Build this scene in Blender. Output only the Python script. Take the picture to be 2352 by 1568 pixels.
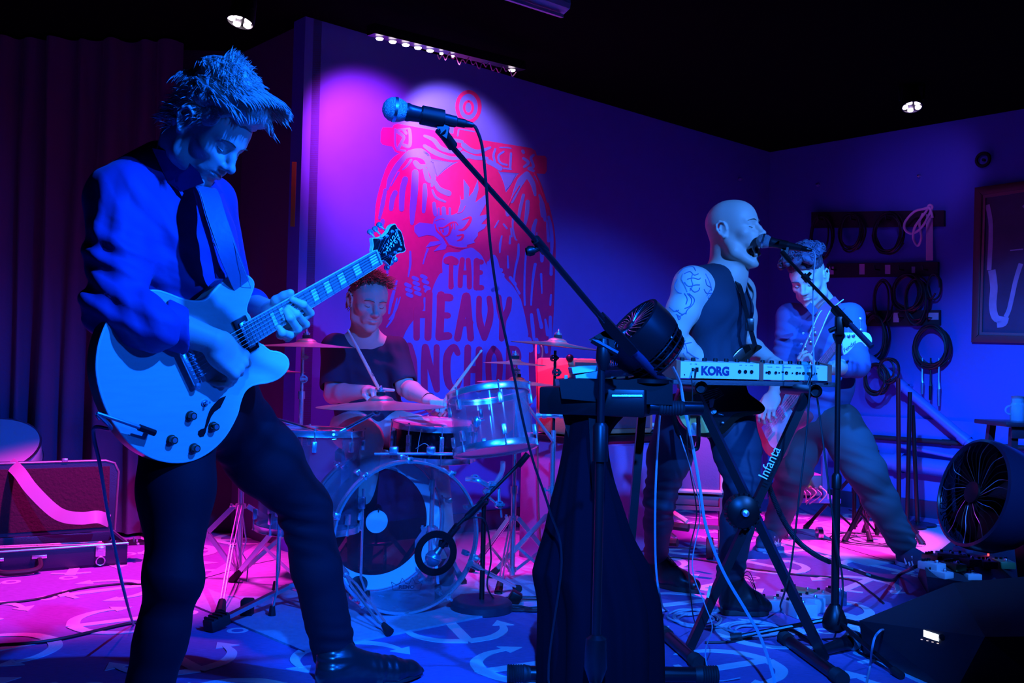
import bpy, math, random
import numpy as np
from mathutils import Vector, Matrix
rnd = random.Random(7)
PI = math.pi
for o in list(bpy.data.objects): bpy.data.objects.remove(o)
SC = bpy.context.scene
COL = SC.collection
# ---------------------------------------------------------------- camera
F = 2250.0
cd = bpy.data.cameras.new('camera'); cd.sensor_width = 36.0; cd.lens = F/2352*36.0
cd.clip_start = 0.05; cd.clip_end = 100
cam = bpy.data.objects.new('camera', cd); COL.objects.link(cam)
CAMP = Vector((0, 0, 1.0))
PITCH = math.atan((845-784)/F); ROLL = math.radians(1.3)
Mc = Matrix.Rotation(PI/2+PITCH, 3, 'X') @ Matrix.Rotation(ROLL, 3, 'Z')
cam.matrix_world = Matrix.Translation(CAMP) @ Mc.to_4x4()
SC.camera = cam
def ray(px, py):
    return (Mc @ Vector(((px-1176)/F, -(py-784)/F, -1.0)))
def P(px, py, Y):                    # world point seen at a pixel at distance Y into the room
    r = ray(px, py); return CAMP + r*(Y/r.y)
def G(px, py, z=0.0):                # ... on a horizontal plane
    r = ray(px, py); return CAMP + r*((z-CAMP.z)/r.z)
def PL(px, py, p0, n):               # ... on any plane
    r = ray(px, py); return CAMP + r*((p0-CAMP).dot(n)/r.dot(n))
# ---------------------------------------------------------------- exposure, world, lights
SC.view_settings.view_transform = 'Standard'; SC.view_settings.look = 'None'
SC.view_settings.gamma = 1; SC.view_settings.exposure = 0.0; SC.view_settings.use_curve_mapping = False
w = bpy.data.worlds.new('world'); SC.world = w; w.use_nodes = True
w.node_tree.nodes['Background'].inputs[0].default_value = (0.02, 0.04, 1, 1)
w.node_tree.nodes['Background'].inputs[1].default_value = 0.002
def spot(name, loc, aim, col, power, deg, blend=0.5, rad=0.05):
    l = bpy.data.lights.new(name, 'SPOT'); l.color = col; l.energy = power
    l.spot_size = math.radians(deg); l.spot_blend = blend; l.shadow_soft_size = rad
    o = bpy.data.objects.new(name, l); COL.objects.link(o); o.location = loc
    d = Vector(aim)-Vector(loc); o.rotation_euler = d.to_track_quat('-Z', 'Y').to_euler(); return o
BLUE = (0.004, 0.14, 1.0); CYAN = (0.025, 0.19, 1.0); DEEP = (0.002, 0.095, 1.0); MAG = (1.0, 0.02, 0.62); VIO = (0.45, 0.05, 1.0)
spot('spot_blue_guitarist', (1.15, 1.6, 2.78), (-0.75, 2.55, 1.0), DEEP, 1000, 66, .5, .03)
spot('spot_blue_fill', (2.6, 1.0, 2.3), (-0.7, 2.5, 1.35), DEEP, 380, 44, .6, .08)
spot('spot_blue_drums', (.05, -.3, 2.6), (.32, 4.0, 0.10), BLUE, 1900, 33, .35, .04)
spot('spot_blue_singer', (2.2, 1.3, 2.5), (1.2, 4.3, 0.9), CYAN, 900, 46, .5, .04)
spot('spot_blue_mural', (1.4, 1.4, 2.78), P(1000, 760, 5.4), BLUE, 700, 27, .9, .04)
spot('spot_blue_wall', (0.9, 3.2, 2.7), (3.4, 6.3, .25), BLUE, 1700, 44, .9, .05)
spot('spot_blue_bass', (1.5, 2.4, 2.78), (1.75, 5.2, 1.1), CYAN, 420, 36, .6, .05)
spot('par_light_left', P(552, 50, 4.6), G(190, 1320), MAG, 850, 50, .6)
spot('par_light_right', P(2095, 245, 6.0), G(1860, 1225), MAG, 1000, 36, .4)
spot('par_spill_right', P(2095, 250, 6.05), P(2115, 400, 7.2), (.3, .1, 1), 16, 52, .9)
spot('led_bar_wash', P(890, 102, 4.72), P(850, 330, 5.35), (1, .05, .9), 140, 72, .8)
spot('led_bar_wash_b', P(1040, 140, 5.05), P(1030, 330, 5.8), (.9, .4, 1), 120, 54, .5)
spot('led_bar_down', P(1000, 135, 4.8), P(840, 800, 4.75), MAG, 110, 60, .6)
spot('led_bar_back', P(1130, 155, 4.9), P(1370, 1050, 5.1), MAG, 420, 50, .6)

# ---------------------------------------------------------------- materials
def srgb(h):
    h = h.lstrip('#'); c = [int(h[i:i+2], 16)/255 for i in (0, 2, 4)]
    return tuple((x/12.92 if x <= .04045 else ((x+.055)/1.055)**2.4) for x in c)
MATS = {}
def mat(name, col, rough=.6, metal=0., bump=0., scale=40., var=0., spec=.5, coat=0., emis=None, estr=0., alpha=1., trans=0., stretch=None, dist=.01, detail=4, sheen=0.):
    if name in MATS: return MATS[name]
    m = bpy.data.materials.new(name); m.use_nodes = True; nt = m.node_tree; b = nt.nodes['Principled BSDF']
    if isinstance(col, str): col = srgb(col)
    c4 = (*col, 1); b.inputs['Base Color'].default_value = c4
    b.inputs['Roughness'].default_value = rough; b.inputs['Metallic'].default_value = metal
    b.inputs['Specular IOR Level'].default_value = spec; b.inputs['Coat Weight'].default_value = coat
    b.inputs['Coat Roughness'].default_value = .15
    if sheen: b.inputs['Sheen Weight'].default_value = sheen
    if emis: b.inputs['Emission Color'].default_value = (*emis, 1); b.inputs['Emission Strength'].default_value = estr
    b.inputs['Alpha'].default_value = alpha; b.inputs['Transmission Weight'].default_value = trans
    if bump or var:
        tc = nt.nodes.new('ShaderNodeTexCoord'); mp = nt.nodes.new('ShaderNodeMapping'); nz = nt.nodes.new('ShaderNodeTexNoise')
        nz.inputs['Scale'].default_value = scale; nz.inputs['Detail'].default_value = detail
        if stretch: mp.inputs['Scale'].default_value = stretch
        nt.links.new(tc.outputs['Object'], mp.inputs[0]); nt.links.new(mp.outputs[0], nz.inputs['Vector'])
        if bump:
            bp = nt.nodes.new('ShaderNodeBump'); bp.inputs['Strength'].default_value = bump; bp.inputs['Distance'].default_value = dist
            nt.links.new(nz.outputs['Fac'], bp.inputs['Height']); nt.links.new(bp.outputs[0], b.inputs['Normal'])
        if var:
            mx = nt.nodes.new('ShaderNodeMix'); mx.data_type = 'RGBA'
            mx.inputs[6].default_value = (*[c*(1-var) for c in col], 1); mx.inputs[7].default_value = (*[min(1, c*(1+var)) for c in col], 1)
            nt.links.new(nz.outputs['Fac'], mx.inputs[0]); nt.links.new(mx.outputs[2], b.inputs['Base Color'])
    MATS[name] = m; return m
def clear(name, col, fac, rough=.08):                      # clear plastic film or shell: see-through with a glossy skin
    if name in MATS: return MATS[name]
    m = bpy.data.materials.new(name); m.use_nodes = True; nt = m.node_tree; out = nt.nodes['Material Output']
    b = nt.nodes['Principled BSDF']; b.inputs['Base Color'].default_value = (*col, 1); b.inputs['Roughness'].default_value = rough
    t = nt.nodes.new('ShaderNodeBsdfTransparent'); t.inputs[0].default_value = (.93, .95, .97, 1)
    lw = nt.nodes.new('ShaderNodeLayerWeight'); lw.inputs[0].default_value = .35
    ad = nt.nodes.new('ShaderNodeMath'); ad.operation = 'ADD'; ad.use_clamp = True; ad.inputs[1].default_value = fac
    ml = nt.nodes.new('ShaderNodeMath'); ml.operation = 'MULTIPLY'; ml.inputs[1].default_value = .35
    nt.links.new(lw.outputs['Fresnel'], ml.inputs[0]); nt.links.new(ml.outputs[0], ad.inputs[0])
    mx = nt.nodes.new('ShaderNodeMixShader'); nt.links.new(ad.outputs[0], mx.inputs[0])
    nt.links.new(t.outputs[0], mx.inputs[1]); nt.links.new(b.outputs[0], mx.inputs[2]); nt.links.new(mx.outputs[0], out.inputs[0])
    MATS[name] = m; return m
# ---------------------------------------------------------------- objects
def tag(o, label=None, cat=None, group=None, kind=None):
    if label: o['label'] = label
    if cat: o['category'] = cat
    if group: o['group'] = group
    if kind: o['kind'] = kind
    return o
def empty(name, loc, label, cat, group=None):
    o = bpy.data.objects.new(name, None); COL.objects.link(o); o.location = loc; o.empty_display_size = .05
    return tag(o, label, cat, group)
def wloc(p):
    v = Vector((0, 0, 0))
    while p is not None: v += p.location; p = p.parent
    return v
def basis(d, up=None):
    d = Vector(d).normalized(); u = Vector(up) if up is not None else (Vector((0, 0, 1)) if abs(d.z) < .9 else Vector((1, 0, 0)))
    x = u.cross(d).normalized(); y = d.cross(x).normalized(); return x, y, d
def spline(pts, n=6):
    pts = [Vector(p) for p in pts]; out = []
    if len(pts) < 3: return pts
    for i in range(len(pts)-1):
        p0 = pts[max(i-1, 0)]; p1 = pts[i]; p2 = pts[i+1]; p3 = pts[min(i+2, len(pts)-1)]
        for k in range(n):
            t = k/n
            out.append(.5*((2*p1)+(p2-p0)*t+(2*p0-5*p1+4*p2-p3)*t*t+(3*p1-p0-3*p2+p3)*t*t*t))
    out.append(pts[-1]); return out
def spline2(pts, n=6, closed=False):
    pts = [tuple(p) for p in pts]; N = len(pts); out = []
    rng = N if closed else N-1
    for i in range(rng):
        g = (lambda j: pts[j % N]) if closed else (lambda j: pts[min(max(j, 0), N-1)])
        a, b, c, d = g(i-1), g(i), g(i+1), g(i+2)
        for k in range(n):
            t = k/n
            out.append(tuple(.5*(2*b[q]+(c[q]-a[q])*t+(2*a[q]-5*b[q]+4*c[q]-d[q])*t*t+(3*b[q]-a[q]-3*c[q]+d[q])*t**3) for q in range(len(a))))
    if not closed: out.append(pts[-1])
    return out
class B:
    def __init__(s): s.v = []; s.f = []
    def add(s, vs, fs):
        k = len(s.v); s.v += [Vector(p) for p in vs]; s.f += [tuple(i+k for i in f) for f in fs]; return s
    def tube(s, pts, r, n=8, cap=True, flat=None, up=None):
        pts = [Vector(p) for p in pts]; m = len(pts)
        rs = r if isinstance(r, (list, tuple)) else [r]*m
        if len(rs) != m: rs = list(np.interp(np.linspace(0, 1, m), np.linspace(0, 1, len(rs)), rs))
        vs = []; x = None
        for i, p in enumerate(pts):
            d = (pts[min(i+1, m-1)]-pts[max(i-1, 0)])
            if d.length < 1e-9: d = Vector((0, 0, 1))
            d.normalize()
            if x is None: x, y, _ = basis(d, up)
            else:
                x = (x-d*x.dot(d))
                if x.length < 1e-6: x = basis(d)[0]
                x.normalize(); y = d.cross(x)
            fx, fy = flat if flat else (1, 1)
            for k in range(n):
                a = 2*PI*k/n; vs.append(p+x*math.cos(a)*rs[i]*fx+y*math.sin(a)*rs[i]*fy)
        fs = [(i*n+k, i*n+(k+1) % n, (i+1)*n+(k+1) % n, (i+1)*n+k) for i in range(m-1) for k in range(n)]
        if cap: fs += [tuple(range(n-1, -1, -1)), tuple((m-1)*n+k for k in range(n))]
        return s.add(vs, fs)
    def curve(s, pts, r, n=6, seg=6, **k): return s.tube(spline(pts, seg), r, n, **k)
    def lathe(s, prof, c, ax=(0, 0, 1), n=24, a0=0, a1=2*PI, up=None):     # prof: (along, radius)
        c = Vector(c); x, y, d = basis(ax, up); full = abs(a1-a0-2*PI) < 1e-6; m = n if full else n+1
        vs = []
        for (t, r) in prof:
            for k in range(m):
                a = a0+(a1-a0)*k/n; vs.append(c+d*t+(x*math.cos(a)+y*math.sin(a))*r)
        fs = []
        for i in range(len(prof)-1):
            for k in range(n):
                k2 = (k+1) % m if full else k+1
                fs.append((i*m+k, i*m+k2, (i+1)*m+k2, (i+1)*m+k))
        return s.add(vs, fs)
    def box(s, c, size, R=None, bev=0.):
        c = Vector(c); h = [q/2 for q in size]
        if R is None: R = Matrix.Identity(3)
        if bev <= 0:
            vs = [c+R@Vector((sx*h[0], sy*h[1], sz*h[2])) for sz in (-1, 1) for sy in (-1, 1) for sx in (-1, 1)]
            return s.add(vs, [(0, 2, 3, 1), (4, 5, 7, 6), (0, 1, 5, 4), (2, 6, 7, 3), (0, 4, 6, 2), (1, 3, 7, 5)])
        import bmesh
        bm = bmesh.new(); bmesh.ops.create_cube(bm, size=1)
        for q in bm.verts: q.co = Vector((q.co.x*size[0], q.co.y*size[1], q.co.z*size[2]))
        bmesh.ops.bevel(bm, geom=bm.edges[:], offset=bev, segments=2, affect='EDGES', profile=.5)
        vs = [c+R@q.co for q in bm.verts]; fs = [tuple(q.index for q in f.verts) for f in bm.faces]; bm.free()
        return s.add(vs, fs)
    def bar(s, a, b, w, h, up=None):
        a = Vector(a); b = Vector(b); x, y, d = basis(b-a, up)
        R = Matrix((x, y, d)).transposed(); return s.box((a+b)/2, (w, h, (b-a).length), R)
    def prism(s, pts, off, bev=0.):                      # closed outline swept by a vector; optional rounded lip towards the far side
        pts = [Vector(p) for p in pts]; off = Vector(off); n = len(pts)
        if bev <= 0: rings = [pts, [p+off for p in pts]]
        else:
            c = sum(pts, Vector())/n; nn = off.normalized()
            ins = []
            for i in range(n):
                t = (pts[(i+1) % n]-pts[i-1]).normalized(); ins.append(nn.cross(t))
            sgn = 1 if sum((c-pts[i]).dot(ins[i]) for i in range(n)) > 0 else -1
            rings = [[pts[i]+ins[i]*sgn*bev for i in range(n)], pts and [pts[i]+nn*bev for i in range(n)],
                     [pts[i]+off-nn*bev for i in range(n)], [pts[i]+off-nn*bev*.3+ins[i]*sgn*bev*.3 for i in range(n)], [pts[i]+off+ins[i]*sgn*bev for i in range(n)]]
        vs = [p for r in rings for p in r]; fs = []
        for q in range(len(rings)-1):
            for i in range(n): fs.append((q*n+i, q*n+(i+1) % n, (q+1)*n+(i+1) % n, (q+1)*n+i))
        k = (len(rings)-1)*n
        fs.append(tuple(range(n-1, -1, -1))); fs.append(tuple(k+i for i in range(n)))
        return s.add(vs, fs)
    def ball(s, c, r, n=12, m=8, R=None):
        c = Vector(c); rr = r if isinstance(r, (tuple, list)) else (r, r, r); R = R or Matrix.Identity(3)
        vs = [c+R@Vector((0, 0, -rr[2]))]
        for j in range(1, m):
            t = -PI/2+PI*j/m
            for k in range(n):
                a = 2*PI*k/n; vs.append(c+R@Vector((rr[0]*math.cos(t)*math.cos(a), rr[1]*math.cos(t)*math.sin(a), rr[2]*math.sin(t))))
        vs.append(c+R@Vector((0, 0, rr[2]))); L = len(vs)-1
        fs = [(0, 1+(k+1) % n, 1+k) for k in range(n)]
        for j in range(m-2):
            for k in range(n): fs.append((1+j*n+k, 1+j*n+(k+1) % n, 1+(j+1)*n+(k+1) % n, 1+(j+1)*n+k))
        fs += [(L, 1+(m-2)*n+k, 1+(m-2)*n+(k+1) % n) for k in range(n)]
        return s.add(vs, fs)
    def ring(s, c, ax, R, r, n=32, k=6, a0=0, a1=2*PI, flat=None, up=None):
        x, y, d = basis(ax, up); c = Vector(c); full = abs(a1-a0-2*PI) < 1e-6
        m = n if full else n+1; vs = []; fx, fy = flat or (1, 1)
        for i in range(m):
            a = a0+(a1-a0)*i/n; rad = x*math.cos(a)+y*math.sin(a)
            for j in range(k):
                b = 2*PI*j/k; vs.append(c+rad*(R+r*math.cos(b)*fx)+d*r*math.sin(b)*fy)
        fs = []
        for i in range(n):
            i2 = (i+1) % m
            for j in range(k): fs.append((i*k+j, i2*k+j, i2*k+(j+1) % k, i*k+(j+1) % k))
        return s.add(vs, fs)
    def strip(s, pts, ws, nrm, th=.002):                  # flat band along a path; nrm = facing vector(s)
        pts = [Vector(p) for p in pts]; m = len(pts); vs = []
        for i, p in enumerate(pts):
            d = (pts[min(i+1, m-1)]-pts[max(i-1, 0)]).normalized(); nn = Vector(nrm[i] if isinstance(nrm, list) else nrm)
            nn = (nn-d*nn.dot(d)).normalized(); sd = d.cross(nn).normalized(); w_ = ws[i] if isinstance(ws, (list, tuple)) else ws
            vs += [p-sd*w_/2, p+sd*w_/2, p+sd*w_/2+nn*th, p-sd*w_/2+nn*th]
        fs = []
        for i in range(m-1):
            for k in range(4): fs.append((i*4+k, i*4+(k+1) % 4, (i+1)*4+(k+1) % 4, (i+1)*4+k))
        fs += [(3, 2, 1, 0), tuple((m-1)*4+k for k in range(4))]
        return s.add(vs, fs)
    def build(s, name, m, parent=None, label=None, cat=None, group=None, kind=None, smooth=35):
        me = bpy.data.meshes.new(name); off = wloc(parent) if parent is not None else Vector((0, 0, 0))
        me.from_pydata([tuple(p-off) for p in s.v], [], s.f); me.validate(); me.update()
        import bmesh
        bm = bmesh.new(); bm.from_mesh(me); bmesh.ops.recalc_face_normals(bm, faces=bm.faces[:]); bm.to_mesh(me); bm.free()
        if smooth:
            me.shade_smooth(); me.set_sharp_from_angle(angle=math.radians(smooth))
        me.materials.append(m)
        o = bpy.data.objects.new(name, me); COL.objects.link(o)
        if parent is not None: o.parent = parent
        return tag(o, label, cat, group, kind)
def rebase(o):                                            # move a single-mesh thing's origin to the base of its mesh
    me = o.data; n = len(me.vertices); a = np.empty(n*3); me.vertices.foreach_get('co', a); a = a.reshape(-1, 3)
    c = (a.min(0)+a.max(0))/2; c[2] = a[:, 2].min(); me.vertices.foreach_set('co', (a-c).ravel()); o.location = Vector(o.location)+Vector(c); return o
def copy_tree(o, parent=None):
    c = o.copy(); COL.objects.link(c); c.parent = parent
    for ch in list(o.children): copy_tree(ch, c)
    return c

# ================================================================ room
D = Vector((math.sin(math.radians(47.8)), math.cos(math.radians(47.8)), 0)); E = Vector((D.y, -D.x, 0))   # along the mural wall; along the right wall
p0 = P(679, 834, 5.15); p0.z = 0
tc_ = None
for t in np.linspace(2, 6, 4000):
    q = p0+D*t
    if 1176+q.x/q.y*F >= 1762: tc_ = t; break
CORN = p0+D*tc_
CEIL = 2.84
NB = -E                      # outward from the mural wall away from the room
def wallbox(name, a, b, away, m, z0=0, z1=CEIL, th=.12, **k):
    bb = B(); a = Vector(a); b = Vector(b); away = Vector(away).normalized()*th
    vs = [a, b, b+away, a+away]; bb.prism([Vector((v.x, v.y, z0)) for v in vs], (0, 0, z1-z0))
    return bb.build(name, m, kind='structure', smooth=0, **k)
M_wall = mat('wall_paint_blue', (.10, .13, .60), .55, bump=.25, scale=9, var=.06, dist=.01, detail=8)
M_wallr = mat('wall_paint_blue_weak_bounce', (.06, .13, .55), .6, bump=.2, scale=7, dist=.01, detail=8)  # same blue paint; weaker magenta bounce put into a less red colour
M_dark = mat('dark_wall_paint', (.05, .03, .06), .8, bump=.1, scale=30)
M_black = mat('black_ceiling', (.004, .004, .005), 1., spec=0.)
wallbox('wall_back', p0, CORN+D*.12, -E, M_wall)
wallbox('wall_right', CORN, CORN+E*5.5, D, M_wallr)
RET = p0-E*.8
wallbox('wall_return', p0+D*.05, RET+D*.05, D, mat('return_paint', (.12, .05, .16), .7), th=.05)
LB = Vector((RET.x+.1, RET.y+.02, 0))
wallbox('wall_left', LB, LB+Vector((-3.4, 0, 0)), (0, 1, 0), M_dark)
bb = B(); bb.box((0, 2.5, -.06), (16, 16, .12))
M_carpet = mat('carpet_weave', (.24, .12, .38), .95, bump=.9, scale=120, var=.5, stretch=(.25, 2.2, 1), dist=.004, detail=5)
floor = bb.build('floor', M_carpet, kind='structure', smooth=0)
floor['label'] = 'woven dark carpet with a repeating print of pale anchors'
bb = B(); bb.box((0, 2.5, CEIL+.06), (16, 16, .12)); bb.build('ceiling', M_black, kind='structure', smooth=0)
# front side of the room behind the camera (closed so the dark room stays dark)
# vinyl skirting along the right wall, rail trim on it
M_skirt = mat('skirting_vinyl', (.03, .04, .10), .35)
bb = B(); a = CORN-D*.03; b = CORN+E*5.0-D*.03
bb.prism([a, a-D*.035, b-D*.035, b], (0, 0, .12)); bb.build('baseboard_right', M_skirt, kind='structure', smooth=0)
bb = B(); a = p0+E*.0; bb.prism([a, CORN, CORN+E*.02, a+E*.02], (0, 0, .12)); bb.build('baseboard_back', M_skirt, kind='structure', smooth=0)
bb = B(); a = CORN-D*.012+Vector((0, 0, .0)); b = CORN+E*5-D*.012
bb.prism([Vector((q.x, q.y, .12)) for q in (a, a-D*.02, b-D*.02, b)], (0, 0, .58)); bb.build('trim_1', mat('dado_paint', (.07, .15, .58), .5, bump=.1, scale=12), kind='structure', smooth=0, label='slightly proud painted dado panel low on the right wall')
# yellow edge strip on the wall corner
bb = B(); q0 = P(676, 372, p0.y-.03); q1 = P(672, 520, p0.y-.03)
bb.bar(q1, q0, .022, .01, up=(0, 1, 0)); bb.build('trim_2', mat('amber_strip', (.30, .16, .03), .5), kind='structure', label='thin amber strip on the corner beside the mural')
# ---- curtain: heavy folds
M_curt = mat('curtain_velvet', (.12, .05, .14), .9, bump=.15, scale=60, sheen=.15)
def curtain(x0, x1, y, z0, z1, name, label, seed, lam=.16, amp=.05):
    r = random.Random(seed); n = 260; m = 14; vs = []; th = .012
    ph = [r.uniform(0, 6) for _ in range(4)]
    for j in range(m+1):
        z = z0+(z1-z0)*j/m; fl = 1+.35*(1-j/m)
        for i in range(n+1):
            x = x0+(x1-x0)*i/n; u = x/lam
            f = math.sin(u*2*PI+ph[0]+.5*math.sin(u*1.3+ph[1]))*.6+math.sin(u*2*PI*.53+ph[2]+.3*z)*.4
            f = math.copysign(abs(f)**.8, f)
            vs.append(Vector((x+.012*math.sin(u*5+z*2), y+amp*f*fl, z)))
    k = len(vs); vs += [v+Vector((0, th, 0)) for v in vs]
    fs = []
    for j in range(m):
        for i in range(n):
            a = j*(n+1)+i; fs.append((a, a+1, a+n+2, a+n+1)); fs.append((k+a+n+1, k+a+n+2, k+a+1, k+a))
    for i in range(n): fs.append((i+1, i, k+i, k+i+1))
    bb = B(); bb.add(vs, fs); return bb.build(name, M_curt, label=label, cat='curtain', smooth=80)
YC = LB.y-.22
cl = curtain(P(-60, 700, YC).x, P(392, 700, YC).x, YC, .02, 2.82, 'curtain', 'dark velvet stage curtain hanging in folds at the left behind the guitarist', 3)
# ---- anchors woven into the carpet
M_anch = mat('anchor_yarn', (.62, .62, .66), .95, bump=.6, scale=160, dist=.003)
def anchor(b, c, ang, L=.52, mir=1):
    def T(x, y): 
        x *= mir; return Vector((c.x+(x*math.cos(ang)-y*math.sin(ang))*L, c.y+(x*math.sin(ang)+y*math.cos(ang))*L, 0))
    z = Vector((0, 0, .0022)); s_ = [0]
    def rib(pts, w):
        s_[0] += 1; pts = [q+Vector((0, 0, .0002*s_[0])) for q in spline([T(*q) for q in pts], 5)]; b.strip([q for q in pts], w if not isinstance(w, list) else list(np.interp(np.linspace(0, 1, len(pts)), np.linspace(0, 1, len(w)), w)), (0, 0, 1), .0025)
    rib([(0, -.42), (0, 0), (0, .34)], .045*L/.5)
    rib([(-.17, .24), (0, .27), (.17, .24)], [.022, .034, .022])
    b.ring(T(0, .43), (0, 0, 1), .062*L, .018*L, 20, 4, flat=(1, .1))
    for sx in (-1, 1):
        rib([(0, -.42), (.2*sx, -.36), (.34*sx, -.2), (.38*sx, -.02)], [.05, .045, .035, .02])
        b.prism([T(.38*sx, .1), T(.30*sx, -.04), T(.47*sx, -.06)], z)
bb = B(); r = random.Random(4)
for i in range(-7, 8):
    for j in range(0, 12):
        c = Vector((i*.62+(.31 if j % 2 else 0)-.2, 2.0+j*.45, 0))
        if abs(c.x) > .62*c.y+.4: continue
        if Vector((c.x-p0.x, c.y-p0.y, 0)).dot(E) < .05 and c.x > -1.2: continue
        if (CORN-c).dot(D) < .3 or c.y > LB.y-.05 and c.x < p0.x: continue
        anchor(bb, c, [.5, 2.2, -1.1, 3.6][(i*3+j*2) % 4]+.25*math.sin(i*7+j), .5)
bb.build('anchor_print', M_anch, parent=floor, kind='stuff', label='pale anchor print of the carpet', smooth=0)
# plain rug under the drums and pink rug at right
def rug(name, pts, m, label, th=.008):
    b_ = B(); b_.prism([G(*p) for p in pts], (0, 0, th)); return b_.build(name, m, label=label, cat='rug', smooth=0)
M_rug = mat('rug_pile', (.34, .36, .46), .95, bump=.5, scale=35, var=.25, dist=.006, detail=8)
rug('rug', [(395, 1372), (700, 1500), (1240, 1392), (1300, 1290), (1180, 1225), (640, 1222)], M_rug, 'plain mottled rug lying under the drum kit')
rug('rug', [(1690, 1222), (1995, 1300), (2330, 1262), (2210, 1215), (1925, 1196)], mat('rug_plain', (.5, .46, .5), .95, bump=.3, scale=60, var=.1, dist=.004), 'plain pale rug lit pink near the bass player')
# ================================================================ mural
M_red = mat('mural_red_paint', (.50, .015, .16), .5, bump=.15, scale=25, var=.12, detail=8)
M_mblue = mat('mural_blue_paint', (.12, .15, .66), .55, bump=.15, scale=25, var=.06, detail=8)
mural = empty('mural', p0+D*1.2+Vector((0, 0, 1.0))+E*.0, 'red and blue wall mural of an eagle under an anchor bar with hand-painted lettering', 'mural')
WN = E
def W(px, py, off=0.): return PL(px, py, p0+WN*off, WN)
c5 = lambda x, y: (850+x/5.2267, 180+y/5.2267)
c6 = lambda x, y: (850+x/5.2267, 400+y/5.2267)
c7 = lambda x, y: (850+x/3.484, 550+y/3.484)
idt = lambda x, y: (x, y)
lift = [0]
class Paint:
    def __init__(s, name, m, layer, label=None): s.b = B(); s.n = name; s.m = m; s.l = layer; s.lab = label
    def fill(s, pts, f=idt, sm=4):
        pts = [f(*p) for p in pts]
        if sm: pts = spline2(pts, sm, True)
        lift[0] += 1; th = s.l*.0012+(lift[0] % 12)*.00004
        s.b.prism([W(*p) for p in pts], WN*th); return s
    def brush(s, pts, w, f=idt, sm=6):
        pts = [f(*p) for p in pts]; k = f(1, 0)[0]-f(0, 0)[0]; k = 1 if f is idt else k
        pts = spline2(pts, sm) if len(pts) > 2 else [tuple(p) for p in spline2([pts[0], ((pts[0][0]+pts[1][0])/2, (pts[0][1]+pts[1][1])/2), pts[1]], 3)]
        n = len(pts); ws = w if isinstance(w, (list, tuple)) else [w]*2
        ws = np.interp(np.linspace(0, 1, n), np.linspace(0, 1, len(ws)), ws)*k
        L = []; R_ = []
        for i, p in enumerate(pts):
            a = pts[max(i-1, 0)]; c = pts[min(i+1, n-1)]; dx, dy = c[0]-a[0], c[1]-a[1]; l = math.hypot(dx, dy) or 1; nx, ny = -dy/l, dx/l
            L.append((p[0]+nx*ws[i]/2, p[1]+ny*ws[i]/2)); R_.append((p[0]-nx*ws[i]/2, p[1]-ny*ws[i]/2))
        def cap(p, q, c0, sg):
            m_ = ((p[0]+q[0])/2, (p[1]+q[1])/2); r_ = math.hypot(p[0]-q[0], p[1]-q[1])/2; a = math.atan2(p[1]-m_[1], p[0]-m_[0]); return [(m_[0]+r_*math.cos(a+sg*t), m_[1]+r_*math.sin(a+sg*t)) for t in (PI*.25, PI*.5, PI*.75)]
        e = cap(L[-1], R_[-1], None, -1); b0 = cap(R_[0], L[0], None, -1)
        out = L+e+R_[::-1]+b0
        lift[0] += 1; th = s.l*.0012+(lift[0] % 12)*.00004
        s.b.prism([W(*p) for p in out], WN*th); return s
    def done(s): s.b.build(s.n, s.m, parent=mural, label=s.lab, smooth=0)
# red ground shapes
m_ = Paint('eagle_body', M_red, 1, 'red body and wings')
m_.fill([(912, 355), (928, 351), (945, 350), (962, 352), (975, 358), (985, 368), (994, 385), (1003, 405), (1020, 392), (1040, 378), (1062, 368), (1090, 364), (1115, 370), (1135, 383), (1148, 400), (1158, 425), (1162, 442), (1176, 420), (1190, 400), (1205, 396), (1222, 402), (1235, 418), (1247, 445), (1257, 475), (1266, 510), (1273, 550), (1275, 600), (1274, 650), (1272, 710), (1268, 770), (1262, 830), (1252, 860), (1235, 900), (1200, 960), (1150, 1010), (1100, 1040), (1000, 1040), (930, 1020), (880, 1000), (850, 950), (850, 800), (868, 690), (866, 620), (860, 560), (860, 520), (863, 470), (872, 430), (885, 390), (897, 368)], sm=2)
m_.done()
m_ = Paint('anchor_stock', M_red, 1, 'pink-red anchor bar with end caps')
m_.fill([(130, 640), (150, 590), (270, 590), (280, 560), (330, 545), (1000, 665), (1010, 570), (1060, 560), (1270, 590), (1310, 630), (1310, 735), (1930, 835), (1985, 870), (2000, 925), (2100, 930), (2120, 960), (2120, 1110), (2100, 1145), (2000, 1140), (1975, 1170), (1800, 1140), (1560, 1120), (1500, 1090), (1250, 960), (990, 1010), (720, 960), (640, 890), (380, 915), (300, 880), (265, 820), (150, 795), (125, 760)], c5, 0)
m_.done()
m_ = Paint('anchor_ring', M_red, 1, 'ring over the anchor bar')
def ringp(cx, cy, rx, ry, w, f):
    pts = [(cx+rx*math.cos(a), cy+ry*math.sin(a)) for a in np.linspace(-PI/2, 3*PI/2, 25)]; m_.brush(pts, w, f, 2)
ringp(1180, 340, 135, 178, 44, c5); ringp(1180, 350, 52, 75, 30, c5); m_.done()
# ground behind the lettering
m_ = Paint('lettering_ground', M_mblue, 2, 'blue ground behind the lettering')
m_.fill([(865, 1180), (862, 1080), (880, 985), (930, 940), (1060, 935), (1110, 905), (1210, 880), (1270, 915), (1340, 980), (1400, 1090), (1440, 1000), (1490, 965), (1530, 1030), (1560, 1140), (1620, 1250), (1700, 1330), (1760, 1420), (1800, 1500), (1860, 1760), (1900, 2000), (1900, 2300), (1880, 2600), (1600, 2700), (1300, 2720), (900, 2740), (420, 2760), (330, 2500), (330, 2200), (420, 1900), (560, 1700), (640, 1620), (640, 1480), (720, 1480), (760, 1340), (830, 1200)], c6, 3)
m_.done()
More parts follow.
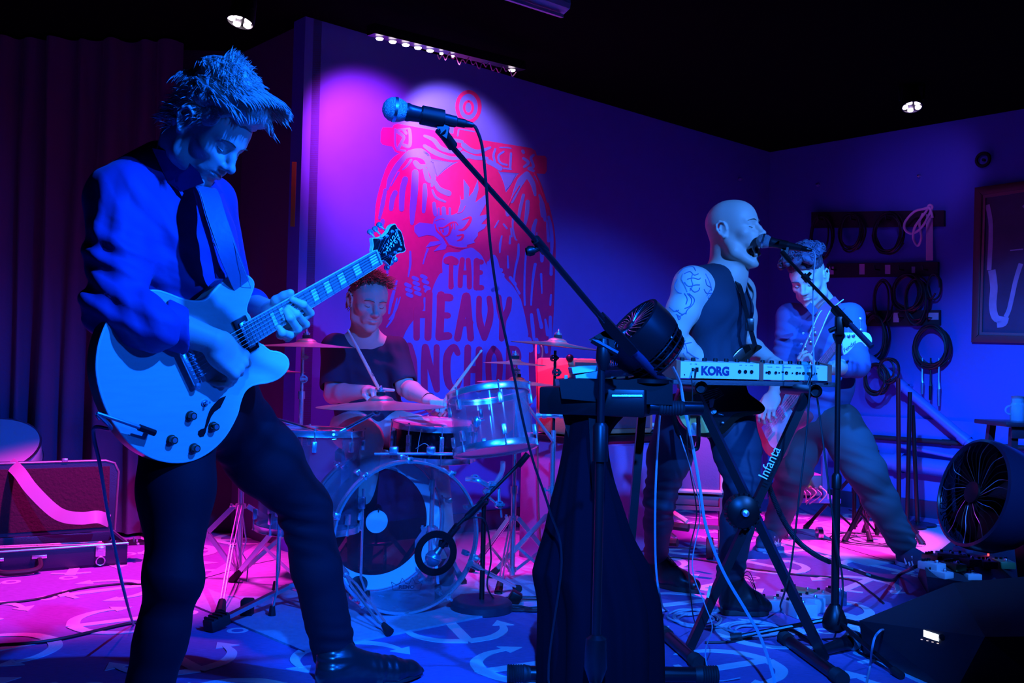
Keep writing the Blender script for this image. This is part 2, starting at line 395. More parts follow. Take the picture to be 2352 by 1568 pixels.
# lettering: THE / HEAVY / ANCHOR
def letter(strokes, f=c7, holes=()):
    global m_
    m_ = Paint('letter', M_red, 3)
    for s_ in strokes: m_.brush(s_[0], s_[1], f, 5)
    m_.done()
letter([([(612, 170), (645, 160), (680, 178)], 58), ([(648, 170), (645, 270), (645, 378)], [36, 34, 44])])
letter([([(735, 160), (722, 270), (718, 370)], 40), ([(782, 165), (790, 270), (792, 380)], 40), ([(725, 265), (790, 265)], 36)])
letter([([(850, 170), (850, 270), (848, 385)], 48), ([(848, 175), (888, 180)], 42), ([(850, 262), (882, 264)], 40), ([(850, 385), (890, 385)], 44)])
letter([([(372, 560), (370, 680), (370, 785)], 52), ([(470, 430), (466, 600), (460, 785)], 56), ([(372, 600), (465, 600)], 56)])
letter([([(565, 445), (560, 620), (552, 780)], [66, 62, 66]), ([(560, 460), (635, 465)], 62), ([(560, 605), (620, 608)], 50), ([(552, 775), (625, 770)], 62)])
letter([([(765, 455), (730, 620), (697, 790)], [66, 58, 56]), ([(768, 455), (788, 620), (802, 790)], [66, 52, 54]), ([(720, 665), (795, 665)], 60)])
letter([([(870, 470), (868, 590), (880, 680), (912, 790)], [44, 46, 56, 44]), ([(950, 470), (962, 560), (950, 660), (912, 790)], [44, 46, 56, 44])])
letter([([(1025, 460), (1035, 560), (1058, 650)], [46, 50, 50]), ([(1112, 475), (1100, 560), (1060, 650)], [42, 50, 50]), ([(1060, 640), (1055, 720), (1050, 795)], [56, 50, 44])])
letter([([(305, 860), (290, 1000), (290, 1180)], [56, 60, 60]), ([(310, 850), (345, 980), (352, 1190)], [56, 56, 48]), ([(290, 1080), (350, 1080)], 50)])
letter([([(438, 860), (430, 1030), (432, 1200)], 54), ([(440, 860), (480, 1020), (532, 1200)], [54, 50, 50]), ([(530, 860), (528, 1030), (532, 1200)], 48)])
letter([([(700, 910), (668, 860), (620, 920), (610, 1040), (630, 1160), (680, 1190), (712, 1130)], [44, 54, 62, 62, 58, 50, 44])])
letter([([(780, 865), (775, 1030), (772, 1200)], 54), ([(870, 880), (868, 1040), (865, 1200)], 54), ([(775, 1040), (868, 1040)], 56)])
letter([([(985, 870), (948, 940), (945, 1060), (960, 1190), (1010, 1195), (1035, 1060), (1030, 930), (985, 870)], 46)])
letter([([(1110, 870), (1108, 1030), (1105, 1180)], 48), ([(1110, 868), (1170, 880), (1185, 960), (1115, 1030)], 40), ([(1120, 1030), (1190, 1180)], 44)])
# blue brushwork over the red: feathers, bar ornament, talons
m_ = Paint('blue_brushwork', M_mblue, 2, 'blue feather strokes and ornament')
for pts, w_ in [([(540, 1130), (530, 1350), (510, 1568), (500, 1740)], [80, 85, 75, 40]), ([(420, 1210), (385, 1350), (375, 1568)], [70, 70, 60]), ([(300, 1370), (265, 1450), (250, 1568)], [60, 60, 50]),
               ([(180, 1340), (150, 1500), (110, 1680)], [40, 50, 30]), ([(655, 1280), (655, 1400), (640, 1600)], [45, 60, 40]), ([(340, 1130), (300, 1200), (250, 1290)], [28, 22, 14]), ([(490, 980), (440, 1050), (390, 1095)], [30, 24, 14]),
               ([(400, 950), (480, 905), (600, 900), (680, 960), (720, 1080), (760, 1200), (740, 1290)], [50, 90, 120, 90, 70, 60, 30]), ([(400, 960), (320, 1060), (240, 1200), (205, 1330)], [60, 70, 60, 30]),
               ([(540, 1010), (590, 1060), (660, 1050)], [60, 70, 40]), ([(660, 1100), (690, 1210), (740, 1240)], [60, 60, 40]), ([(775, 1240), (830, 1330), (940, 1380)], [40, 60, 70]), ([(745, 1340), (790, 1430), (900, 1480)], [20, 32, 22]),
               ([(765, 1500), (775, 1600), (780, 1640)], [40, 50, 36]), ([(880, 1560), (885, 1640)], [50, 50]), ([(820, 1560), (820, 1650)], 24), ([(955, 1560), (955, 1640)], 26),
               ([(1880, 1150), (1810, 1230), (1760, 1330), (1700, 1480)], [70, 90, 70, 40]), ([(1880, 1150), (1950, 1260), (1980, 1400)], [70, 60, 30]), ([(1840, 1400), (1800, 1568), (1780, 1700)], [36, 40, 30]),
               ([(1890, 1480), (1880, 1620), (1850, 1780)], [50, 50, 30]), ([(1990, 1700), (1960, 1800), (1960, 1900)], [36, 50, 40]), ([(2060, 1500), (2080, 1640)], [60, 70]), ([(2030, 1400), (2070, 1520), (2100, 1700)], [24, 50, 40]),
               ([(1690, 1800), (1700, 1900)], 20), ([(1640, 1540), (1650, 1640)], [50, 40]), ([(1720, 1640), (1710, 1780), (1740, 1920), (1760, 1780+160)], [30, 20, 20, 14]), ([(2140, 1660), (2170, 1800), (2180, 1980), (2170, 2200)], [30, 44, 40, 20])]:
    m_.brush(pts, w_, c5)
for pts, w_ in [([(1580, 740), (1560, 840), (1555, 940)], [16, 30, 16]), ([(1680, 740), (1675, 830)], [16, 28]), ([(1780, 840), (1775, 980), (1740, 1140), (1730, 1300), (1790, 1430)], [22, 30, 24, 18, 30]), ([(1870, 940), (1855, 1150), (1850, 1400), (1855, 1568)], 24),
               ([(1980, 1080), (1960, 1200), (1940, 1400), (1930, 1568)], [36, 32, 24, 20]), ([(1650, 980), (1655, 1120)], [16, 26]), ([(1600, 600), (1640, 650)], 22), ([(1540, 560), (1495, 640)], 16), ([(2060, 940), (2060, 1040)], [50, 40]),
               ([(2170, 960), (2170, 1200)], [24, 40]), ([(2170, 1450), (2160, 1568)], 26), ([(2050, 1200), (2060, 1430)], [30, 14]), ([(1680, 1240), (1740, 1320)], 40), ([(480, 930), (480, 1080), (455, 1230)], [24, 30, 14]),
               ([(205, 1120), (205, 1240)], 26), ([(320, 1280), (290, 1400), (260, 1540)], [18, 26, 20]), ([(690, 900), (660, 980), (635, 1075)], [26, 18, 14]), ([(150, 560), (130, 640)], 50),
               ([(2000, 700), (1990, 900)], [10, 24]), ([(2120, 560), (2140, 800)], [20, 40])]:
    m_.brush(pts, w_, c6)
for pts, w_ in [([(210, 330), (170, 480), (150, 590)], [10, 26, 16]), ([(215, 470), (180, 620), (130, 700)], [10, 22, 10]), ([(240, 460), (205, 560), (150, 640)], [8, 16, 10]), ([(1150, 440), (1160, 560), (1140, 700)], [40, 34, 24]), ([(1190, 480), (1220, 620), (1250, 760)], [30, 40, 30]),
               ([(1290, 600), (1300, 700), (1310, 800)], [24, 30, 20]), ([(1340, 560), (1370, 700)], [20, 30]), ([(1270, 800), (1280, 880)], [40, 50]), ([(1400, 640), (1420, 760)], [16, 30]), ([(205, 1360), (300, 1390), (430, 1365)], [14, 20, 12]), ([(200, 1400), (310, 1425), (460, 1390)], [14, 18, 12]),
               ([(1440, 620), (1440, 800)], 26), ([(1330, 800), (1345, 900)], 30), ([(1400, 820), (1410, 900)], 26)]:
    m_.brush(pts, w_, c7)
# talons
for (x, y) in [(450, 1320), (460, 1380), (470, 1440), (540, 1240), (550, 1300), (560, 1360), (570, 1420), (640, 1220), (660, 1280), (680, 1350), (690, 1400)]: m_.brush([(x-22, y), (x+24, y+22)], 46, c6)
for (x, y) in [(1450, 1060), (1450, 1110), (1440, 1170), (1420, 1230), (1430, 1290), (1540, 1160), (1560, 1220), (1520, 1310), (1500, 1380)]: m_.brush([(x-26, y+8), (x+26, y-8)], 56, c6)
# bar ornament
for pts, w_ in [([(310, 620), (470, 600)], 20), ([(300, 610), (300, 780), (330, 850), (420, 870)], 22), ([(470, 620), (480, 700), (470, 810), (400, 800)], 40), ([(320, 640), (400, 700), (380, 760), (330, 850)], 36), ([(400, 620), (430, 660)], 36),
               ([(650, 690), (760, 740), (850, 840), (1000, 880), (1080, 850)], [30, 50, 50, 46, 40]), ([(650, 810), (760, 880), (870, 930), (1000, 960), (1180, 945)], [40, 60, 50, 40, 30]), ([(900, 720), (1000, 740), (1100, 760)], [30, 40, 40]), ([(950, 800), (1000, 830)], 20), ([(650, 880), (700, 920)], 30),
               ([(1120, 800), (1200, 860), (1300, 880), (1440, 830)], [60, 60, 50, 26]), ([(1110, 900), (1250, 950), (1400, 960)], [60, 50, 40]), ([(1420, 1000), (1500, 1040), (1560, 1080)], 60), ([(1500, 850), (1480, 930), (1500, 1010)], 26), ([(1560, 830), (1640, 830), (1690, 840)], 16), ([(1600, 880), (1540, 930), (1560, 1010), (1640, 1040)], 24), ([(1690, 900), (1680, 1080)], 26), ([(1600, 1080), (1690, 1090)], 20),
               ([(1830, 870), (1840, 890)], 36), ([(1840, 960), (1900, 1010), (1850, 1060)], 34), ([(1960, 920), (1930, 960), (1960, 1060), (1900, 1080), (1960, 1110)], 32),
               ([(730, 1000), (900, 1010), (980, 1015)], 14)]:
    m_.brush(pts, w_, c5)
m_.fill([(755, 1000), (980, 1020), (880, 1100), (805, 1180)], c5, 0); m_.fill([(1570, 1150), (1745, 1160), (1690, 1270), (1630, 1340)], c5, 0)
m_.brush([(1075, 610), (1060, 620), (1050, 690)], 16, c5); m_.brush([(1080, 608), (1250, 640)], 14, c5)
# eagle head
m_.fill([(1075, 255), (1090, 310), (1125, 300), (1120, 60), (1190, 160), (1180, 275), (1235, 210), (1290, 70), (1300, 180), (1260, 340), (1390, 240), (1400, 330), (1310, 500), (1410, 480), (1400, 520), (1330, 600), (1400, 600), (1370, 650), (1290, 700), (1290, 740), (1240, 800), (1260, 820), (1160, 850), (1160, 880), (1040, 880), (950, 850), (920, 800), (920, 850), (900, 900), (760, 925), (860, 830), (800, 850), (665, 880), (720, 810), (840, 800), (760, 740), (680, 730), (580, 755), (530, 690), (530, 620), (590, 580), (700, 590), (750, 600), (765, 540), (800, 500), (880, 488), (990, 490), (1050, 460), (1085, 340)], c6, 0)
m_.b.v and m_.b.build(m_.n, m_.m, parent=mural, label=m_.lab, smooth=0, kind='stuff')
m_ = Paint('red_brushwork', M_red, 3, 'red detail lines of the eagle head')
for pts, w_ in [([(780, 560), (850, 535), (890, 545)], 8), ([(820, 640), (880, 640), (960, 590), (1020, 575), (1050, 610)], [10, 14, 24, 12, 10]), ([(825, 650), (850, 710), (890, 745), (940, 720), (960, 650), (940, 600)], [10, 10, 12, 24, 34, 20]), ([(775, 600), (800, 680), (880, 760), (930, 860)], [12, 18, 26, 18]),
               ([(870, 670), (872, 690)], 22), ([(990, 600), (985, 650)], 12), ([(1010, 590), (1012, 660)], 12), ([(1100, 550), (1200, 520), (1180, 590), (1120, 660), (1060, 670)], [8, 30, 40, 34, 10]), ([(1040, 740), (1110, 730), (1090, 780), (1040, 800)], [10, 26, 30, 10]), ([(940, 850), (1060, 885), (1180, 880)], [12, 18, 12]), ([(1140, 380), (1100, 450), (1040, 470)], 6)]:
    m_.brush(pts, w_, c6)
# outline strokes of the right wing over blue
for pts, w_ in [([(1975, 1130), (2050, 1300), (2130, 1568)], 20), ([(1790, 1290), (1700, 1440), (1640, 1560)], 12)]: m_.brush(pts, w_, c5)
m_.brush([(2130, 350), (2190, 600), (2215, 850), (2205, 1200), (2190, 1500)], 18, c6)
m_.b.build(m_.n, m_.m, parent=mural, label=m_.lab, smooth=0, kind='stuff')

# ================================================================ smooth-blended bodies and clothes, grown as one surface
A3 = lambda v: np.array(tuple(v), dtype=np.float64)
class Sdf:
    def __init__(s): s.p = []
    def _a(s, fn, op, k, c, r): s.p.append((fn, op, k, A3(c), r)); return s
    def cap(s, a, b, ra, rb=None, k=.02, op='u', flat=None):
        a = A3(a); b = A3(b); rb = ra if rb is None else rb
        ab = b-a; L2 = max(ab.dot(ab), 1e-12)
        if flat is not None: n = A3(Vector(flat[0]).normalized()); fs = flat[1]
        def fn(Q):
            q = Q-a
            if flat is not None: q = q+np.outer(q@n, n)*(fs-1); e = ab+n*(ab@n)*(fs-1); l2 = max(e@e, 1e-12)
            else: e = ab; l2 = L2
            t = np.clip(q@e/l2, 0, 1); d = np.sqrt(((q-t[:, None]*e)**2).sum(1))-(ra+(rb-ra)*t)
            return d/(fs if flat is not None and fs > 1 else 1)
        return s._a(fn, op, k, (a+b)/2, math.sqrt(L2)/2+max(ra, rb))
    def chain(s, pts, rs, k=.01, op='u', flat=None):
        for i in range(len(pts)-1): s.cap(pts[i], pts[i+1], rs[i], rs[i+1], k if i else k, op, flat)
        return s
    def ell(s, c, r, R=None, k=.02, op='u'):
        c = A3(c); r = np.array(r if isinstance(r, (tuple, list)) else (r,)*3, float); M = np.array(R) if R is not None else np.eye(3)
        def fn(Q):
            q = (Q-c)@M; k0 = np.sqrt(((q/r)**2).sum(1)); k1 = np.sqrt(((q/(r*r))**2).sum(1))
            return np.where(k1 > 1e-9, k0*(k0-1)/np.maximum(k1, 1e-9), -r.min())
        return s._a(fn, op, k, c, r.max())
    def box(s, c, h, R=None, rr=.01, k=.02, op='u'):
        c = A3(c); h = np.array(h, float)-rr; M = np.array(R) if R is not None else np.eye(3)
        def fn(Q):
            q = np.abs((Q-c)@M)-h; return np.sqrt((np.maximum(q, 0)**2).sum(1))+np.minimum(q.max(1), 0)-rr
        return s._a(fn, op, k, c, float(np.linalg.norm(h))+rr)
    def plane(s, c, n, k=.002):                        # keep only the side opposite to n
        c = A3(c); n = A3(Vector(n).normalized())
        return s._a(lambda Q: (Q-c)@n, 'i', k, c, 1e9)
    def ev(s, Q, act=None):
        d = np.full(len(Q), 9.0)
        for i, (fn, op, k, c, r) in enumerate(s.p):
            if act is not None and not act[i]: continue
            e = fn(Q)
            if op == 'u': h = np.maximum(k-np.abs(d-e), 0)/k; d = np.minimum(d, e)-h*h*k*.25
            elif op == 's': h = np.maximum(k-np.abs(-e-d), 0)/k; d = np.maximum(d, -e)+h*h*k*.25
            else: h = np.maximum(k-np.abs(d-e), 0)/k; d = np.maximum(d, e)+h*h*k*.25
        return d
    def mesh(s, vox=.005, smooth=2, wr=None, n=12):
        lo = np.full(3, 1e9); hi = -lo
        for fn, op, k, c, r in s.p:
            if op == 'u': lo = np.minimum(lo, c-r-k); hi = np.maximum(hi, c+r+k)
        lo -= 2*vox; hi += 2*vox
        nb = np.ceil((hi-lo)/vox/n).astype(int); N = nb*n+1
        bx = np.stack(np.meshgrid(*[np.arange(q) for q in nb], indexing='ij'), -1).reshape(-1, 3)
        cen = lo+(bx+.5)*n*vox; hd = n*vox*.5*math.sqrt(3)
        dc = s.ev(cen); D_ = np.full(N, 1, np.float32)
        actv = np.abs(dc) < hd*1.7+.004
        C = np.array([p[3] for p in s.p]); Rr = np.array([p[4] for p in s.p]); K = np.array([p[2] for p in s.p])
        ar = np.arange(n+1); gx = np.stack(np.meshgrid(ar, ar, ar, indexing='ij'), -1).reshape(-1, 3)*vox
        for b, c, a, dd in zip(bx, cen, actv, dc):
            i = b*n; sl = tuple(slice(q, q+n+1) for q in i)
            if not a:
                if dd < 0: D_[tuple(slice(q, q+n) for q in i)] = -1
                continue
            act = (np.linalg.norm(C-c, axis=1)-Rr) < hd+K+.02
            D_[sl] = s.ev(lo+i*vox+gx, act).reshape(n+1, n+1, n+1)
        S = D_ < 0
        c8 = [S[x:N[0]-1+x, y:N[1]-1+y, z:N[2]-1+z] for x in (0, 1) for y in (0, 1) for z in (0, 1)]
        anyv = c8[0].copy(); allv = c8[0].copy()
        for q in c8[1:]: anyv |= q; allv &= q
        cells = np.argwhere(anyv & ~allv)
        idx = np.full(tuple(N-1), -1, np.int32); idx[tuple(cells.T)] = np.arange(len(cells))
        acc = np.zeros((len(cells), 3)); cnt = np.zeros(len(cells))
        offs = [(x, y, z) for x in (0, 1) for y in (0, 1) for z in (0, 1)]
        val = {o: D_[cells[:, 0]+o[0], cells[:, 1]+o[1], cells[:, 2]+o[2]].astype(float) for o in offs}
        for o in offs:
            for ax in range(3):
                if o[ax]: continue
                p = list(o); p[ax] = 1; va, vb = val[o], val[tuple(p)]
                m = (va < 0) != (vb < 0); t = np.where(m, va/np.where(m, va-vb, 1), 0)
                q = np.tile(np.array(o, float), (len(cells), 1)); q[:, ax] += t
                acc += q*m[:, None]; cnt += m
        V = lo+(cells+acc/np.maximum(cnt, 1)[:, None])*vox
        Fs = []
        for ax in range(3):
            u, v = (ax+1) % 3, (ax+2) % 3
            s0 = [slice(1, None)]*3; s1 = [slice(1, None)]*3; s0 = [slice(1, N[q]-1) for q in range(3)]; s1 = list(s0)
            s0[ax] = slice(0, N[ax]-1); s1[ax] = slice(1, N[ax])
            a = S[tuple(s0)]; b = S[tuple(s1)]; e = np.argwhere(a != b)
            if not len(e): continue
            sg = a[tuple(e.T)]; off = np.ones(3, int); off[ax] = 0; e = e+off
            def cell(du, dv): q = e.copy(); q[:, u] -= du; q[:, v] -= dv; return idx[tuple(q.T)]
            Q = np.stack([cell(1, 1), cell(0, 1), cell(0, 0), cell(1, 0)], 1); Q[~sg] = Q[~sg][:, ::-1]; Fs.append(Q)
        Fc = np.concatenate(Fs); Fc = Fc[(Fc >= 0).all(1)]
        E_ = np.concatenate([Fc[:, [0, 1]], Fc[:, [1, 2]], Fc[:, [2, 3]], Fc[:, [3, 0]]])
        nv = len(V); deg = np.bincount(E_.ravel(), minlength=nv).astype(float)
        for _ in range(smooth):
            a = np.stack([np.bincount(E_[:, 0], V[E_[:, 1], q], nv)+np.bincount(E_[:, 1], V[E_[:, 0], q], nv) for q in range(3)], 1)
            V = V*.4+.6*a/np.maximum(deg, 1)[:, None]
        if wr:
            nr = np.cross(V[Fc[:, 2]]-V[Fc[:, 0]], V[Fc[:, 3]]-V[Fc[:, 1]]); Nn = np.zeros_like(V)
            for q in range(4):
                for c in range(3): Nn[:, c] += np.bincount(Fc[:, q], nr[:, c], nv)
            Nn /= np.maximum(np.linalg.norm(Nn, axis=1), 1e-12)[:, None]; f = np.zeros(nv)
            for w_ in wr: f += w_(V)
            V = V+Nn*f[:, None]
        return V, Fc
def wrk(c, ax, lam, rad, amp, seed=0):                    # a patch of cloth creases running across 'ax'
    c = A3(c); ax = A3(Vector(ax).normalized()); r_ = random.Random(seed); k1 = np.array([r_.uniform(-1, 1) for _ in range(3)])*14; k2 = np.array([r_.uniform(-1, 1) for _ in range(3)])*27
    def f(V):
        q = V-c; w_ = np.exp(-(q*q).sum(1)/(rad*rad)); ph = 2*PI*(q@ax)/lam+1.6*np.sin(q@k1+seed)+.9*np.sin(q@k2)
        s_ = np.sin(ph); return amp*w_*(np.abs(s_)**.7*np.sign(s_)*.6+.4*np.sin(ph*.47+1+seed))
    return f
def wnoise(amp, sc, seed=0):
    r_ = random.Random(seed); K = [np.array([r_.gauss(0, 1) for _ in range(3)])*sc*(1.7**(i % 3)) for i in range(9)]
    def f(V): return amp*sum(np.sin(V@k+i*1.3)/(1.5**(i % 3)) for i, k in enumerate(K))/4
    return f
def gobj(name, VF, m, parent, label=None, smooth=True, **k):
    if not isinstance(VF, list): VF = [VF]
    Vs = []; Fs = []; o = 0
    for V, Fc in VF: Vs.append(V); Fs.append(Fc+o); o += len(V)
    V = np.concatenate(Vs)-A3(wloc(parent)); Fc = np.concatenate(Fs)
    me = bpy.data.meshes.new(name); me.vertices.add(len(V)); me.vertices.foreach_set('co', V.ravel())
    me.loops.add(Fc.size); me.loops.foreach_set('vertex_index', Fc.ravel().astype(np.int32))
    me.polygons.add(len(Fc)); me.polygons.foreach_set('loop_start', np.arange(0, Fc.size, 4, dtype=np.int32)); me.polygons.foreach_set('loop_total', np.full(len(Fc), 4, np.int32))
    me.update(calc_edges=True); me.validate(); me.shade_smooth(); me.materials.append(m)
    ob = bpy.data.objects.new(name, me); COL.objects.link(ob)
    if parent is not None: ob.parent = parent
    return tag(ob, label, **k)
def frame(fwd, up):                                       # columns: right, forward, up
    f = Vector(fwd).normalized(); u = Vector(up); u = (u-f*u.dot(f)).normalized(); r = f.cross(u); return Matrix((r, f, u)).transposed()
# ---------------------------------------------------------------- head
def head(s, c, R, sc=1., open_=0., jaw=1., nose=1., ears=(1, 1), brow=1.):
    c = Vector(c); T = lambda x, y, z: c+R@Vector((x*sc, y*sc, z*sc)); q = lambda *r: tuple(v*sc for v in r)
    jd = .030*open_
    s.ell(T(0, -.014, .030), q(.077, .097, .086), R, .02)
    s.ell(T(0, .034, .032), q(.064, .055, .064), R, .03)
    s.ell(T(0, .026, -.030), q(.061, .060, .070), R, .03)
    for x in (-1, 1):
        s.cap(T(.052*x, -.006, -.045), T(.047*x*jaw, .012, -.078-jd*.3), .021*sc, .019*sc, .025)
        s.cap(T(.047*x*jaw, .012, -.078-jd*.3), T(.014*x*jaw, .066-jd*.2, -.102-jd), .019*sc, .016*sc, .03)
        s.ell(T(.043*x, .056, -.024), q(.021, .020, .017), R, .022)
        s.cap(T(.012*x, .086, .019), T(.044*x, .070, .021), .0085*sc*brow, .007*sc, .016)
        s.cap(T(.018*x, .083, -.035), T(.028*x, .070, -.068), .014*sc, .013*sc, .02)
    s.ell(T(0, .071-jd*.2, -.104-jd), q(.020, .017, .016), R, .02)
    s.ell(T(0, .077, -.058), q(.028, .021, .020), R, .018)
    for x in (-1, 1): s.ell(T(.031*x, .096, .000), q(.019, .017, .0125), R, .016, 's')
    for x in (-1, 1):
        s.ell(T(.031*x, .0705, -.001), .0138*sc, None, .004)
        s.cap(T(.020*x, .083, -.004), T(.031*x, .0862, -.007), .0018*sc, .0018*sc, .004); s.cap(T(.031*x, .0862, -.007), T(.043*x, .079, -.004), .0018*sc, .0016*sc, .004)
        s.cap(T(.019*x, .082, .009), T(.044*x, .077, .009), .0022*sc, .0022*sc, .008)
    s.chain([T(0, .086, .012), T(0, .099, -.010), T(0, .113*nose**.3, -.030)], [.0075*sc, .0085*sc, .0105*sc], .012)
    s.ell(T(0, .1145*nose**.3, -.0325), q(.0108, .0105, .0098), R, .008)
    for x in (-1, 1): s.ell(T(.0125*x, .102, -.037), q(.0075, .0115, .0072), R, .006)
    for x in (-1, 1): s.ell(T(.0068*x, .107, -.0455), q(.0034, .006, .0032), R, .003, 's')
    zl = -.0615-jd*.15
    if open_ < .1:
        s.chain([T(-.023, .086, zl+.002), T(-.009, .0965, zl+.006), T(0, .0972, zl+.0045), T(.009, .0965, zl+.006), T(.023, .086, zl+.002)], [.003*sc, .005*sc, .0052*sc, .005*sc, .003*sc], .006)
        s.chain([T(-.021, .086, zl-.003), T(-.008, .0955, zl-.0075), T(.008, .0955, zl-.0075), T(.021, .086, zl-.003)], [.003*sc, .0062*sc, .0062*sc, .003*sc], .006)
        s.chain([T(-.026, .088, zl-.001), T(-.012, .0995, zl), T(.012, .0995, zl), T(.026, .088, zl-.001)], [.0016*sc, .0022*sc, .0022*sc, .0016*sc], .003, 's')
    else:
        zu, zd = zl+.004, zl-.040*open_-.004; yd = .090-.012*open_
        s.ell(T(0, .078, (zu+zd)/2), q(.020, .034, (zu-zd)/2), R, .006, 's')
        m = [(-.024, .078, (zu+zd)/2), (-.019, .088, zu-.006), (0, .0985, zu+.002), (.019, .088, zu-.006), (.024, .078, (zu+zd)/2), (.018, .083, zd+.007), (0, yd, zd), (-.018, .083, zd+.007), (-.024, .078, (zu+zd)/2)]
        s.chain([T(*p) for p in m], [.004*sc, .0055*sc, .0058*sc, .0055*sc, .004*sc, .0058*sc, .007*sc, .0058*sc, .004*sc], .006)
        s.cap(T(-.012, .082, zu-.002), T(.012, .082, zu-.002), .004*sc, .004*sc, .002)
    for x, on in zip((-1, 1), ears):
        if not on: continue
        s.ell(T(.077*x, -.014, -.006), q(.007, .017, .028), R, .01)
        e = [(.080, .002, .008), (.086, -.004, .024), (.090, -.018, .029), (.091, -.031, .018), (.090, -.032, .000), (.086, -.024, -.016), (.081, -.012, -.029), (.078, -.004, -.030)]
        s.chain([T(a*x, b, z) for a, b, z in e], [.0038*sc, .0042*sc, .0045*sc, .0045*sc, .0042*sc, .0045*sc, .006*sc, .004*sc], .005)
        s.chain([T(a*x, b, z) for a, b, z in [(.083, -.018, .015), (.086, -.022, .002), (.083, -.016, -.012)]], [.003*sc, .0035*sc, .003*sc], .004)
        s.ell(T(.089*x, -.009, -.001), q(.007, .008, .013), R, .004, 's')
        s.ell(T(.080*x, .003, -.004), q(.004, .004, .006), R, .004)
    return T
# ---------------------------------------------------------------- hand: x to the thumb side, y along the fingers, z out of the back
def hand(s, c, R, curls, thumb, side=1, sc=1., spread=.04, k=.005):
    c = Vector(c); tips = []
    T = lambda x, y, z: c+R@Vector((x*side*sc, y*sc, z*sc))
    s.ell(T(0, .020, 0), (.030*sc, .03*sc, .019*sc), R, .02)
    s.box(T(0, .052, -.001), (.040*sc, .040*sc, .013*sc), R, .012*sc, .016)
    s.ell(T(.024, .032, -.010), (.018*sc, .028*sc, .014*sc), R, .014); s.ell(T(-.026, .034, -.008), (.014*sc, .032*sc, .012*sc), R, .014)
    bx = (.030, .0105, -.0100, -.0290); by = (.088, .092, .088, .080); L = ((.040, .026, .021), (.044, .029, .022), (.041, .027, .021), (.032, .021, .019)); rr = (.0092, .0094, .0088, .0080)
    for i in range(4):
        p = Vector((bx[i], by[i], .001)); a = 0; sp = (1.2-i*.8)*spread; s.ell(T(p.x, p.y, .003), rr[i]*1.15*sc, None, .008); ch = [p-Vector((0, .012, .002))]; rs = [rr[i]*1.02]
        ch.append(p.copy()); rs.append(rr[i]*1.05)
        for j in range(3):
            a += curls[i][j]; d = Vector((math.sin(sp), math.cos(a)*math.cos(sp), -math.sin(a))); p = p+d*L[i][j]; ch.append(p.copy()); rs.append(rr[i]*(.95, .88, .76)[j])
        for j in range(len(ch)-1): s.cap(T(*ch[j]), T(*ch[j+1]), rs[j]*sc, rs[j+1]*sc, k if j > 1 else .007)
        tips.append(T(*ch[-1]))
    ch = [Vector(q) for q in thumb]; rs = [.0150, .0125, .0108, .0088][:len(ch)]
    for j in range(len(ch)-1): s.cap(T(*ch[j]), T(*ch[j+1]), rs[j]*sc, rs[j+1]*sc, .012 if j == 0 else .005)
    return T, tips
# ---------------------------------------------------------------- hair made of swept locks
def locks(roots, dirs, lens, m, parent, label, name='hair', seed=1, r0=.004, droop=.25, curl=.1, n=5, kind=None):
    r_ = random.Random(seed); b = B()
    for p, d, L in zip(roots, dirs, lens):
        p = Vector(p); d = Vector(d).normalized(); pts = [p]; side = d.cross(Vector((r_.gauss(0, 1), r_.gauss(0, 1), r_.gauss(0, 1)))).normalized()
        for i in range(n):
            pts.append(pts[-1]+d*(L/n)); d = (d+Vector((0, 0, -droop/n))+side*curl/n*r_.uniform(-.3, 1)).normalized()
        rr = r0*r_.uniform(.6, 1.3); b.tube(pts, [rr, rr*1.1, rr*.95, rr*.7, rr*.4, rr*.08][:n+1], 4, cap=False)
    return b.build(name, m, parent=parent, label=label, smooth=60, kind=kind)

def facemarks(parent, HT, HR, m, w_=.0014, thick=1.):
    b = B()
    for x in (-1, 1):
        for i in range(18):
            t = i/17; p = HT((.010+.038*t)*x, .0965-.016*t*t, .0185+.0045*math.sin(t*3)); b.tube([p, p+HR@Vector((.007*x, .0015, .0035*thick-.003*t))], [w_, w_*.35], 4, cap=False)
    b.build('eyebrow', m, parent, smooth=0); b = B()
    for x in (-1, 1): b.tube([HT(a*x, y, z) for a, y, z in ((.0185, .0805, -.0035), (.024, .0846, -.0062), (.031, .0868, -.0075), (.038, .0838, -.0062), (.0445, .0775, -.0030))], .0011, 4)
    b.build('eyelash', mat('lash_dark', (.02, .012, .01), .7), parent, smooth=0)

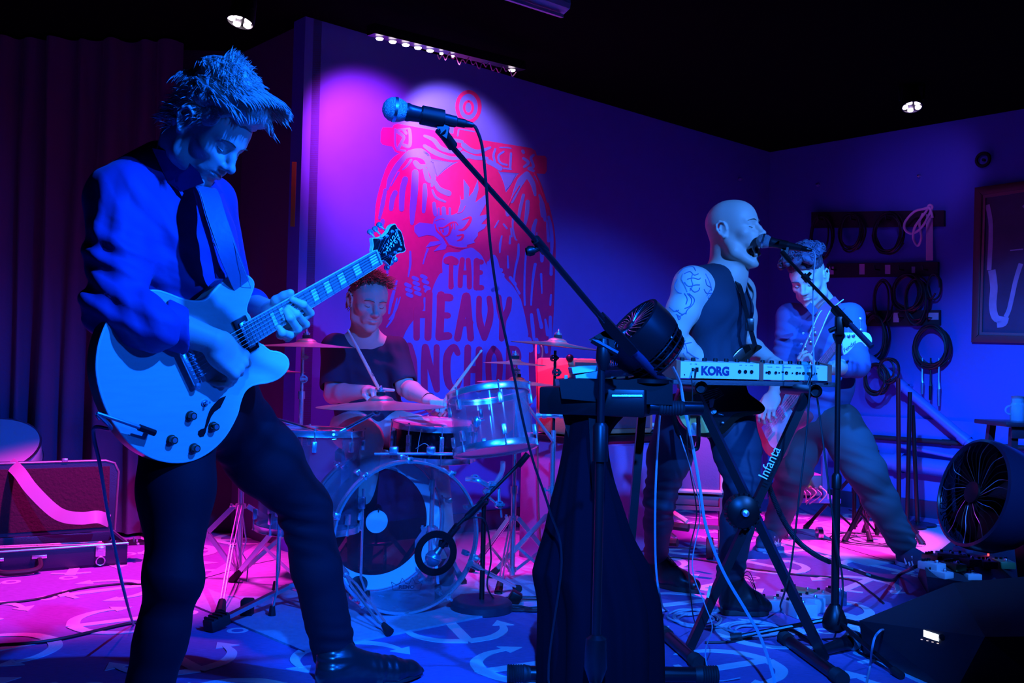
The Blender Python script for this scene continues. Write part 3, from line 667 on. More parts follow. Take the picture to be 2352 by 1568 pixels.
# ================================================================ guitarist and his guitar
M_skin = mat('skin', (.78, .52, .42), .5, bump=.12, scale=180, dist=.002, spec=.4)
M_skin2 = mat('skin_tan', (.74, .50, .38), .48, bump=.08, scale=160, dist=.002, spec=.4)
M_chrome = mat('chrome', (.86, .87, .92), .26, .85)
M_blackp = mat('black_plastic', (.005, .005, .006), .38, spec=.35)
M_rubber = mat('black_rubber', (.012, .012, .013), .6)
M_leather = mat('black_leather', (.012, .012, .014), .28, bump=.15, scale=90, dist=.002)
M_steel = mat('string_steel', (.8, .82, .85), .3, 1.)
def text3d(s, size, m, name, parent, o, x, y, th=.0006, label=None, bold=0., shear=0., center=True, wsc=1.):
    cu = bpy.data.curves.new(name, 'FONT'); cu.body = s; cu.size = size; cu.extrude = th; cu.offset = bold; cu.shear = shear; cu.resolution_u = 3
    if center: cu.align_x = 'CENTER'; cu.align_y = 'CENTER'
    t = bpy.data.objects.new('t', cu); COL.objects.link(t); dg = bpy.context.evaluated_depsgraph_get(); dg.update()
    me = bpy.data.meshes.new_from_object(t.evaluated_get(dg)); bpy.data.objects.remove(t)
    x = Vector(x).normalized(); y = Vector(y).normalized(); z = x.cross(y)
    b = B(); b.add([Vector(o)+x*v.co.x*wsc+y*v.co.y+z*v.co.z for v in me.vertices], [tuple(p.vertices) for p in me.polygons]); bpy.data.meshes.remove(me)
    return b.build(name, m, parent=parent, label=label, smooth=0)
# ---- guitar frame
GA = P(584, 755, 2.40); GBn = P(861, 592, 2.69)
gu = (GBn-GA); NL = gu.length; gu.normalize(); gn = Vector((gu.y, -gu.x, 0)).normalized(); gv = gn.cross(gu)
def gp(u, v, w=0.): return GA+gu*u+gv*v+gn*w
def gw(px, py, h=0.): return PL(px, py, GA+gn*h, gn)
c2 = lambda x, y: (180+x/2.614, 500+y/2.614)
def g2(x, y, h=0.): return gw(*c2(x, y), h)
gt = empty('electric_guitar', gp(-.2, 0, -.02), 'pale semi-hollow electric guitar with block inlays held by the man in front', 'guitar')
outl = [(-.169, .176), (-.149, .156), (-.13, .140), (-.104, .126), (-.086, .123), (-.061, .131), (-.031, .140), (-.005, .143), (.022, .138), (.042, .126), (.052, .107), (.047, .092), (.029, .076), (.010, .060), (.001, .046), (.004, .028), (-.003, -.03), (.006, -.047), (.018, -.068), (.040, -.084), (.055, -.106), (.053, -.126), (.037, -.139), (.008, -.144), (-.024, -.138), (-.052, -.127), (-.073, -.122), (-.094, -.126), (-.115, -.142), (-.134, -.162), (-.161, -.18), (-.193, -.195), (-.232, -.203), (-.27, -.202), (-.303, -.193), (-.335, -.175), (-.366, -.147), (-.388, -.115), (-.404, -.079), (-.412, -.039), (-.416, .001), (-.412, .046), (-.401, .089), (-.384, .123), (-.362, .152), (-.33, .180), (-.295, .200), (-.255, .209), (-.22, .205), (-.19, .193)]
outl = spline2(outl, 3, True)
def inset(pts, d):
    n = len(pts); out = []; cx = sum(p[0] for p in pts)/n; cy = sum(p[1] for p in pts)/n
    for i in range(n):
        a = pts[i-1]; c = pts[(i+1) % n]; tx, ty = c[0]-a[0], c[1]-a[1]; l = math.hypot(tx, ty) or 1; out.append((pts[i][0]+ty/l*d, pts[i][1]-tx/l*d))
    return out
area = sum(outl[i-1][0]*outl[i][1]-outl[i][0]*outl[i-1][1] for i in range(len(outl)))
sg = -1 if area > 0 else 1
M_blonde = mat('blonde_maple', (.72, .66, .58), .22, bump=.03, scale=14, var=.10, stretch=(1, 1, 6), coat=.5)
M_side = mat('maple_side', (.45, .25, .12), .3, coat=.4)
M_bind = mat('cream_binding', (.85, .80, .68), .35)
b = B(); rings = []
def ringat(d, w): return [gp(p[0], p[1], w) for p in inset(outl, sg*d)]
b.add([q for r_ in [ringat(.004, -.044), ringat(0, -.040), ringat(0, -.004)] for q in r_], [(j*len(outl)+i, j*len(outl)+(i+1) % len(outl), (j+1)*len(outl)+(i+1) % len(outl), (j+1)*len(outl)+i) for j in range(2) for i in range(len(outl))]+[tuple(range(len(outl)))])
b.build('body', M_side, gt, 'darker rounded sides and back')
b = B(); n_ = len(outl); rs_ = [ringat(-.0003, -.005), ringat(-.0003, -.0005), ringat(.0012, .0006), ringat(.004, .0008), ringat(.0045, -.002)]
b.add([q for r_ in rs_ for q in r_], [(j*n_+i, j*n_+(i+1) % n_, (j+1)*n_+(i+1) % n_, (j+1)*n_+i) for j in range(4) for i in range(n_)]); b.build('binding', M_bind, gt, 'cream binding round the edge')
b = B(); cen = (-.2, 0)
def top(scl, w): return [gp(cen[0]+(p[0]-cen[0])*scl, cen[1]+(p[1]-cen[1])*scl, w) for p in inset(outl, sg*.004)]
R0 = ringat(.0042, .0003); R1 = ringat(.012, .0010); 
b.add(R0+R1, [(i, (i+1) % n_, n_+(i+1) % n_, n_+i) for i in range(n_)]+[tuple(n_+i for i in range(n_))]); b.build('top_plate', M_blonde, gt)
# f-holes: raised black inlays carry the dark of the openings in their colour
for sgn in (-1, 1):
    b = B(); f0 = g2(880, 1068)-GA; 
    fh = [(885, 1068), (868, 1105), (850, 1140), (815, 1165), (795, 1195), (780, 1235), (768, 1262), (762, 1290), (750, 1312), (728, 1318), (715, 1300), (718, 1280), (735, 1268), (755, 1262), (762, 1235), (770, 1200), (782, 1165), (795, 1140), (820, 1110), (850, 1082)]
    pts = []
    for p in fh:
        q = g2(*p)-GA; pts.append(gp(q.dot(gu), q.dot(gv)*sgn*-1 if sgn > 0 else q.dot(gv), .0012))
    b.prism(pts, gn*.0004); b.build('sound_hole_dark_inlay', M_blackp, gt, smooth=0)
# neck, fingerboard
M_neck = mat('neck_wood', (.35, .16, .07), .35, coat=.4); M_fb = mat('fingerboard', (.26, .20, .18), .4, bump=.1, scale=60, var=.2, stretch=(1, 1, 8))
b = B()
for u_, hw, de in ((-.03, .027, .024), (.0, .027, .022), (.1, .0255, .021), (NL, .0215, .019), (NL+.01, .0215, .017)): b.v += [gp(u_, -hw, .010), gp(u_, -hw*.8, .010-de*.7), gp(u_, 0, .010-de), gp(u_, hw*.8, .010-de*.7), gp(u_, hw, .010)]
b.f = [(i*5+j, i*5+(j+1) % 5, (i+1)*5+(j+1) % 5, (i+1)*5+j) for i in range(4) for j in range(5)]+[(4, 3, 2, 1, 0), (20, 21, 22, 23, 24)]; b.build('neck', M_neck, gt)
hwf = lambda u: .0275+(.0215-.0275)*u/NL
b = B(); b.prism([gp(-.032, -.0279, .0085), gp(NL, -.0215, .0085), gp(NL, .0215, .0085), gp(-.032, .0279, .0085)], gn*.006); b.build('fingerboard', M_fb, gt, 'dark fingerboard')
b = B()
for s_ in (-1, 1): b.bar(gp(-.032, s_*.0283, .0115), gp(NL, s_*.0219, .0115), .0062, .0012, up=gv)
b.build('neck_binding', M_bind, gt)
SCL = .625; nutu = NL; fr = [nutu-SCL*(1-2**(-i/12)) for i in range(0, 24)]; fr = [q for q in fr if q > -.03]
for i, u_ in enumerate(fr[1:]):
    b = B(); b.bar(gp(u_, -hwf(u_), .0152), gp(u_, hwf(u_), .0152), .0022, .0016, up=gu); b.build('fret', M_steel, gt)
M_pearl = mat('pearl_inlay', (.9, .9, .88), .25, var=.25, bump=.05, scale=60)
for i in (1, 3, 5, 7, 9, 12, 15, 17):
    if i < len(fr): a, c = fr[i-1], fr[i]; m0, L_ = (a+c)/2, abs(a-c)*.36; hh = hwf(m0)*.62; b = B(); b.prism([gp(m0-L_, -hh, .0143), gp(m0+L_, -hh, .0143), gp(m0+L_, hh, .0143), gp(m0-L_, hh, .0143)], gn*.0005); b.build('fret_inlay', M_pearl, gt, smooth=0)
b = B(); b.bar(gp(NL+.002, -.0215, .0145), gp(NL+.002, .0215, .0145), .006, .005, up=gu); b.build('nut', M_bind, gt)
# headstock, outline in the guitar's own axes from the nut
c2h = [(1762, 205), (1770, 165), (1768, 122), (1800, 118), (1840, 108), (1880, 80), (1905, 45), (1940, 30), (1958, 55), (1985, 80), (1998, 130), (2002, 165), (2008, 190), (1990, 205), (1965, 208), (1935, 218), (1905, 245), (1885, 290), (1860, 270), (1835, 258), (1800, 275)]
hp = [(g2(x, y, .003)-GA) for x, y in c2h]; hp = [(q.dot(gu), q.dot(gv)) for q in hp]; hp = spline2(hp, 3, True)
tiltf = lambda u: -(u-NL)*.22
def hq(p, w): return gp(p[0], p[1], .005+w+tiltf(p[0]))
b = B(); b.prism([hq(p, -.013) for p in hp], gn*.0125); b.build('headstock', M_bind, gt, 'black headstock with pale binding')
ar = sum(hp[i-1][0]*hp[i][1]-hp[i][0]*hp[i-1][1] for i in range(len(hp)))
hi_ = inset(hp, (-1 if ar > 0 else 1)*.0028)
b = B(); b.prism([hq(p, -.0005) for p in hi_], gn*.0012); b.build('headstock_veneer', mat('gloss_black', (.01, .01, .012), .12, coat=.5), gt, smooth=0)
def hf(x, y, w=0.): q = g2(x, y, .003)-GA; return hq((q.dot(gu), q.dot(gv)), w)
pegs = [(1825, 125), (1870, 108), (1912, 80), (1885, 232), (1922, 208), (1958, 188)]
knb = [(1790, 88), (1828, 68), (1862, 42), (1890, 288), (1922, 258), (1955, 238)]
for (x, y), (kx, ky) in zip(pegs, knb):
    t_ = B(); t_.lathe([(0, .0055), (.002, .0055), (.0022, .0032), (.008, .003), (.0085, .001), (.0086, 0)], hf(x, y, .001), gn, 12)
    a = hf(x, y, -.018); c = hf(kx, ky, -.018); t_.tube([a, c], .0025, 6)
    dd = (c-a).normalized(); t_.lathe([(0, .003), (.002, .007), (.008, .0085), (.013, .0075), (.016, .003), (.0165, 0)], c-dd*.004, dd, 10, up=gn); t_.build('tuning_peg', M_chrome, gt)
b = B()                                                        # leaf inlay sprays
for (x, y) in [(1855, 190), (1885, 165), (1915, 140), (1940, 118)]:
    for a_ in (0, 1.1, 2.2, 3.3, 4.4, 5.4):
        p = hf(x+9*math.cos(a_), y+16*math.sin(a_), .0008); q = hf(x+22*math.cos(a_+.3), y+34*math.sin(a_+.3), .0008); b.strip([p, (p+q)/2, q], [.0008, .004, .0006], gn, .0004)
b.curve([hf(1850, 210, .0008), hf(1890, 165, .0008), hf(1950, 105, .0008)], .0009, 4); b.build('headstock_inlay', M_pearl, gt, 'pearly leafy inlay')
hx = (hf(1830, 200)-hf(1790, 235)).normalized()
vx = (hf(1975, 160)-hf(1945, 70)).normalized()
text3d('Epiphone', .0135, M_pearl, 'headstock_lettering', gt, hf(1960, 112, .0012), vx, gn.cross(vx), .0003, shear=.35)
b = B(); b.prism([hf(1788, 240, .001), hf(1800, 195, .001), hf(1835, 190, .001), hf(1828, 215, .001), hf(1808, 255, .001)], gn*.0015, 0); b.build('truss_rod_cover', M_blackp, gt, smooth=0)
ex = (hf(1830, 205)-hf(1795, 225)).normalized(); text3d('\u20ac', .016, M_pearl, 'cover_emblem', gt, hf(1805, 222, .0032), (ex+gv*-.3), gn.cross((ex+gv*-.3)), .0003)
# hardware
def plane_box(ctr, du, dv, su, sv, h, th, name, m, lab=None, bev=.0015):
    bb_ = B(); R = Matrix((du, dv, gn)).transposed(); bb_.box(ctr+gn*(h+th/2), (su, sv, th), R, bev); return bb_.build(name, m, gt, lab)
for x, y, nm in ((998, 702, 'neck'), (838, 790, 'bridge')):
    c = g2(x, y); plane_box(c, gu, gv, .040, .088, .001, .008, 'pickup_ring', M_blackp); cv = plane_box(c, gu, gv, .020, .068, .009, .004, 'pickup', M_chrome)
    bb_ = B()
    for i in range(6): bb_.lathe([(0, .0022), (.0008, .0020), (.001, 0)], c+gn*.0130+gv*(-.025+.01*i)-gu*.004, gn, 8)
    bb_.build('pole_piece', M_steel, cv)
brc = g2(662, 928); q_ = brc-GA; ub = q_.dot(gu)
ub = nutu-SCL-.002; brc = gp(ub, 0)
plane_box(brc, gu, gv, .013, .086, .012, .008, 'bridge', M_chrome)
b = B()
for s_ in (-1, 1): b.lathe([(.001, .009), (.004, .009), (.0045, .003), (.016, .003)], brc+gv*.036*s_, gn, 12)
b.build('bridge_post', M_chrome, gt)
for i in range(6): bb_ = B(); bb_.box(brc+gv*(-.026+.0104*i)+gn*.0215, (.006, .006, .003), Matrix((gu, gv, gn)).transposed()); bb_.build('bridge_saddle', M_steel, gt, smooth=0)
tq = g2(655, 925)-GA; tu_ = tq.dot(gu); tv_ = 0
b = B(); R_ = Matrix((gu, gv, gn)).transposed(); b.box(gp(tu_, tv_, .014), (.015, .082, .010), R_, .003); b.build('tailpiece', M_chrome, gt, 'metal stop bar anchoring the strings')
b = B()
for s_ in (-1, 1): b.lathe([(.001, .0075), (.018, .0075), (.020, .006), (.0205, 0)], gp(tu_, tv_+.044*s_, 0), gn, 14)
b.build('tailpiece_stud', M_chrome, gt)
ja = g2(440, 1285, .022); jb = g2(365, 1258, .024); jc = g2(240, 1215, .026); jd = g2(112, 1172, .022)
b = B(); b.tube([ja-gn*.020, ja], .0065, 10); b.tube([ja+(ja-jb).normalized()*.008, jb], .0075, 12); pg_ = b.build('cable_plug', M_blackp, gt, 'right-angled plug in the top')
b = B(); b.tube([jb, jc, jd], [.0048, .0042, .0036], 10); b.build('plug_barrel', mat('plug_metal', (.5, .55, .6), .3, .8), pg_)
sth = [.0007, .0007, .0006, .0005, .0004, .00035]
for i in range(6):
    vb = -(-.026+.0104*i); vn = -(-.0172+.0069*i); vt = (.020 if i < 3 else -.020)+(-.010+.01*(i % 3))*-1
    pgx = [(1825, 125), (1870, 108), (1912, 80), (1958, 188), (1922, 208), (1885, 232)][i]
    b = B(); b.tube([gp(tu_, vb, .020), gp(ub, vb, .0235), gp(NL, vn, .0178), hf(*pgx, .006)], sth[i]+.0002, 5); b.build('guitar_string', M_steel, gt)
for x, y in ((685, 1190), (570, 1335), (705, 1385), (820, 1255)):
    b = B(); b.lathe([(.0008, .0125), (.004, .012), (.006, .0095), (.0165, .0088), (.0172, .008), (.0172, 0)], g2(x, y, .010)-gn*.010, gn, 20); k_ = b.build('control_knob', mat('knob_amber', (.10, .05, .02), .15, coat=.6), gt)
    b = B(); b.lathe([(.0172, .006), (.0178, .0055), (.0178, 0)], g2(x, y, .010)-gn*.010, gn, 14); b.build('knob_cap', M_chrome, k_)
b = B(); c = g2(762, 1112, .004)-gn*.004; b.lathe([(.001, .009), (.003, .009), (.0035, .004), (.006, .004)], c, gn, 14); b.tube([c+gn*.006, c+gn*.018+gu*.004], [.0018, .003], 8); b.build('toggle_switch', M_chrome, gt)
b = B(); b.lathe([(0, .006), (.004, .005), (.010, .0035), (.014, .007), (.017, .006), (.0175, 0)], gp(-.416, 0.0, -.022), -gu, 12); b.build('strap_button', M_chrome, gt)
# ---------------------------------------------------------------- the man
gm = empty('person', P(500, 1500, 2.6), 'man at the front left in a dark shirt, looking down at his pale guitar', 'person'); gm.location.z = 0
wl = gm.location.copy()
tf = Vector((.93, -.36, 0)).normalized(); tr = Vector((tf.y, -tf.x, 0))      # chest facing; tr = his left?
tr = tf.cross(Vector((0, 0, 1)))                                             # towards his right hand (near camera)
TR = frame(tf, (0, 0, 1))
hip = P(452, 905, 2.50); waist = P(415, 735, 2.47); chest = P(388, 575, 2.46); nb = P(408, 400, 2.45)
shR = P(278, 462, 2.31); shL = P(480, 464, 2.62)
elR = P(268, 708, 2.19); wrR = g2(812, 742, .045); elL = P(533, 690, 2.74); wrL = g2(1185, 580, -.055)
hc = P(480, 302, 2.37)
hfw = Vector((.71, -.25, -.63)); HR = frame(hfw, (.45, -.1, 1))
s = Sdf(); HT = head(s, hc, HR, .98, jaw=1.12, nose=1.04)
s.cap(HT(0, -.035, -.06), nb-Vector((0, 0, .02)), .062, .068, .03); s.cap(HT(0, .02, -.09), nb+tf*.03, .035, .05, .03)
VH = s.mesh(.0024, 2)
s = Sdf(); s.ell(chest, (.15, .10, .2), TR); s.cap(chest, nb, .08, .06); s.cap(chest, hip, .12, .11); s.cap(shR, elR, .048, .042); s.cap(shL, elL, .048, .042)
kR = P(398, 1325, 2.27); anR = P(312, 1740, 2.22); kL = P(700, 1165, 2.90); anL = P(766, 1500, 3.04)
hR = P(412, 935, 2.40); hL = P(508, 935, 2.60)
s.chain([hip, hR, kR, anR], [.09, .075, .05, .04], .03); s.chain([hip, hL, kL, anL], [.09, .075, .05, .04], .03)
VB = s.mesh(.010, 1)
s = Sdf(); s.cap(elR, elR.lerp(wrR, .35), .044, .047, .02); s.cap(elR.lerp(wrR, .35), wrR, .047, .030, .02, flat=(gn, 1.12))
hy = (g2(985, 905, .035)-wrR).normalized(); hz = (gn*.9+Vector((0, -.1, .45))).normalized()
Rh = frame(hy, hz)
cu = [[.55, .95, .45], [.85, 1.0, .5], [.95, 1.1, .5], [1.0, 1.1, .5]]
hand(s, wrR, Rh, cu, [(.022, .020, -.008), (.050, .054, -.014), (.060, .088, -.026), (.050, .116, -.040)], side=-1, sc=1.1, k=.003, spread=.16)
VR_ = s.mesh(.0024, 1)
s = Sdf(); s.cap(elL, wrL, .044, .030, .02)
pm = g2(1255, 640, -.035)
s.cap(wrL, pm, .028, .030, .02); s.cap(wrL, g2(1300, 560, -.04), .026, .022, .02)
for ch in ([(1300, 640, -.03), (1392, 572, .004), (1350, 520, .028), (1285, 490, .022)], [(1285, 680, -.028), (1365, 640, .008), (1310, 578, .030), (1262, 540, .022)], [(1255, 715, -.028), (1318, 668, .016), (1270, 600, .032), (1248, 560, .022)], [(1215, 700, -.028), (1268, 705, .010), (1225, 690, .022), (1205, 660, .018)]):
    pts = [g2(*p) for p in ch]; s.chain(pts, [.013, .0105, .0098, .0082], .004)
s.chain([g2(1190, 560, -.045), g2(1190, 500, -.030), g2(1235, 470, -.010), g2(1272, 452, .006)], [.018, .0145, .012, .0105], .006)
VL_ = s.mesh(.0024, 1)
gobj('body', [VH, VB, VR_, VL_], M_skin, gm, 'bare face, forearms and hands')
M_brow = mat('brow_hair', (.20, .12, .07), .8)
facemarks(gm, HT, HR, M_brow, .0015)
# hair: swept up and forward
M_hair = mat('hair_brown', (.72, .60, .50), .45, var=.3, bump=.3, scale=300, spec=.6)
s = Sdf(); s.ell(HT(0, -.020, .062), (.087, .104, .094), HR, .02); s.ell(HT(0, .030, .120), (.060, .064, .044), HR, .03); s.ell(HT(0, -.04, .118), (.070, .075, .060), HR, .03); s.ell(HT(0, .068, .108), (.046, .036, .026), HR, .03)
s.plane(HT(0, .085, .070), HR@Vector((0, .28, -.96)), .01)
VX = s.mesh(.005, 1, wr=[wnoise(.005, 120, 3)])
s = Sdf(); s.ell(HT(0, -.032, .018), (.0845, .090, .088), HR, .02); s.plane(HT(0, -.028, .0), HR@Vector((0, 1, -.25)), .01); s.plane(HT(0, 0, -.062), HR@Vector((0, .2, -1)), .01)
VX2 = s.mesh(.005, 1, wr=[wnoise(.002, 150, 3)]); s = Sdf(); 
for x in (-1, 1): s.ell(HT(.064*x, .018, .045), (.018, .036, .036), HR, .01)
VX3 = s.mesh(.005, 1); gobj('hair_base', [VX, VX2, VX3], M_hair, gm)
rts = []; drs = []; lns = []
for i in range(3400):
    th = rnd.gauss(0, .62); ph = rnd.uniform(-1.0, 1.0); cz = math.cos(th)
    x = .086*math.sin(th); y = -.01+.105*ph; z = .06+.085*cz*(1-.30*max(-ph, 0)**2-.05*ph)+(.03*max(ph, 0) if cz > .5 else 0)
    if abs(th) > 1.3: continue
    if ph < -.55:
        rts.append(HT(x, y, z-.02)); drs.append(HR@Vector((rnd.gauss(0, .15), -.30+rnd.gauss(0, .1), -.9+rnd.gauss(0, .2)))); lns.append(rnd.uniform(.015, .03)); continue
    if z < .085 and y > .04: continue
    rts.append(HT(x, y, z)); q_ = max(ph, 0)
    drs.append(HR@Vector((.25*math.sin(th)+rnd.gauss(0, .13), .75+.9*q_+rnd.gauss(0, .13), .55*cz-.15*q_+rnd.gauss(0, .12)))); lns.append((.028+.026*cz-.014*q_*cz)*rnd.uniform(.7, 1.25))
for i in range(170):                                            # the tuft standing up at the crown
    a_ = rnd.uniform(0, 2*PI); r_ = abs(rnd.gauss(0, .016)); rts.append(HT(.01+r_*math.cos(a_), -.050+r_*math.sin(a_), .168)); drs.append(HR@Vector((rnd.gauss(0, .18), -.15+rnd.gauss(0, .25), 1))); lns.append(rnd.uniform(.02, .038))
for i in range(1300):
    a_ = rnd.uniform(-1.3, 1.3); t_ = rnd.uniform(-1, 1); rts.append(HT(.070*math.sin(a_), -.04+.078*t_*math.cos(a_*.6), .118+.060*math.cos(a_)*math.sqrt(max(0, 1-t_*t_)))); drs.append(HR@Vector((.5*math.sin(a_)+rnd.gauss(0, .25), .8+rnd.gauss(0, .25), .15+rnd.gauss(0, .25)))); lns.append(rnd.uniform(.02, .04))
for i in range(900):
    a_ = rnd.uniform(-1.2, 1.2); t_ = rnd.uniform(0, 1); rts.append(HT(.052*math.sin(a_), .030+.058*t_, .155-.03*t_*t_-.02*abs(math.sin(a_)))); drs.append(HR@Vector((.25*math.sin(a_)+rnd.gauss(0, .12), 1+rnd.gauss(0, .15), .25-.7*t_+rnd.gauss(0, .15)))); lns.append(rnd.uniform(.02, .035))
for i in range(700):                                           # side and nape
    sd_ = rnd.choice((-1, 1)); y = rnd.uniform(-.10, .045); z = rnd.uniform(-.05 if y < -.035 else .015, .075)
    x = .081*math.sqrt(max(.05, 1-((y+.02)/.108)**2)); rts.append(HT(sd_*x, y, z)); drs.append(HR@Vector((sd_*.35, -.6+rnd.gauss(0, .3), -.5+1.2*(z > .05)*(y > -.02)+rnd.gauss(0, .3)))); lns.append(rnd.uniform(.012, .028))
for i in range(260):
    ph = rnd.uniform(-.9, .9); rts.append(HT(.083*math.sin(ph), -.02-.098*math.cos(ph), rnd.uniform(-.05, .06))); drs.append(HR@Vector((rnd.gauss(0, .3), -.5, -.8))); lns.append(rnd.uniform(.012, .025))
locks(rts, drs, lns, M_hair, gm, None, seed=3, r0=.0018, droop=.75, curl=.35, kind='stuff')
# shirt
M_shirt = mat('shirt_navy', (.055, .05, .27), .72, bump=.12, scale=500, dist=.001, sheen=.05)
s = Sdf()
s.ell(chest, (.185, .125, .185), TR, .05); s.ell(chest-tf*.03+Vector((0, 0, .07)), (.175, .115, .14), TR, .05); s.ell(waist+tf*.01, (.165, .135, .19), TR, .06); s.ell(hip+Vector((0, 0, .05)), (.168, .125, .13), TR, .05)
s.cap(nb-Vector((0, 0, .035)), shR+Vector((0, 0, -.005)), .066, .066, .05); s.cap(nb-Vector((0, 0, .035)), shL, .066, .064, .05)
s.cap(nb-tf*.04-Vector((0, 0, .05)), chest-tf*.02, .09, .12, .05); s.cap(P(366, 372, 2.46), P(262, 446, 2.35), .052, .060, .05)
s.chain([shR, shR.lerp(elR, .5), elR], [.078, .070, .066], .035)
cuf = elR.lerp(g2(520, 690, .04), .80)
s.chain([elR, elR.lerp(cuf, .6), cuf], [.064, .060, .054], .03)
s.cap(elR-Vector((.01, 0, .01)), elR.lerp(cuf, .4), .060, .056, .02)
s.cap(shL, elL, .070, .058, .03); s.cap(elL, elL.lerp(wrL, .45), .056, .050, .02)
s.ell(chest+tf*.058-tr*.075+Vector((0, 0, .01)), (.085, .06, .10), TR, .06); s.ell(chest+tf*.055+tr*.04-Vector((0, 0, .02)), (.10, .06, .13), TR, .06)
cd_ = (wrR-elR).normalized(); s.plane(elR.lerp(wrR, .62), cd_, .003) if False else None
wr_ = [wrk(elR+Vector((.0, 0, .03)), (.35, 0, .94), .050, .11, .012, 3), wrk(shR.lerp(elR, .55), (.5, 0, .85), .07, .10, .007, 5), wrk(elR.lerp(cuf, .6), (.9, 0, .35), .04, .08, .006, 7),
       wrk(waist+tf*.05, (.15, .1, 1), .060, .14, .012, 9), wrk(chest+tr*.02-Vector((0, 0, .1)), (.45, .2, .85), .085, .15, .011, 11), wrk(shR.lerp(elR, .35)+tf*.05, (.9, -.2, .25), .05, .10, .008, 21), wrk(chest+tf*.08, (.8, .3, .5), .06, .10, .006, 23), wrk(shR+tf*.07, (.8, 0, .6), .06, .09, .009, 13), wrk(nb-tf*.10-Vector((0, 0, .06)), (.6, .3, -.7), .035, .09, .004, 17), wnoise(.0035, 9, 2)]
VS = s.mesh(.0048, 2, wr=wr_); gobj('shirt', VS, M_shirt, gm, 'dark blue button shirt with sleeves rolled to the elbow')
# rolled cuff
s = Sdf(); ca = elR.lerp(wrR, .44); cb = elR.lerp(wrR, .68); s.cap(ca, cb, .058, .050, .01); s.cap(ca-cd_*.01, cb+cd_*.06, .044, .038, .006, 's'); s.plane(cb+cd_*.012-Vector((0, 0, .0)), (cd_+Vector((0, 0, .35))).normalized(), .004); s.plane(ca, -cd_, .004)
gobj('cuff', s.mesh(.0035, 1, wr=[wnoise(.003, 30, 5)]), M_shirt, gm, 'turned-back sleeve cuff')
# collar
b = B()
def collar_blade(pts, th=.003):
    b.prism([Vector(p) for p in pts], gn*th)
cf = lambda x, y, Y: P(x, y, Y)
s = Sdf(); cax = (HT(0, -.03, -.05)-nb).normalized(); cb_ = nb+Vector((-.004, 0, -.010)); s.cap(cb_-cax*.03, cb_+cax*.035-tf*.006, .082, .074, .01); s.cap(cb_-cax*.06, cb_+cax*.09-tf*.004, .073, .066, .005, 's'); s.plane(cb_+cax*.036, (cax+tf*.38).normalized(), .003); s.plane(cb_-cax*.04, -cax, .003)
gobj('collar', s.mesh(.004, 1), M_shirt, gm, 'stand-up collar')
Yc = 2.335
b = B(); b.prism([P(350, 340, Yc+.02), P(412, 352, Yc-.01), P(458, 396, Yc-.02), P(468, 420, Yc-.01), P(415, 440, Yc), P(385, 418, Yc)], (-.002, .004, 0)); b.build('collar_point', M_shirt, gm)
b = B(); b.prism([P(470, 425, 2.37), P(492, 416, 2.40), P(512, 442, 2.44), P(494, 452, 2.41)], (-.002, .004, 0)); b.build('collar_point', M_shirt, gm)
b = B(); pl_p = [P(452, 436, 2.36), P(470, 500, 2.335), P(492, 570, 2.33), P(505, 640, 2.33)]
b.strip(spline(pl_p, 6), .034, tf, .003); b.build('button_placket', M_shirt, gm)
for i, (x, y) in enumerate([(462, 442), (472, 500), (490, 562), (502, 620)]):
    b = B(); b.lathe([(0, .0052), (.0016, .0048), (.002, .002)], P(x, y, 2.328), Vector((.5, -.85, 0)), 10); b.build('button', mat('shirt_button', (.03, .03, .05), .3), gm)
# strap over the far shoulder
M_strap = mat('strap_leather', (.20, .20, .32), .4, bump=.05, scale=80)
st = spline([P(430, 402, 2.50), P(455, 425, 2.40), P(477, 440, 2.33), P(496, 500, 2.30), P(522, 575, 2.30), P(545, 632, 2.34), P(556, 660, 2.38)], 6)
b = B(); b.strip(st, .048, Vector((.55, -.83, .05)), .003); stp = b.build('strap', M_strap, gt, 'broad shoulder strap with stitched edges')
b = B()
for s_ in (-.021, .021):
    b.tube([p+Vector((.83, .55, 0))*s_+Vector((.55, -.83, 0))*.0035 for p in st], .0009, 4)
b.build('stitching', mat('strap_thread', (.6, .6, .7), .7), stp)
# trousers
M_trou = mat('trouser_black', (.003, .0035, .010), .8, spec=.25, bump=.1, scale=400, dist=.001)
s = Sdf(); s.ell(hip, (.165, .125, .13), TR, .05); s.cap(hR.lerp(hL, .5)-Vector((0, 0, .02)), hip, .10, .12, .05)
s.chain([hR, hR.lerp(kR, .5), kR], [.100, .080, .062], .05); s.chain([kR, kR.lerp(anR, .35), anR+Vector((0, 0, .02))], [.061, .055, .052], .03)
s.chain([hL, hL.lerp(kL, .5), kL], [.104, .092, .072], .05); s.chain([kL, kL.lerp(anL, .4), anL+Vector((0, 0, .01))], [.076, .070, .066], .03)
wr_ = [wrk(hL.lerp(kL, .4), (kL-hL), .11, .14, .005, 2), wrk(kL+Vector((-.04, 0, -.02)), (.3, 0, 1), .05, .10, .008, 4), wrk(anL+Vector((0, 0, .05)), (0, 0, 1), .05, .08, .007, 5), wrk(kR, (.2, 0, 1), .10, .12, .005, 8), wnoise(.003, 9, 9)]
gobj('trousers', s.mesh(.0055, 2, wr=wr_), M_trou, gm, 'slim black trousers')
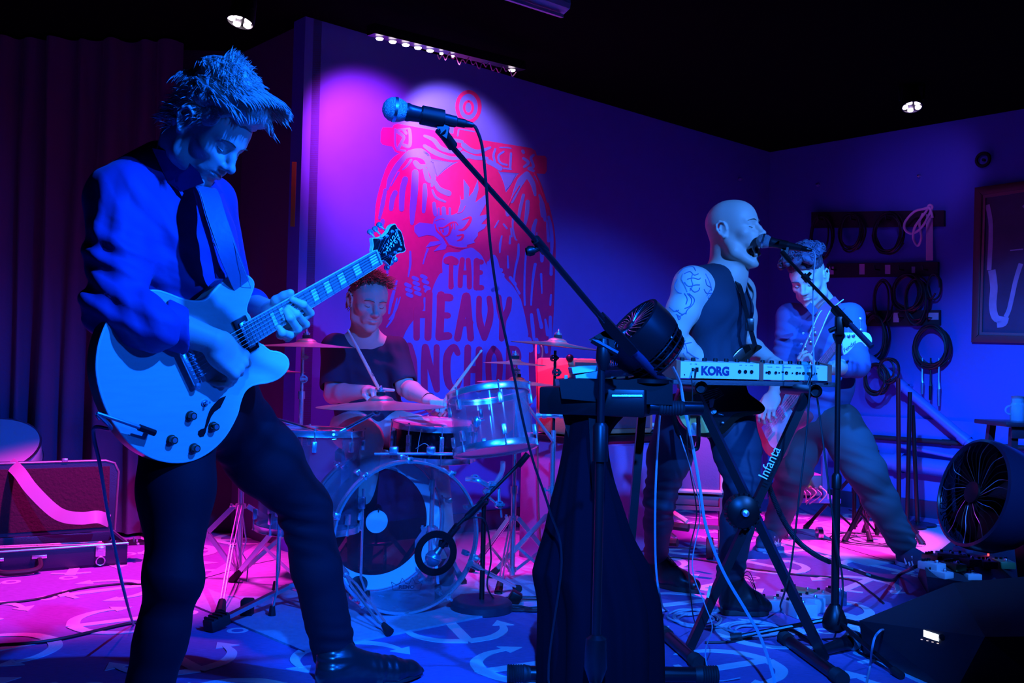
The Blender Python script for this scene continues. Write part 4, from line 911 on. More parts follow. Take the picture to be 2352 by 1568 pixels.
# belt and boots
s = Sdf()
def boot(an, heel, toe, nm='boot'):
    s = Sdf(); d = (toe-heel); d.z = 0; L = d.length; d.normalize(); sd = Vector((-d.y, d.x, 0)); up = Vector((0, 0, 1)); R = frame(d, up)
    Q = lambda f, z, x=0: heel+d*(f*L)+up*z+sd*x
    s.cap(an+Vector((0, 0, .07)), Q(.14, .075), .052, .050, .03); s.cap(Q(.15, .055), Q(.30, .060), .042, .042, .03)
    s.chain([Q(.14, .045), Q(.5, .045), Q(.70, .036), Q(.88, .030), Q(.985, .022)], [.038, .042, .044, .030, .014], .02)
    s.cap(Q(.28, .10), Q(.62, .055), .040, .030, .03)
    s.plane(heel+up*.018, -up, .003)
    v1 = s.mesh(.0042, 2, wr=[wrk(Q(.62, .05), d, .03, .05, .004, 3), wrk(Q(.12, .11), up, .03, .05, .004, 6)])
    o = gobj(nm, v1, M_leather, gm, 'polished black leather boot')
    b = B(); ou = [(0, -.6), (-.02, 0), (0, .6), (.15, .80), (.4, .72), (.65, 1.0), (.8, .95), (.95, .45), (1.01, 0), (.95, -.45), (.8, -.95), (.65, -1.0), (.4, -.72), (.15, -.80)]
    ou = spline2(ou, 3, True); b.prism([heel+d*(f*L)+sd*(x*.042)+up*.010 for f, x in ou], up*.011, .002)
    hl = spline2([(0, -.6), (-.02, 0), (0, .6), (.14, .78), (.24, .7), (.25, 0), (.24, -.7), (.14, -.78)], 3, True)
    b.prism([heel+d*(f*L)+sd*(x*.040)-up*.002+up*.002 for f, x in hl], up*.02, .002); b.build('boot_sole', M_rubber, o)
    return o
hL_ = G(726, 1602); tL_ = G(968, 1556); boot(anL, hL_, tL_)
hR_ = Vector((anR.x-.04, anR.y-.0, 0)); boot(Vector((anR.x, anR.y, .11)), hR_, hR_+Vector((.27, -.12, 0)))
# guitar cable hanging behind him
def cable(name, pts, r, m, label, cat='cable', n=6, seg=8, group=None, parent=None):
    b = B(); b.curve(pts, r, n, seg); o = b.build(name, m, parent, label, None if parent else cat, group)
    return o
M_cab = mat('cable_black', (.012, .012, .016), .5); M_cabb = mat('cable_blue_grey', (.30, .36, .45), .45)
cable('cable', [jd, gp(-.425, -.03, .0),  P(215, 985, 2.2), P(228, 1060, 2.25), P(238, 1120, 2.35), P(246, 1170, 2.45), P(262, 1250, 2.6), P(283, 1350, 2.75), G(294, 1440, .01)+Vector((0, .05, 0)), G(330, 1470, .008)], .0045, mat('cable_teal', (.16, .24, .30), .4), 'guitar lead dropping behind the front guitarist to the floor')

# ================================================================ drum kit
M_acry = clear('clear_acrylic', (.28, .34, .45), .08)
M_film = clear('drumhead_clear', (.10, .13, .18), .03)
M_coat = mat('drumhead_coated', (.78, .80, .82), .5, bump=.05, scale=200)
M_dfilm = clear('drumhead_dark', (.008, .008, .015), .88)
M_bronze = mat('cymbal_bronze', (.85, .66, .45), .33, .7, bump=.25, scale=30, stretch=(1, 1, 40), dist=.002)
M_chr2 = mat('chrome_satin', (.75, .77, .82), .28, 1.)
M_blkm = mat('black_metal', (.006, .006, .008), .32, 0., spec=.5)
M_felt = mat('black_felt', (.02, .02, .02), .95)
UP = Vector((0, 0, 1))
def drum(name, c0, ax, R, H, label, lugs=8, shell=None, heads=(True, True), group=None, up=None, lug_h=.045, cat='drum', hoopm=None):
    c0 = Vector(c0); ax = Vector(ax).normalized(); x, y, d = basis(ax, up)
    t = empty(name, c0, label, cat, group)
    b = B(); b.lathe([(0, R), (H, R), (H, R-.006), (0, R-.006), (0, R)], c0, ax, 48, up=up); b.build('shell', shell or M_acry, t, 'clear acrylic shell' if shell is None else None)
    for z0, sg_, nm in ((0, -1, 'bottom'), (H, 1, 'top')):
        b = B(); b.lathe([(z0-.014*sg_, R+.004), (z0-.014*sg_, R+.013), (z0+.002*sg_, R+.0105), (z0+.012*sg_, R+.013), (z0+.014*sg_, R+.008), (z0+.010*sg_, R+.004), (z0-.014*sg_, R+.004)], c0, ax, 48, up=up); b.build('hoop', hoopm or M_chrome, t)
        b = B(); b.lathe([(z0+.003*sg_, 0.0001), (z0+.003*sg_, R*.6), (z0+.003*sg_, R+.003), (z0-.002*sg_, R+.003)], c0, ax, 48, up=up); b.build('drumhead', heads[0 if sg_ < 0 else 1] if not isinstance(heads[0], bool) else M_coat, t)
    for i in range(lugs):
        a = 2*PI*i/lugs+.25; rd = x*math.cos(a)+y*math.sin(a)
        for z0, sg_ in ((0, 1), (H, -1)):
            b = B(); p = c0+rd*(R+.010); R3 = Matrix((rd, d.cross(rd), d)).transposed()
            b.box(p+d*(z0+sg_*(.030+lug_h/2)), (.018, .020, lug_h), R3, .004); b.tube([p+rd*.004+d*(z0-sg_*.008), p+rd*.004+d*(z0+sg_*.034)], .003, 6); b.lathe([(0, .0055), (.006, .0055)], p+rd*.004+d*(z0-sg_*.014), d, 6)
            b.build('lug', M_chrome, t)
    return t
def cymbal(name, c, ax, R, label, bell=None, top=True, group=None):
    bell = bell or R*.22; c = Vector(c); t = empty(name, c, label, 'cymbal', group)
    hb = R*.085; pr = [(0, R), (.0012, R), (hb*.55, R*.6), (hb, bell*1.15), (hb+bell*.25, bell*.85), (hb+bell*.42, bell*.45), (hb+bell*.47, .006)]
    lo = [(z-.0012, r_) for z, r_ in pr[::-1]]
    b = B(); b.lathe(spline2(pr, 3)+spline2(lo, 3), c-Vector(ax).normalized()*hb, ax, 64); b.build('plate', M_bronze, t)
    h0 = bell*.47
    b = B(); b.lathe([(h0-.001, .019), (h0+.012, .019), (h0+.013, .006)], c, ax, 16); b.build('felt_washer', M_felt, t)
    b = B(); b.lathe([(h0+.012, .004), (h0+.040, .004), (h0+.040, 0)], c, ax, 8); b.lathe([(h0+.014, .016), (h0+.022, .016), (h0+.024, .008), (h0+.030, .008)], c, ax, 12)
    x, y, d = basis(ax)
    b.bar(c+d*(h0+.030)-x*.014, c+d*(h0+.036)-x*.006, .003, .010); b.bar(c+d*(h0+.030)+x*.014, c+d*(h0+.036)+x*.006, .003, .010); b.build('wing_nut', M_chrome, t)
    return t
def clampo(b, p, ax=UP, r=.017, h=.03, side=None):
    b.lathe([(-h/2, r*.9), (-h/2, r), (h/2, r), (h/2, r*.9)], p, ax, 14)
    if side is not None: b.tube([p, p+Vector(side)*(r+.028)], .004, 6); b.bar(p+Vector(side)*(r+.020)-UP*.012, p+Vector(side)*(r+.020)+UP*.012, .006, .010)
def tripod(parent, base, rot, spread, ztop, zlow, m, foot=M_rubber, double=True, w_=.020, n=3, name='leg'):
    for i in range(n):
        a = rot+2*PI*i/n; d = Vector((math.cos(a), math.sin(a), 0)); ft = base+d*spread+UP*.016; tp = base+d*.022+UP*ztop; lw = base+d*.02+UP*zlow
        b = B(); sd = UP.cross(d)
        offs = (-.007, .007) if double else (0,)
        for o_ in offs: b.bar(tp+sd*o_, ft+sd*o_, .0035 if double else .012, w_, up=d)
        mid = tp.lerp(ft, .52)
        b.bar(lw, mid, .003, .013, up=d)
        lg = b.build(name, m, parent)
        b = B(); b.tube([ft-UP*.002-(ft-tp).normalized()*.06, ft+(ft-tp).normalized()*.004], [.014, .019], 10); b.tube([ft+UP*.0, ft-UP*.016], [.018, .021], 10); b.build('rubber_foot', foot, lg)
def chromestand(name, gx, h, rot, label, m=None, spread=.30, tubes=((0, .45, .0125), (.42, .8, .0105), (.78, 1, .008)), top=None, double=True, ztop=.36, zlow=.06, cat='stand', group=None, legs=True):
    m = m or M_chrome; base = Vector(gx); base.z = 0; t = empty(name, base, label, cat, group)
    for i, (a, c, r_) in enumerate(tubes):
        b = B(); z0 = max(a*h, .035) if i == 0 else a*h; b.tube([base+UP*z0, base+UP*(c*h)], r_, 14)
        b.build('tube', m, t)
        if i < len(tubes)-1: b = B(); clampo(b, base+UP*(c*h), UP, r_+.005, .035, (math.cos(rot+1), math.sin(rot+1), 0)); b.build('clamp', m, t)
    if legs: tripod(t, base, rot, spread, ztop, zlow, m, double=double)
    b = B(); clampo(b, base+UP*ztop, UP, .021, .022, (math.cos(rot+2.2), math.sin(rot+2.2), 0)); clampo(b, base+UP*zlow, UP, .021, .02); b.build('collar', m, t)
    return t, base
def joint(t, p, ax, r=.018, m=None, name='tilter'):
    b = B(); ax = Vector(ax).normalized(); b.lathe([(-.016, r*.7), (-.016, r), (-.003, r), (-.003, r*.85), (.003, r*.85), (.003, r), (.016, r), (.016, r*.7)], p, ax, 18)
    b.tube([p+ax*.016, p+ax*.034], .005, 8); x, y, d = basis(ax); b.bar(p+ax*.030-x*.016, p+ax*.030+x*.016, .006, .010); b.build(name, m or M_chrome, t)
# ---- bass drum
kn = Vector((.42, -.907, 0)).normalized(); kc = P(934, 1213, 3.95); kR_ = .300; kz = kR_+.014
kc.z = kz+.0; rear = kc-kn*.40
kd = empty('bass_drum', Vector((kc.x, kc.y, 0)), 'large clear bass drum with chrome hoops and a black-ringed port in its front head', 'drum')
b = B(); b.lathe([(-.40, kR_), (0, kR_), (0, kR_-.007), (-.40, kR_-.007), (-.40, kR_)], kc, kn, 72, up=UP); b.build('shell', M_acry, kd, 'clear acrylic shell')
for z0 in (0, -.40):
    b = B(); sg_ = 1 if z0 == 0 else -1
    b.lathe([(z0-.020*sg_, kR_+.001), (z0-.020*sg_, kR_+.008), (z0+.016*sg_, kR_+.008), (z0+.022*sg_, kR_+.004), (z0+.022*sg_, kR_-.004), (z0+.016*sg_, kR_-.004), (z0+.016*sg_, kR_+.001), (z0-.020*sg_, kR_+.001)], kc, kn, 72, up=UP); b.build('hoop', M_chrome, kd)
b = B(); b.lathe([(-.405, .232), (-.405, kR_-.001)], kc, kn, 64, up=UP); rh = b.build('rear_head_ring', M_coat, kd, 'white border ring of the rear head')
b = B(); b.lathe([(-.404, .0001), (-.404, .12), (-.404, .233)], kc, kn, 64, up=UP); b.build('rear_head', M_dfilm, kd, 'dark see-through rear head')
b = B(); b.lathe([(-.4025, .0001), (-.4025, .050)], kc, kn, 32, up=UP); b.build('impact_pad', M_coat, kd, 'round white impact pad')
pc = PL(1001, 1270, kc+kn*.004, kn)
xk, yk, _ = basis(kn, UP)                                      # xk horizontal, yk vertical
hole = .064
def headmesh():
    b = B(); n = 64; ph = pc-kc; hx, hy = ph.dot(xk), ph.dot(yk)
    ou = [kc+kn*.003+xk*math.cos(2*PI*i/n)*(kR_-.002)+yk*math.sin(2*PI*i/n)*(kR_-.002) for i in range(n)]
    inn = [kc+kn*.003+xk*(hx+math.cos(2*PI*i/n)*hole)+yk*(hy+math.sin(2*PI*i/n)*hole) for i in range(n)]
    b.add(ou+inn, [(i, (i+1) % n, n+(i+1) % n, n+i) for i in range(n)]); return b
headmesh().build('front_head', M_film, kd, 'clear front head', smooth=0)
b = B(); b.lathe([(.0035, hole-.002), (.007, hole), (.007, hole+.026), (.0035, hole+.028), (.0035, hole-.002)], pc-kn*.003, kn, 48, up=UP); b.build('port_ring', M_blackp, kd, 'black port ring')
# crown badge with lettering
M_ink = mat('printed_ink', (.015, .02, .05), .5)
def kp(px, py, o=.0045): return PL(px, py, kc+kn*o, kn)
b = B(); cr = [(903, 1355), (899, 1336), (911, 1343), (919, 1338), (924, 1327), (932, 1339), (940, 1341), (947, 1326), (953, 1338), (961, 1340), (971, 1333), (964, 1355)]
for i in range(len(cr)): b.tube([kp(*cr[i]), kp(*cr[(i+1) % len(cr)])], .0011, 4)
for y_ in (1362, 1366, 1370): b.bar(kp(918, y_), kp(948, y_+.6), .0006, .0006)
b.build('crown_badge', M_ink, kd, smooth=0)
tx = (kp(960, 1350)-kp(905, 1350)).normalized(); text3d('REMO', .020, M_ink, 'badge_lettering', kd, kp(934, 1348), tx, kn.cross(tx), .0002, bold=.0006, wsc=1.25)
# claws and rods round both hoops
for i in range(10):
    a = 2*PI*i/10+.31; rd = xk*math.cos(a)+yk*math.sin(a)
    for z0, sg_ in ((0, 1), (-.40, -1)):
        b = B(); p = kc+kn*z0+rd*(kR_+.012); R3 = Matrix((rd, kn.cross(rd), kn)).transposed()
        b.box(p+kn*(sg_*.006), (.013, .026, .040), R3, .003); b.box(p+kn*(sg_*.024)-rd*.008, (.020, .022, .006), R3, .002)
        b.tube([p+rd*.006+kn*sg_*.03, p+rd*.006-kn*sg_*.09], .003, 6); b.tube([p+rd*.006+kn*sg_*.026, p+rd*.006+kn*sg_*.040], .006, 6); b.build('claw', M_chrome, kd)
        b = B(); b.box(p-kn*sg_*.095, (.020, .022, .045), R3, .004); b.build('lug', M_chrome, kd)
# spurs
def spur(a, b_, nm='spur'):
    b = B(); d = (b_-a).normalized(); sd = d.cross(UP).normalized(); b.tube([a-d*.05, a+d*.03], .014, 10); m1 = a.lerp(b_, .25); m2 = a.lerp(b_, .85)
    for s_ in (-1, 1): b.tube([a+d*.02, m1+sd*.013*s_, m2+sd*.013*s_, b_-d*.03], .0055, 8)
    o = b.build(nm, M_chrome, kd); b = B(); b.tube([b_-d*.045, b_+d*.005], [.010, .019], 10); b.build('rubber_foot', M_rubber, o)
spur(P(788, 1310, 3.92), G(893, 1450, .02)); spur(P(1092, 1300, 4.02), G(1128, 1348, .02)+Vector((.12, -.02, 0)))
b = B()                                                        # mount bracket on top
for px in (905, 990): b.box(P(px, 1033, 4.05), (.035, .05, .03), None, .006)
b.tube([P(860, 1042, 4.05), P(1040, 1042, 4.05)], .006, 8); b.build('mount_bracket', M_chrome, kd)
# kick pedal seen through the shell
kpt = rear-kn*.03; pd = empty('kick_pedal', Vector((kpt.x, kpt.y, 0)), 'kick pedal with coil spring behind the bass drum, seen through its heads', 'pedal')
q = Vector((kpt.x, kpt.y, 0)); b = B(); Rk = Matrix((xk, -kn, UP)).transposed(); b.box(q-kn*.14+UP*.008, (.10, .30, .010), Rk, .002); b.build('base_plate', M_blkm, pd)
b = B(); b.box(q-kn*.17+UP*.055, (.085, .26, .012), Rk@Matrix.Rotation(-.22, 3, 'X'), .003); b.build('footboard', M_chr2, pd)
b = B()
for s_ in (-.05, .05): b.tube([q+xk*s_+UP*.01, q+xk*s_+UP*.21], .008, 8)
b.tube([q-xk*.07+UP*.21, q+xk*.07+UP*.21], .007, 10); b.build('frame', M_chrome, pd)
b = B(); b.tube([q+xk*.01+UP*.21, q+xk*.01+UP*.34-kn*-.0], .004, 8); b.ball(q+xk*.01+UP*.36+kn*.005, (.020, .025, .028), 10, 8); b.build('beater', M_felt, pd)
sp_ = [q-xk*.055+UP*(.09+.10*i/60)+xk*math.cos(i*.8)*.014+kn*math.sin(i*.8)*.014 for i in range(61)]; b = B(); b.tube(sp_, .0025, 5); b.build('coil_spring', M_chrome, pd)
# ---- rack tom
tax = Vector((-.15, .20, .95)).normalized(); tb = P(1138, 1030, 4.10)
drum('tom_drum', tb, tax, .168, .235, 'clear rack tom tilted towards the drummer on the right of the kit', 6, heads=(M_film if False else mat('drumhead_milky', (.62, .64, .70), .3), M_film), up=Vector((1, 0, 0)))
tomo = bpy.data.objects['tom_drum']
b = B(); q = P(1095, 968, 3.93); b.lathe([(0, .020), (.006, .020), (.012, .014), (.02, .008)], q, kn*.7+Vector((-.5, 0, 0)), 14); b.ball(q+Vector((0, -.01, 0)), (.014, .012, .024), 10, 8); b.tube([q, q+Vector((.03, -.01, .008))], .003, 6); b.build('mount_bracket', M_chrome, tomo)
# arm from the kick to the tom
b = B(); b.curve([P(1072, 1100, 4.05), P(1098, 1103, 4.02), P(1130, 1115, 4.05), P(1152, 1085, 4.12), P(1155, 1060, 4.15)], .011, 10); ar_ = b.build('tom_arm', M_chrome, kd)
for px, py in ((1090, 1098), (1128, 1113), (1146, 1158), (1119, 1128)): joint(ar_, P(px, py, 4.06), (.3, -1, .1), .016, name='clamp')
b = B(); b.tube([P(1128, 1115, 4.05), P(1121, 1140, 4.05), P(1145, 1160, 4.06), P(1146, 1120, 4.07)], .008, 8); b.tube([P(1146, 1120, 4.07), P(1152, 1188, 4.07)], .004, 8); b.build('rod', M_chrome, ar_)
# ---- snare and floor tom
M_blkshell = mat('snare_black_chrome', (.03, .03, .04), .15, .9)
sn = P(995, 1046, 4.38); drum('snare_drum', sn, (0.03, -.06, 1), .178, .14, 'dark metal snare drum between the bass drum and the rack tom', 8, shell=M_blkshell, up=Vector((1, 0, 0)), lug_h=.05, heads=(M_coat, M_coat))
b = B(); b.curve([P(958, 1045, 4.18), P(962, 1015, 4.17), P(968, 985, 4.18)], .0015, 5); b.curve([P(955, 1030, 4.17), P(975, 1018, 4.15), P(990, 1030, 4.17)], .0015, 5); b.build('snare_wire_tag', M_bind, bpy.data.objects['snare_drum'], 'thin pale cord')
st_, sb_ = chromestand('snare_stand', (sn.x, sn.y, 0), .60, .8, 'low chrome stand under the snare drum', spread=.2, ztop=.28, zlow=.05, double=False)
b = B()
for i in range(3):
    a = 2*PI*i/3+.4; d = Vector((math.cos(a), math.sin(a), 0)); b.tube([sb_+UP*.56, sb_+UP*(sn.z-.035)+d*.15, sb_+UP*(sn.z-.02)+d*.20, sb_+UP*(sn.z+.005)+d*.205], .006, 8)
b.build('basket', M_chrome, st_)
ft = P(712, 990, 4.12); ftz = ft.z-.40; ftc = Vector((ft.x, ft.y, ftz))
fto = drum('floor_tom', ftc, (.02, .02, 1), .205, .40, 'clear floor tom at the left of the kit behind the front guitarist', 8, up=Vector((1, 0, 0)), heads=(mat('drumhead_milky', (.6, .6, .6), .3), M_coat))
for a in (.2, 2.3, 4.4):
    d = Vector((math.cos(a), math.sin(a), 0)); b = B(); p = ftc+d*.228; b.tube([p+UP*.16, p-UP*(ftz-.10), Vector((p.x, p.y, .02))+d*.03], .0055, 8); b.box(p+UP*.10-d*.005, (.03, .03, .05), None, .004); o = b.build('leg', M_chrome, fto); b = B(); b.tube([Vector((p.x, p.y, .045))+d*.028, Vector((p.x, p.y, 0.0))+d*.03], [.010, .016], 10); b.build('rubber_foot', M_rubber, o)
# ---- cymbals
cymbal('crash_cymbal', P(704, 787, 4.40), (.0, -.02, 1), .213, 'bronze crash cymbal at the far left, level with the guitar neck')
cymbal('ride_cymbal', P(875, 922, 4.05), (-.02, -.015, 1), .258, 'large bronze ride cymbal in front of the drummer')
cymbal('crash_cymbal', P(1280, 786, 4.50), (.085, -.02, 1), .210, 'highest bronze crash cymbal, at the right of the kit')
cymbal('splash_cymbal', P(1183, 830, 4.52), (.03, -.015, 1), .142, 'small thin cymbal stacked above the pink-lit one')
cymbal('hi_hat_cymbal', P(1187, 873, 4.62), (.03, -.02, 1), .182, 'pink-lit cymbal beneath the small one, above the tom')
cymbal('splash_cymbal', P(655, 851, 4.62), (0, -.02, 1), .09, 'small cymbal whose edge shows beside the guitar horn')
# ---- stands
c_ = P(696, 787, 4.40); t, bs = chromestand('cymbal_stand', (c_.x, c_.y, 0), c_.z-.02, .9, 'chrome stand carrying the far-left crash cymbal', spread=.3)
joint(t, P(697, 870, 4.40), (.3, -1, 0)); joint(t, P(699, 820, 4.40), (.3, -1, 0), .014)
# front-left double-braced stand: pedal-side, holds the ride on a boom
bs = G(548, 1332); bs.z = 0
t = empty('cymbal_stand', bs, 'double-braced chrome boom stand seen between the front guitarist\'s legs', 'stand')
zt = (P(557, 1162, bs.y).z); b = B(); b.tube([bs+UP*.03, Vector((bs.x, bs.y, 0))+UP*.62], .0135, 14); b.build('tube', M_chrome, t)
b = B(); b.tube([bs+UP*.60, bs+UP*.80], .0105, 12); b.build('tube', M_chrome, t)
tp2 = bs+UP*.78; be = P(766, 1000, 3.98); bt = P(865, 946, 4.04)
b = B(); b.tube([tp2, be, bt], .008, 10); b.build('boom_arm', M_chrome, t); joint(t, be, (.2, -1, .2), .019); joint(t, bt, (.2, -1, .2), .017); joint(t, tp2, (.2, -1, 0), .018)
b = B(); b.tube([bt, P(875, 922, 4.05)], .0045, 8); b.build('cymbal_rod', M_chrome, t)
col_ = Vector((bs.x, bs.y, zt)); low_ = Vector((bs.x, bs.y, .045))
for ft_, nm in ((G(505, 1420), 0), (G(760, 1330)+Vector((0, .1, 0)), 1), (G(400, 1330), 2)):
    ft_.z = .02; d = (ft_-bs); d.z = 0; d.normalize(); sd = UP.cross(d); b = B(); tp = col_+d*.03; kn_ = tp.lerp(ft_, .45)+UP*.02
    for o_ in (-.008, .008): b.bar(tp+sd*o_, kn_+sd*o_, .004, .022, up=d); b.bar(low_+d*.02+sd*o_, kn_+sd*o_, .004, .018, up=d); b.bar(kn_+sd*o_*.7, ft_+sd*o_*.7, .004, .022, up=d)
    b.tube([kn_-sd*.014, kn_+sd*.014], .008, 8); lg = b.build('leg', M_chrome, t); b = B(); b.tube([ft_-(ft_-kn_).normalized()*.07, ft_], [.015, .022], 10); b.tube([ft_, ft_-UP*.02], .020, 10); b.build('rubber_foot', M_rubber, lg)
b = B(); clampo(b, col_, UP, .024, .022, (-.9, -.3, 0)); clampo(b, low_, UP, .024, .02); clampo(b, bs+UP*.60, UP, .019, .04, (1, 0, 0)); b.build('collar', M_chrome, t)
b = B()
for s_ in (-1, 1): b.tube([col_+Vector((.012*s_, -.03, 0)), col_+Vector((.020*s_+.02, -.04, -.15)), col_+Vector((.006*s_+.02, -.045, -.21)), col_+Vector((.024*s_+.03, -.05, -.25)), col_+Vector((.018*s_+.04, -.09, -.46))], .0035, 6)
b.build('drum_key_rod', M_chrome, t, 'thin bent wire rods')
# long low leg bar with ribbed foot in front (pedal stand)
b = B(); a0_ = G(498, 1428, .03); a1_ = G(665, 1345, .10); b.bar(a0_, a1_, .022, .016); b.bar(a1_, G(760, 1310, .16), .020, .014); b.tube([a1_-UP*.01, P(672, 1352, 4.0), P(740, 1372, 3.9)], .006, 6); o = b.build('long_leg', M_chr2, t, 'long flat low leg ending in a ribbed rubber foot')
b = B(); R_ = frame(a1_-a0_, UP); b.box(a0_, (.055, .09, .045), R_, .008)
for i in range(4): b.box(a0_+R_@Vector((0, -.03+.02*i, .024)), (.056, .008, .008), R_)
b.build('rubber_foot', M_rubber, o)
b = B(); b.box(G(568, 1395, .035), (.045, .05, .07), None, .006); b.box(G(568, 1395, .035)-Vector((0, .025, 0)), (.030, .006, .05), None, .002); b.build('block_foot', M_rubber, o)
# right crash stand
c_ = P(1278, 800, 4.50); bs = Vector((c_.x-.005, c_.y, 0))
t, bs = chromestand('cymbal_stand', bs, .72, 2.6, 'tall chrome stand carrying the highest crash cymbal', spread=.32, tubes=((0, .62, .0145), (.60, 1, .012)), ztop=.33, zlow=.07)
b = B(); b.tube([bs+UP*.70, bs+UP*(c_.z-.01)], .007, 10); b.build('tube', M_blkm, t); joint(t, P(1275, 950, 4.48), (0, -1, 0), .02, name='clamp'); joint(t, P(1278, 855, 4.48), (.2, -1, 0), .018, M_blkm); joint(t, P(1272, 822, 4.48), (.2, -1, 0), .016, M_blkm)
b = B(); b.tube([P(1232, 953, 4.46), P(1300, 955, 4.47)], .010, 10); b.tube([P(1300, 955, 4.47), P(1312, 951, 4.47)], .004, 6)
for px in (1236, 1250, 1290): b.lathe([(-.010, .014), (.010, .014)], P(px, 954, 4.46), (1, 0, 0), 8)
b.build('multi_clamp', M_chrome, t)
# hi-hat stand
c_ = P(1186, 880, 4.60); t, bs = chromestand('hi_hat_stand', (c_.x, c_.y, 0), c_.z+.10, .3, 'chrome hi-hat stand right of the bass drum', M_chr2, spread=.27, tubes=((0, .42, .013), (.40, .8, .010), (.79, 1.0, .0045)), ztop=.30)
joint(t, P(1184, 850, 4.55), (.2, -1, 0), .012); joint(t, P(1182, 886, 4.58), (.2, -1, 0), .020, M_chrome)
b = B(); b.tube([P(1178, 885, 4.5), P(1206, 925, 4.45), P(1270, 1012, 4.45)], .008, 8); rebase(b.build('boom_arm', M_chr2, None, 'slanted grey metal boom crossing behind the tom', 'boom'))
# ---- kick microphone on a round-base stand
bs = G(1106, 1400); bs.z = 0
t = empty('mic_stand', bs, 'short black mic stand with a round weighted base in front of the bass drum', 'mic stand')
b = B(); b.lathe([(0, .128), (.003, .130), (.030, .126), (.040, .116), (.043, .10), (.044, .02), (.044, 0)], bs, UP, 48); b.build('round_base', mat('cast_base', (.03, .025, .05), .4, bump=.1, scale=50), t)
tpz = P(1116, 1150, bs.y).z; b = B(); b.tube([bs+UP*.04, bs+UP*tpz], .0105, 12); b.build('tube', M_blkm, t)
bj = Vector((bs.x, bs.y, tpz)); b1 = P(1205, 1052, bs.y-.03); b0 = P(1040, 1218, bs.y-.05); 
b = B(); b.tube([b0, b1], .0075, 10); b.tube([P(1072, 1188, bs.y-.04), P(1110, 1150, bs.y-.04)], .014, 12); b.tube([P(1190, 1070, bs.y-.03), P(1213, 1042, bs.y-.03)], .013, 12); b.build('boom_arm', M_blkm, t)
joint(t, bj, (0, -1, 0), .02, M_blkm)
mt_ = empty('kick_microphone', P(998, 1280, 3.98), 'dark metallic dome microphone reaching into the bass drum port', 'microphone')
mc = P(995, 1282, bs.y-.02); ax_ = (P(1036, 1222, bs.y-.02)-mc).normalized()
b = B(); b.ball(mc, (.034, .034, .034), 20, 14); b.build('grille', mat('mic_grey_metal', (.25, .30, .42), .28, .7), mt_)
b = B(); b.ring(mc+ax_*.004, (ax_+Vector((0, .2, .6))).normalized(), .034, .0025, 28, 6); b.build('band', M_chrome, mt_)
b = B(); b.lathe([(.018, .022), (.05, .014), (.09, .012), (.10, .006)], mc, ax_, 14); b.build('stem', M_chr2, mt_); b = B(); b.tube([mc+ax_*.06, b0+(b0-b1).normalized()*-.03], .015, 10); b.box(mc+ax_*.075, (.04, .03, .03), None, .006); b.build('mic_clip', M_blkm, mt_)
cable('cable', [P(1068, 1195, bs.y-.03), P(1090, 1188, bs.y-.05), P(1116, 1200, bs.y-.04), P(1128, 1280, bs.y), P(1120, 1350, bs.y), G(1160, 1392, .006), G(1230, 1402, .006)], .0035, M_cab, 'microphone cable hanging from the kick microphone to the floor')
# sticks
M_stick = mat('hickory', (.82, .62, .42), .5, bump=.05, scale=60, stretch=(1, 1, 10))
def stick(a, c, label):
    a = Vector(a); c = Vector(c); d = c-a; b = B(); L = d.length; b.lathe([(0, .0001), (.002, .0045), (.010, .0058), (.018, .0035), (L*.25, .0068), (L*.6, .0078), (L-.004, .0078), (L, .005), (L, 0)], a, d, 12)
    return rebase(b.build('drumstick', M_stick, None, label, 'drumstick', 'drumsticks held by the drummer'))
hRd = P(878, 897, 4.25); hLd = P(1015, 925, 4.32)
st1 = stick(P(799, 757, 4.02), hRd+Vector((.01, .01, -.04)), 'pale drumstick raised up to the left of the drummer\'s neck')
st2 = stick(P(1107, 803, 4.22), hLd+Vector((-.03, .02, -.05)), 'drumstick pointing up right from the drummer\'s left hand')
sx = (P(862, 870, 4.2)-P(845, 840, 4.18)).normalized(); text3d('PROMARK', .011, M_ink, 'printed_lettering', st1, P(852, 853, 4.155), sx, Vector((0, -1, 0)).cross(sx), .0003)

# ================================================================ drummer
M_tee = mat('tee_black', (.035, .020, .055), .8, bump=.08, scale=400, dist=.001)
M_khaki = mat('khaki_cloth', (.62, .55, .50), .8, bump=.1, scale=400, dist=.001)
M_hair2 = mat('hair_reddish', (.30, .14, .09), .6, bump=.3, scale=250)
dm = empty('person', Vector((P(850, 1200, 4.7).x, 4.72, 0)), 'drummer in a black V-neck tee seated behind the kit with a stick in each hand', 'person')
hc = P(846, 692, 4.58); hfw = Vector((.50, -.87, -.30)); HR = frame(hfw, (.05, 0, 1))
df = Vector((.30, -.95, 0)).normalized(); dr = df.cross(UP); DR = frame(df, UP)
nb = P(838, 782, 4.66); ch = P(842, 855, 4.70); wa = P(845, 935, 4.74); hp_ = P(850, 985, 4.76)
sR = P(772, 800, 4.64); sL = P(905, 805, 4.70); eR = P(766, 905, 4.52); eL = P(932, 890, 4.62); wR = P(845, 898, 4.34); wL = P(984, 917, 4.38)
s = Sdf(); HT = head(s, hc, HR, 1.06, jaw=1.02)
s.cap(HT(0, -.035, -.06), nb, .058, .062, .03); s.cap(nb, ch, .065, .07, .05); s.cap(ch, hp_, .08, .09, .05); s.cap(nb, sR, .05, .055, .04); s.cap(nb, sL, .05, .055, .04)
for a, e, w_ in ((sR, eR, wR), (sL, eL, wL)): s.chain([a, e], [.050, .043], .02); s.cap(e, e.lerp(w_, .3), .043, .044, .015); s.cap(e.lerp(w_, .3), w_, .044, .027, .015)
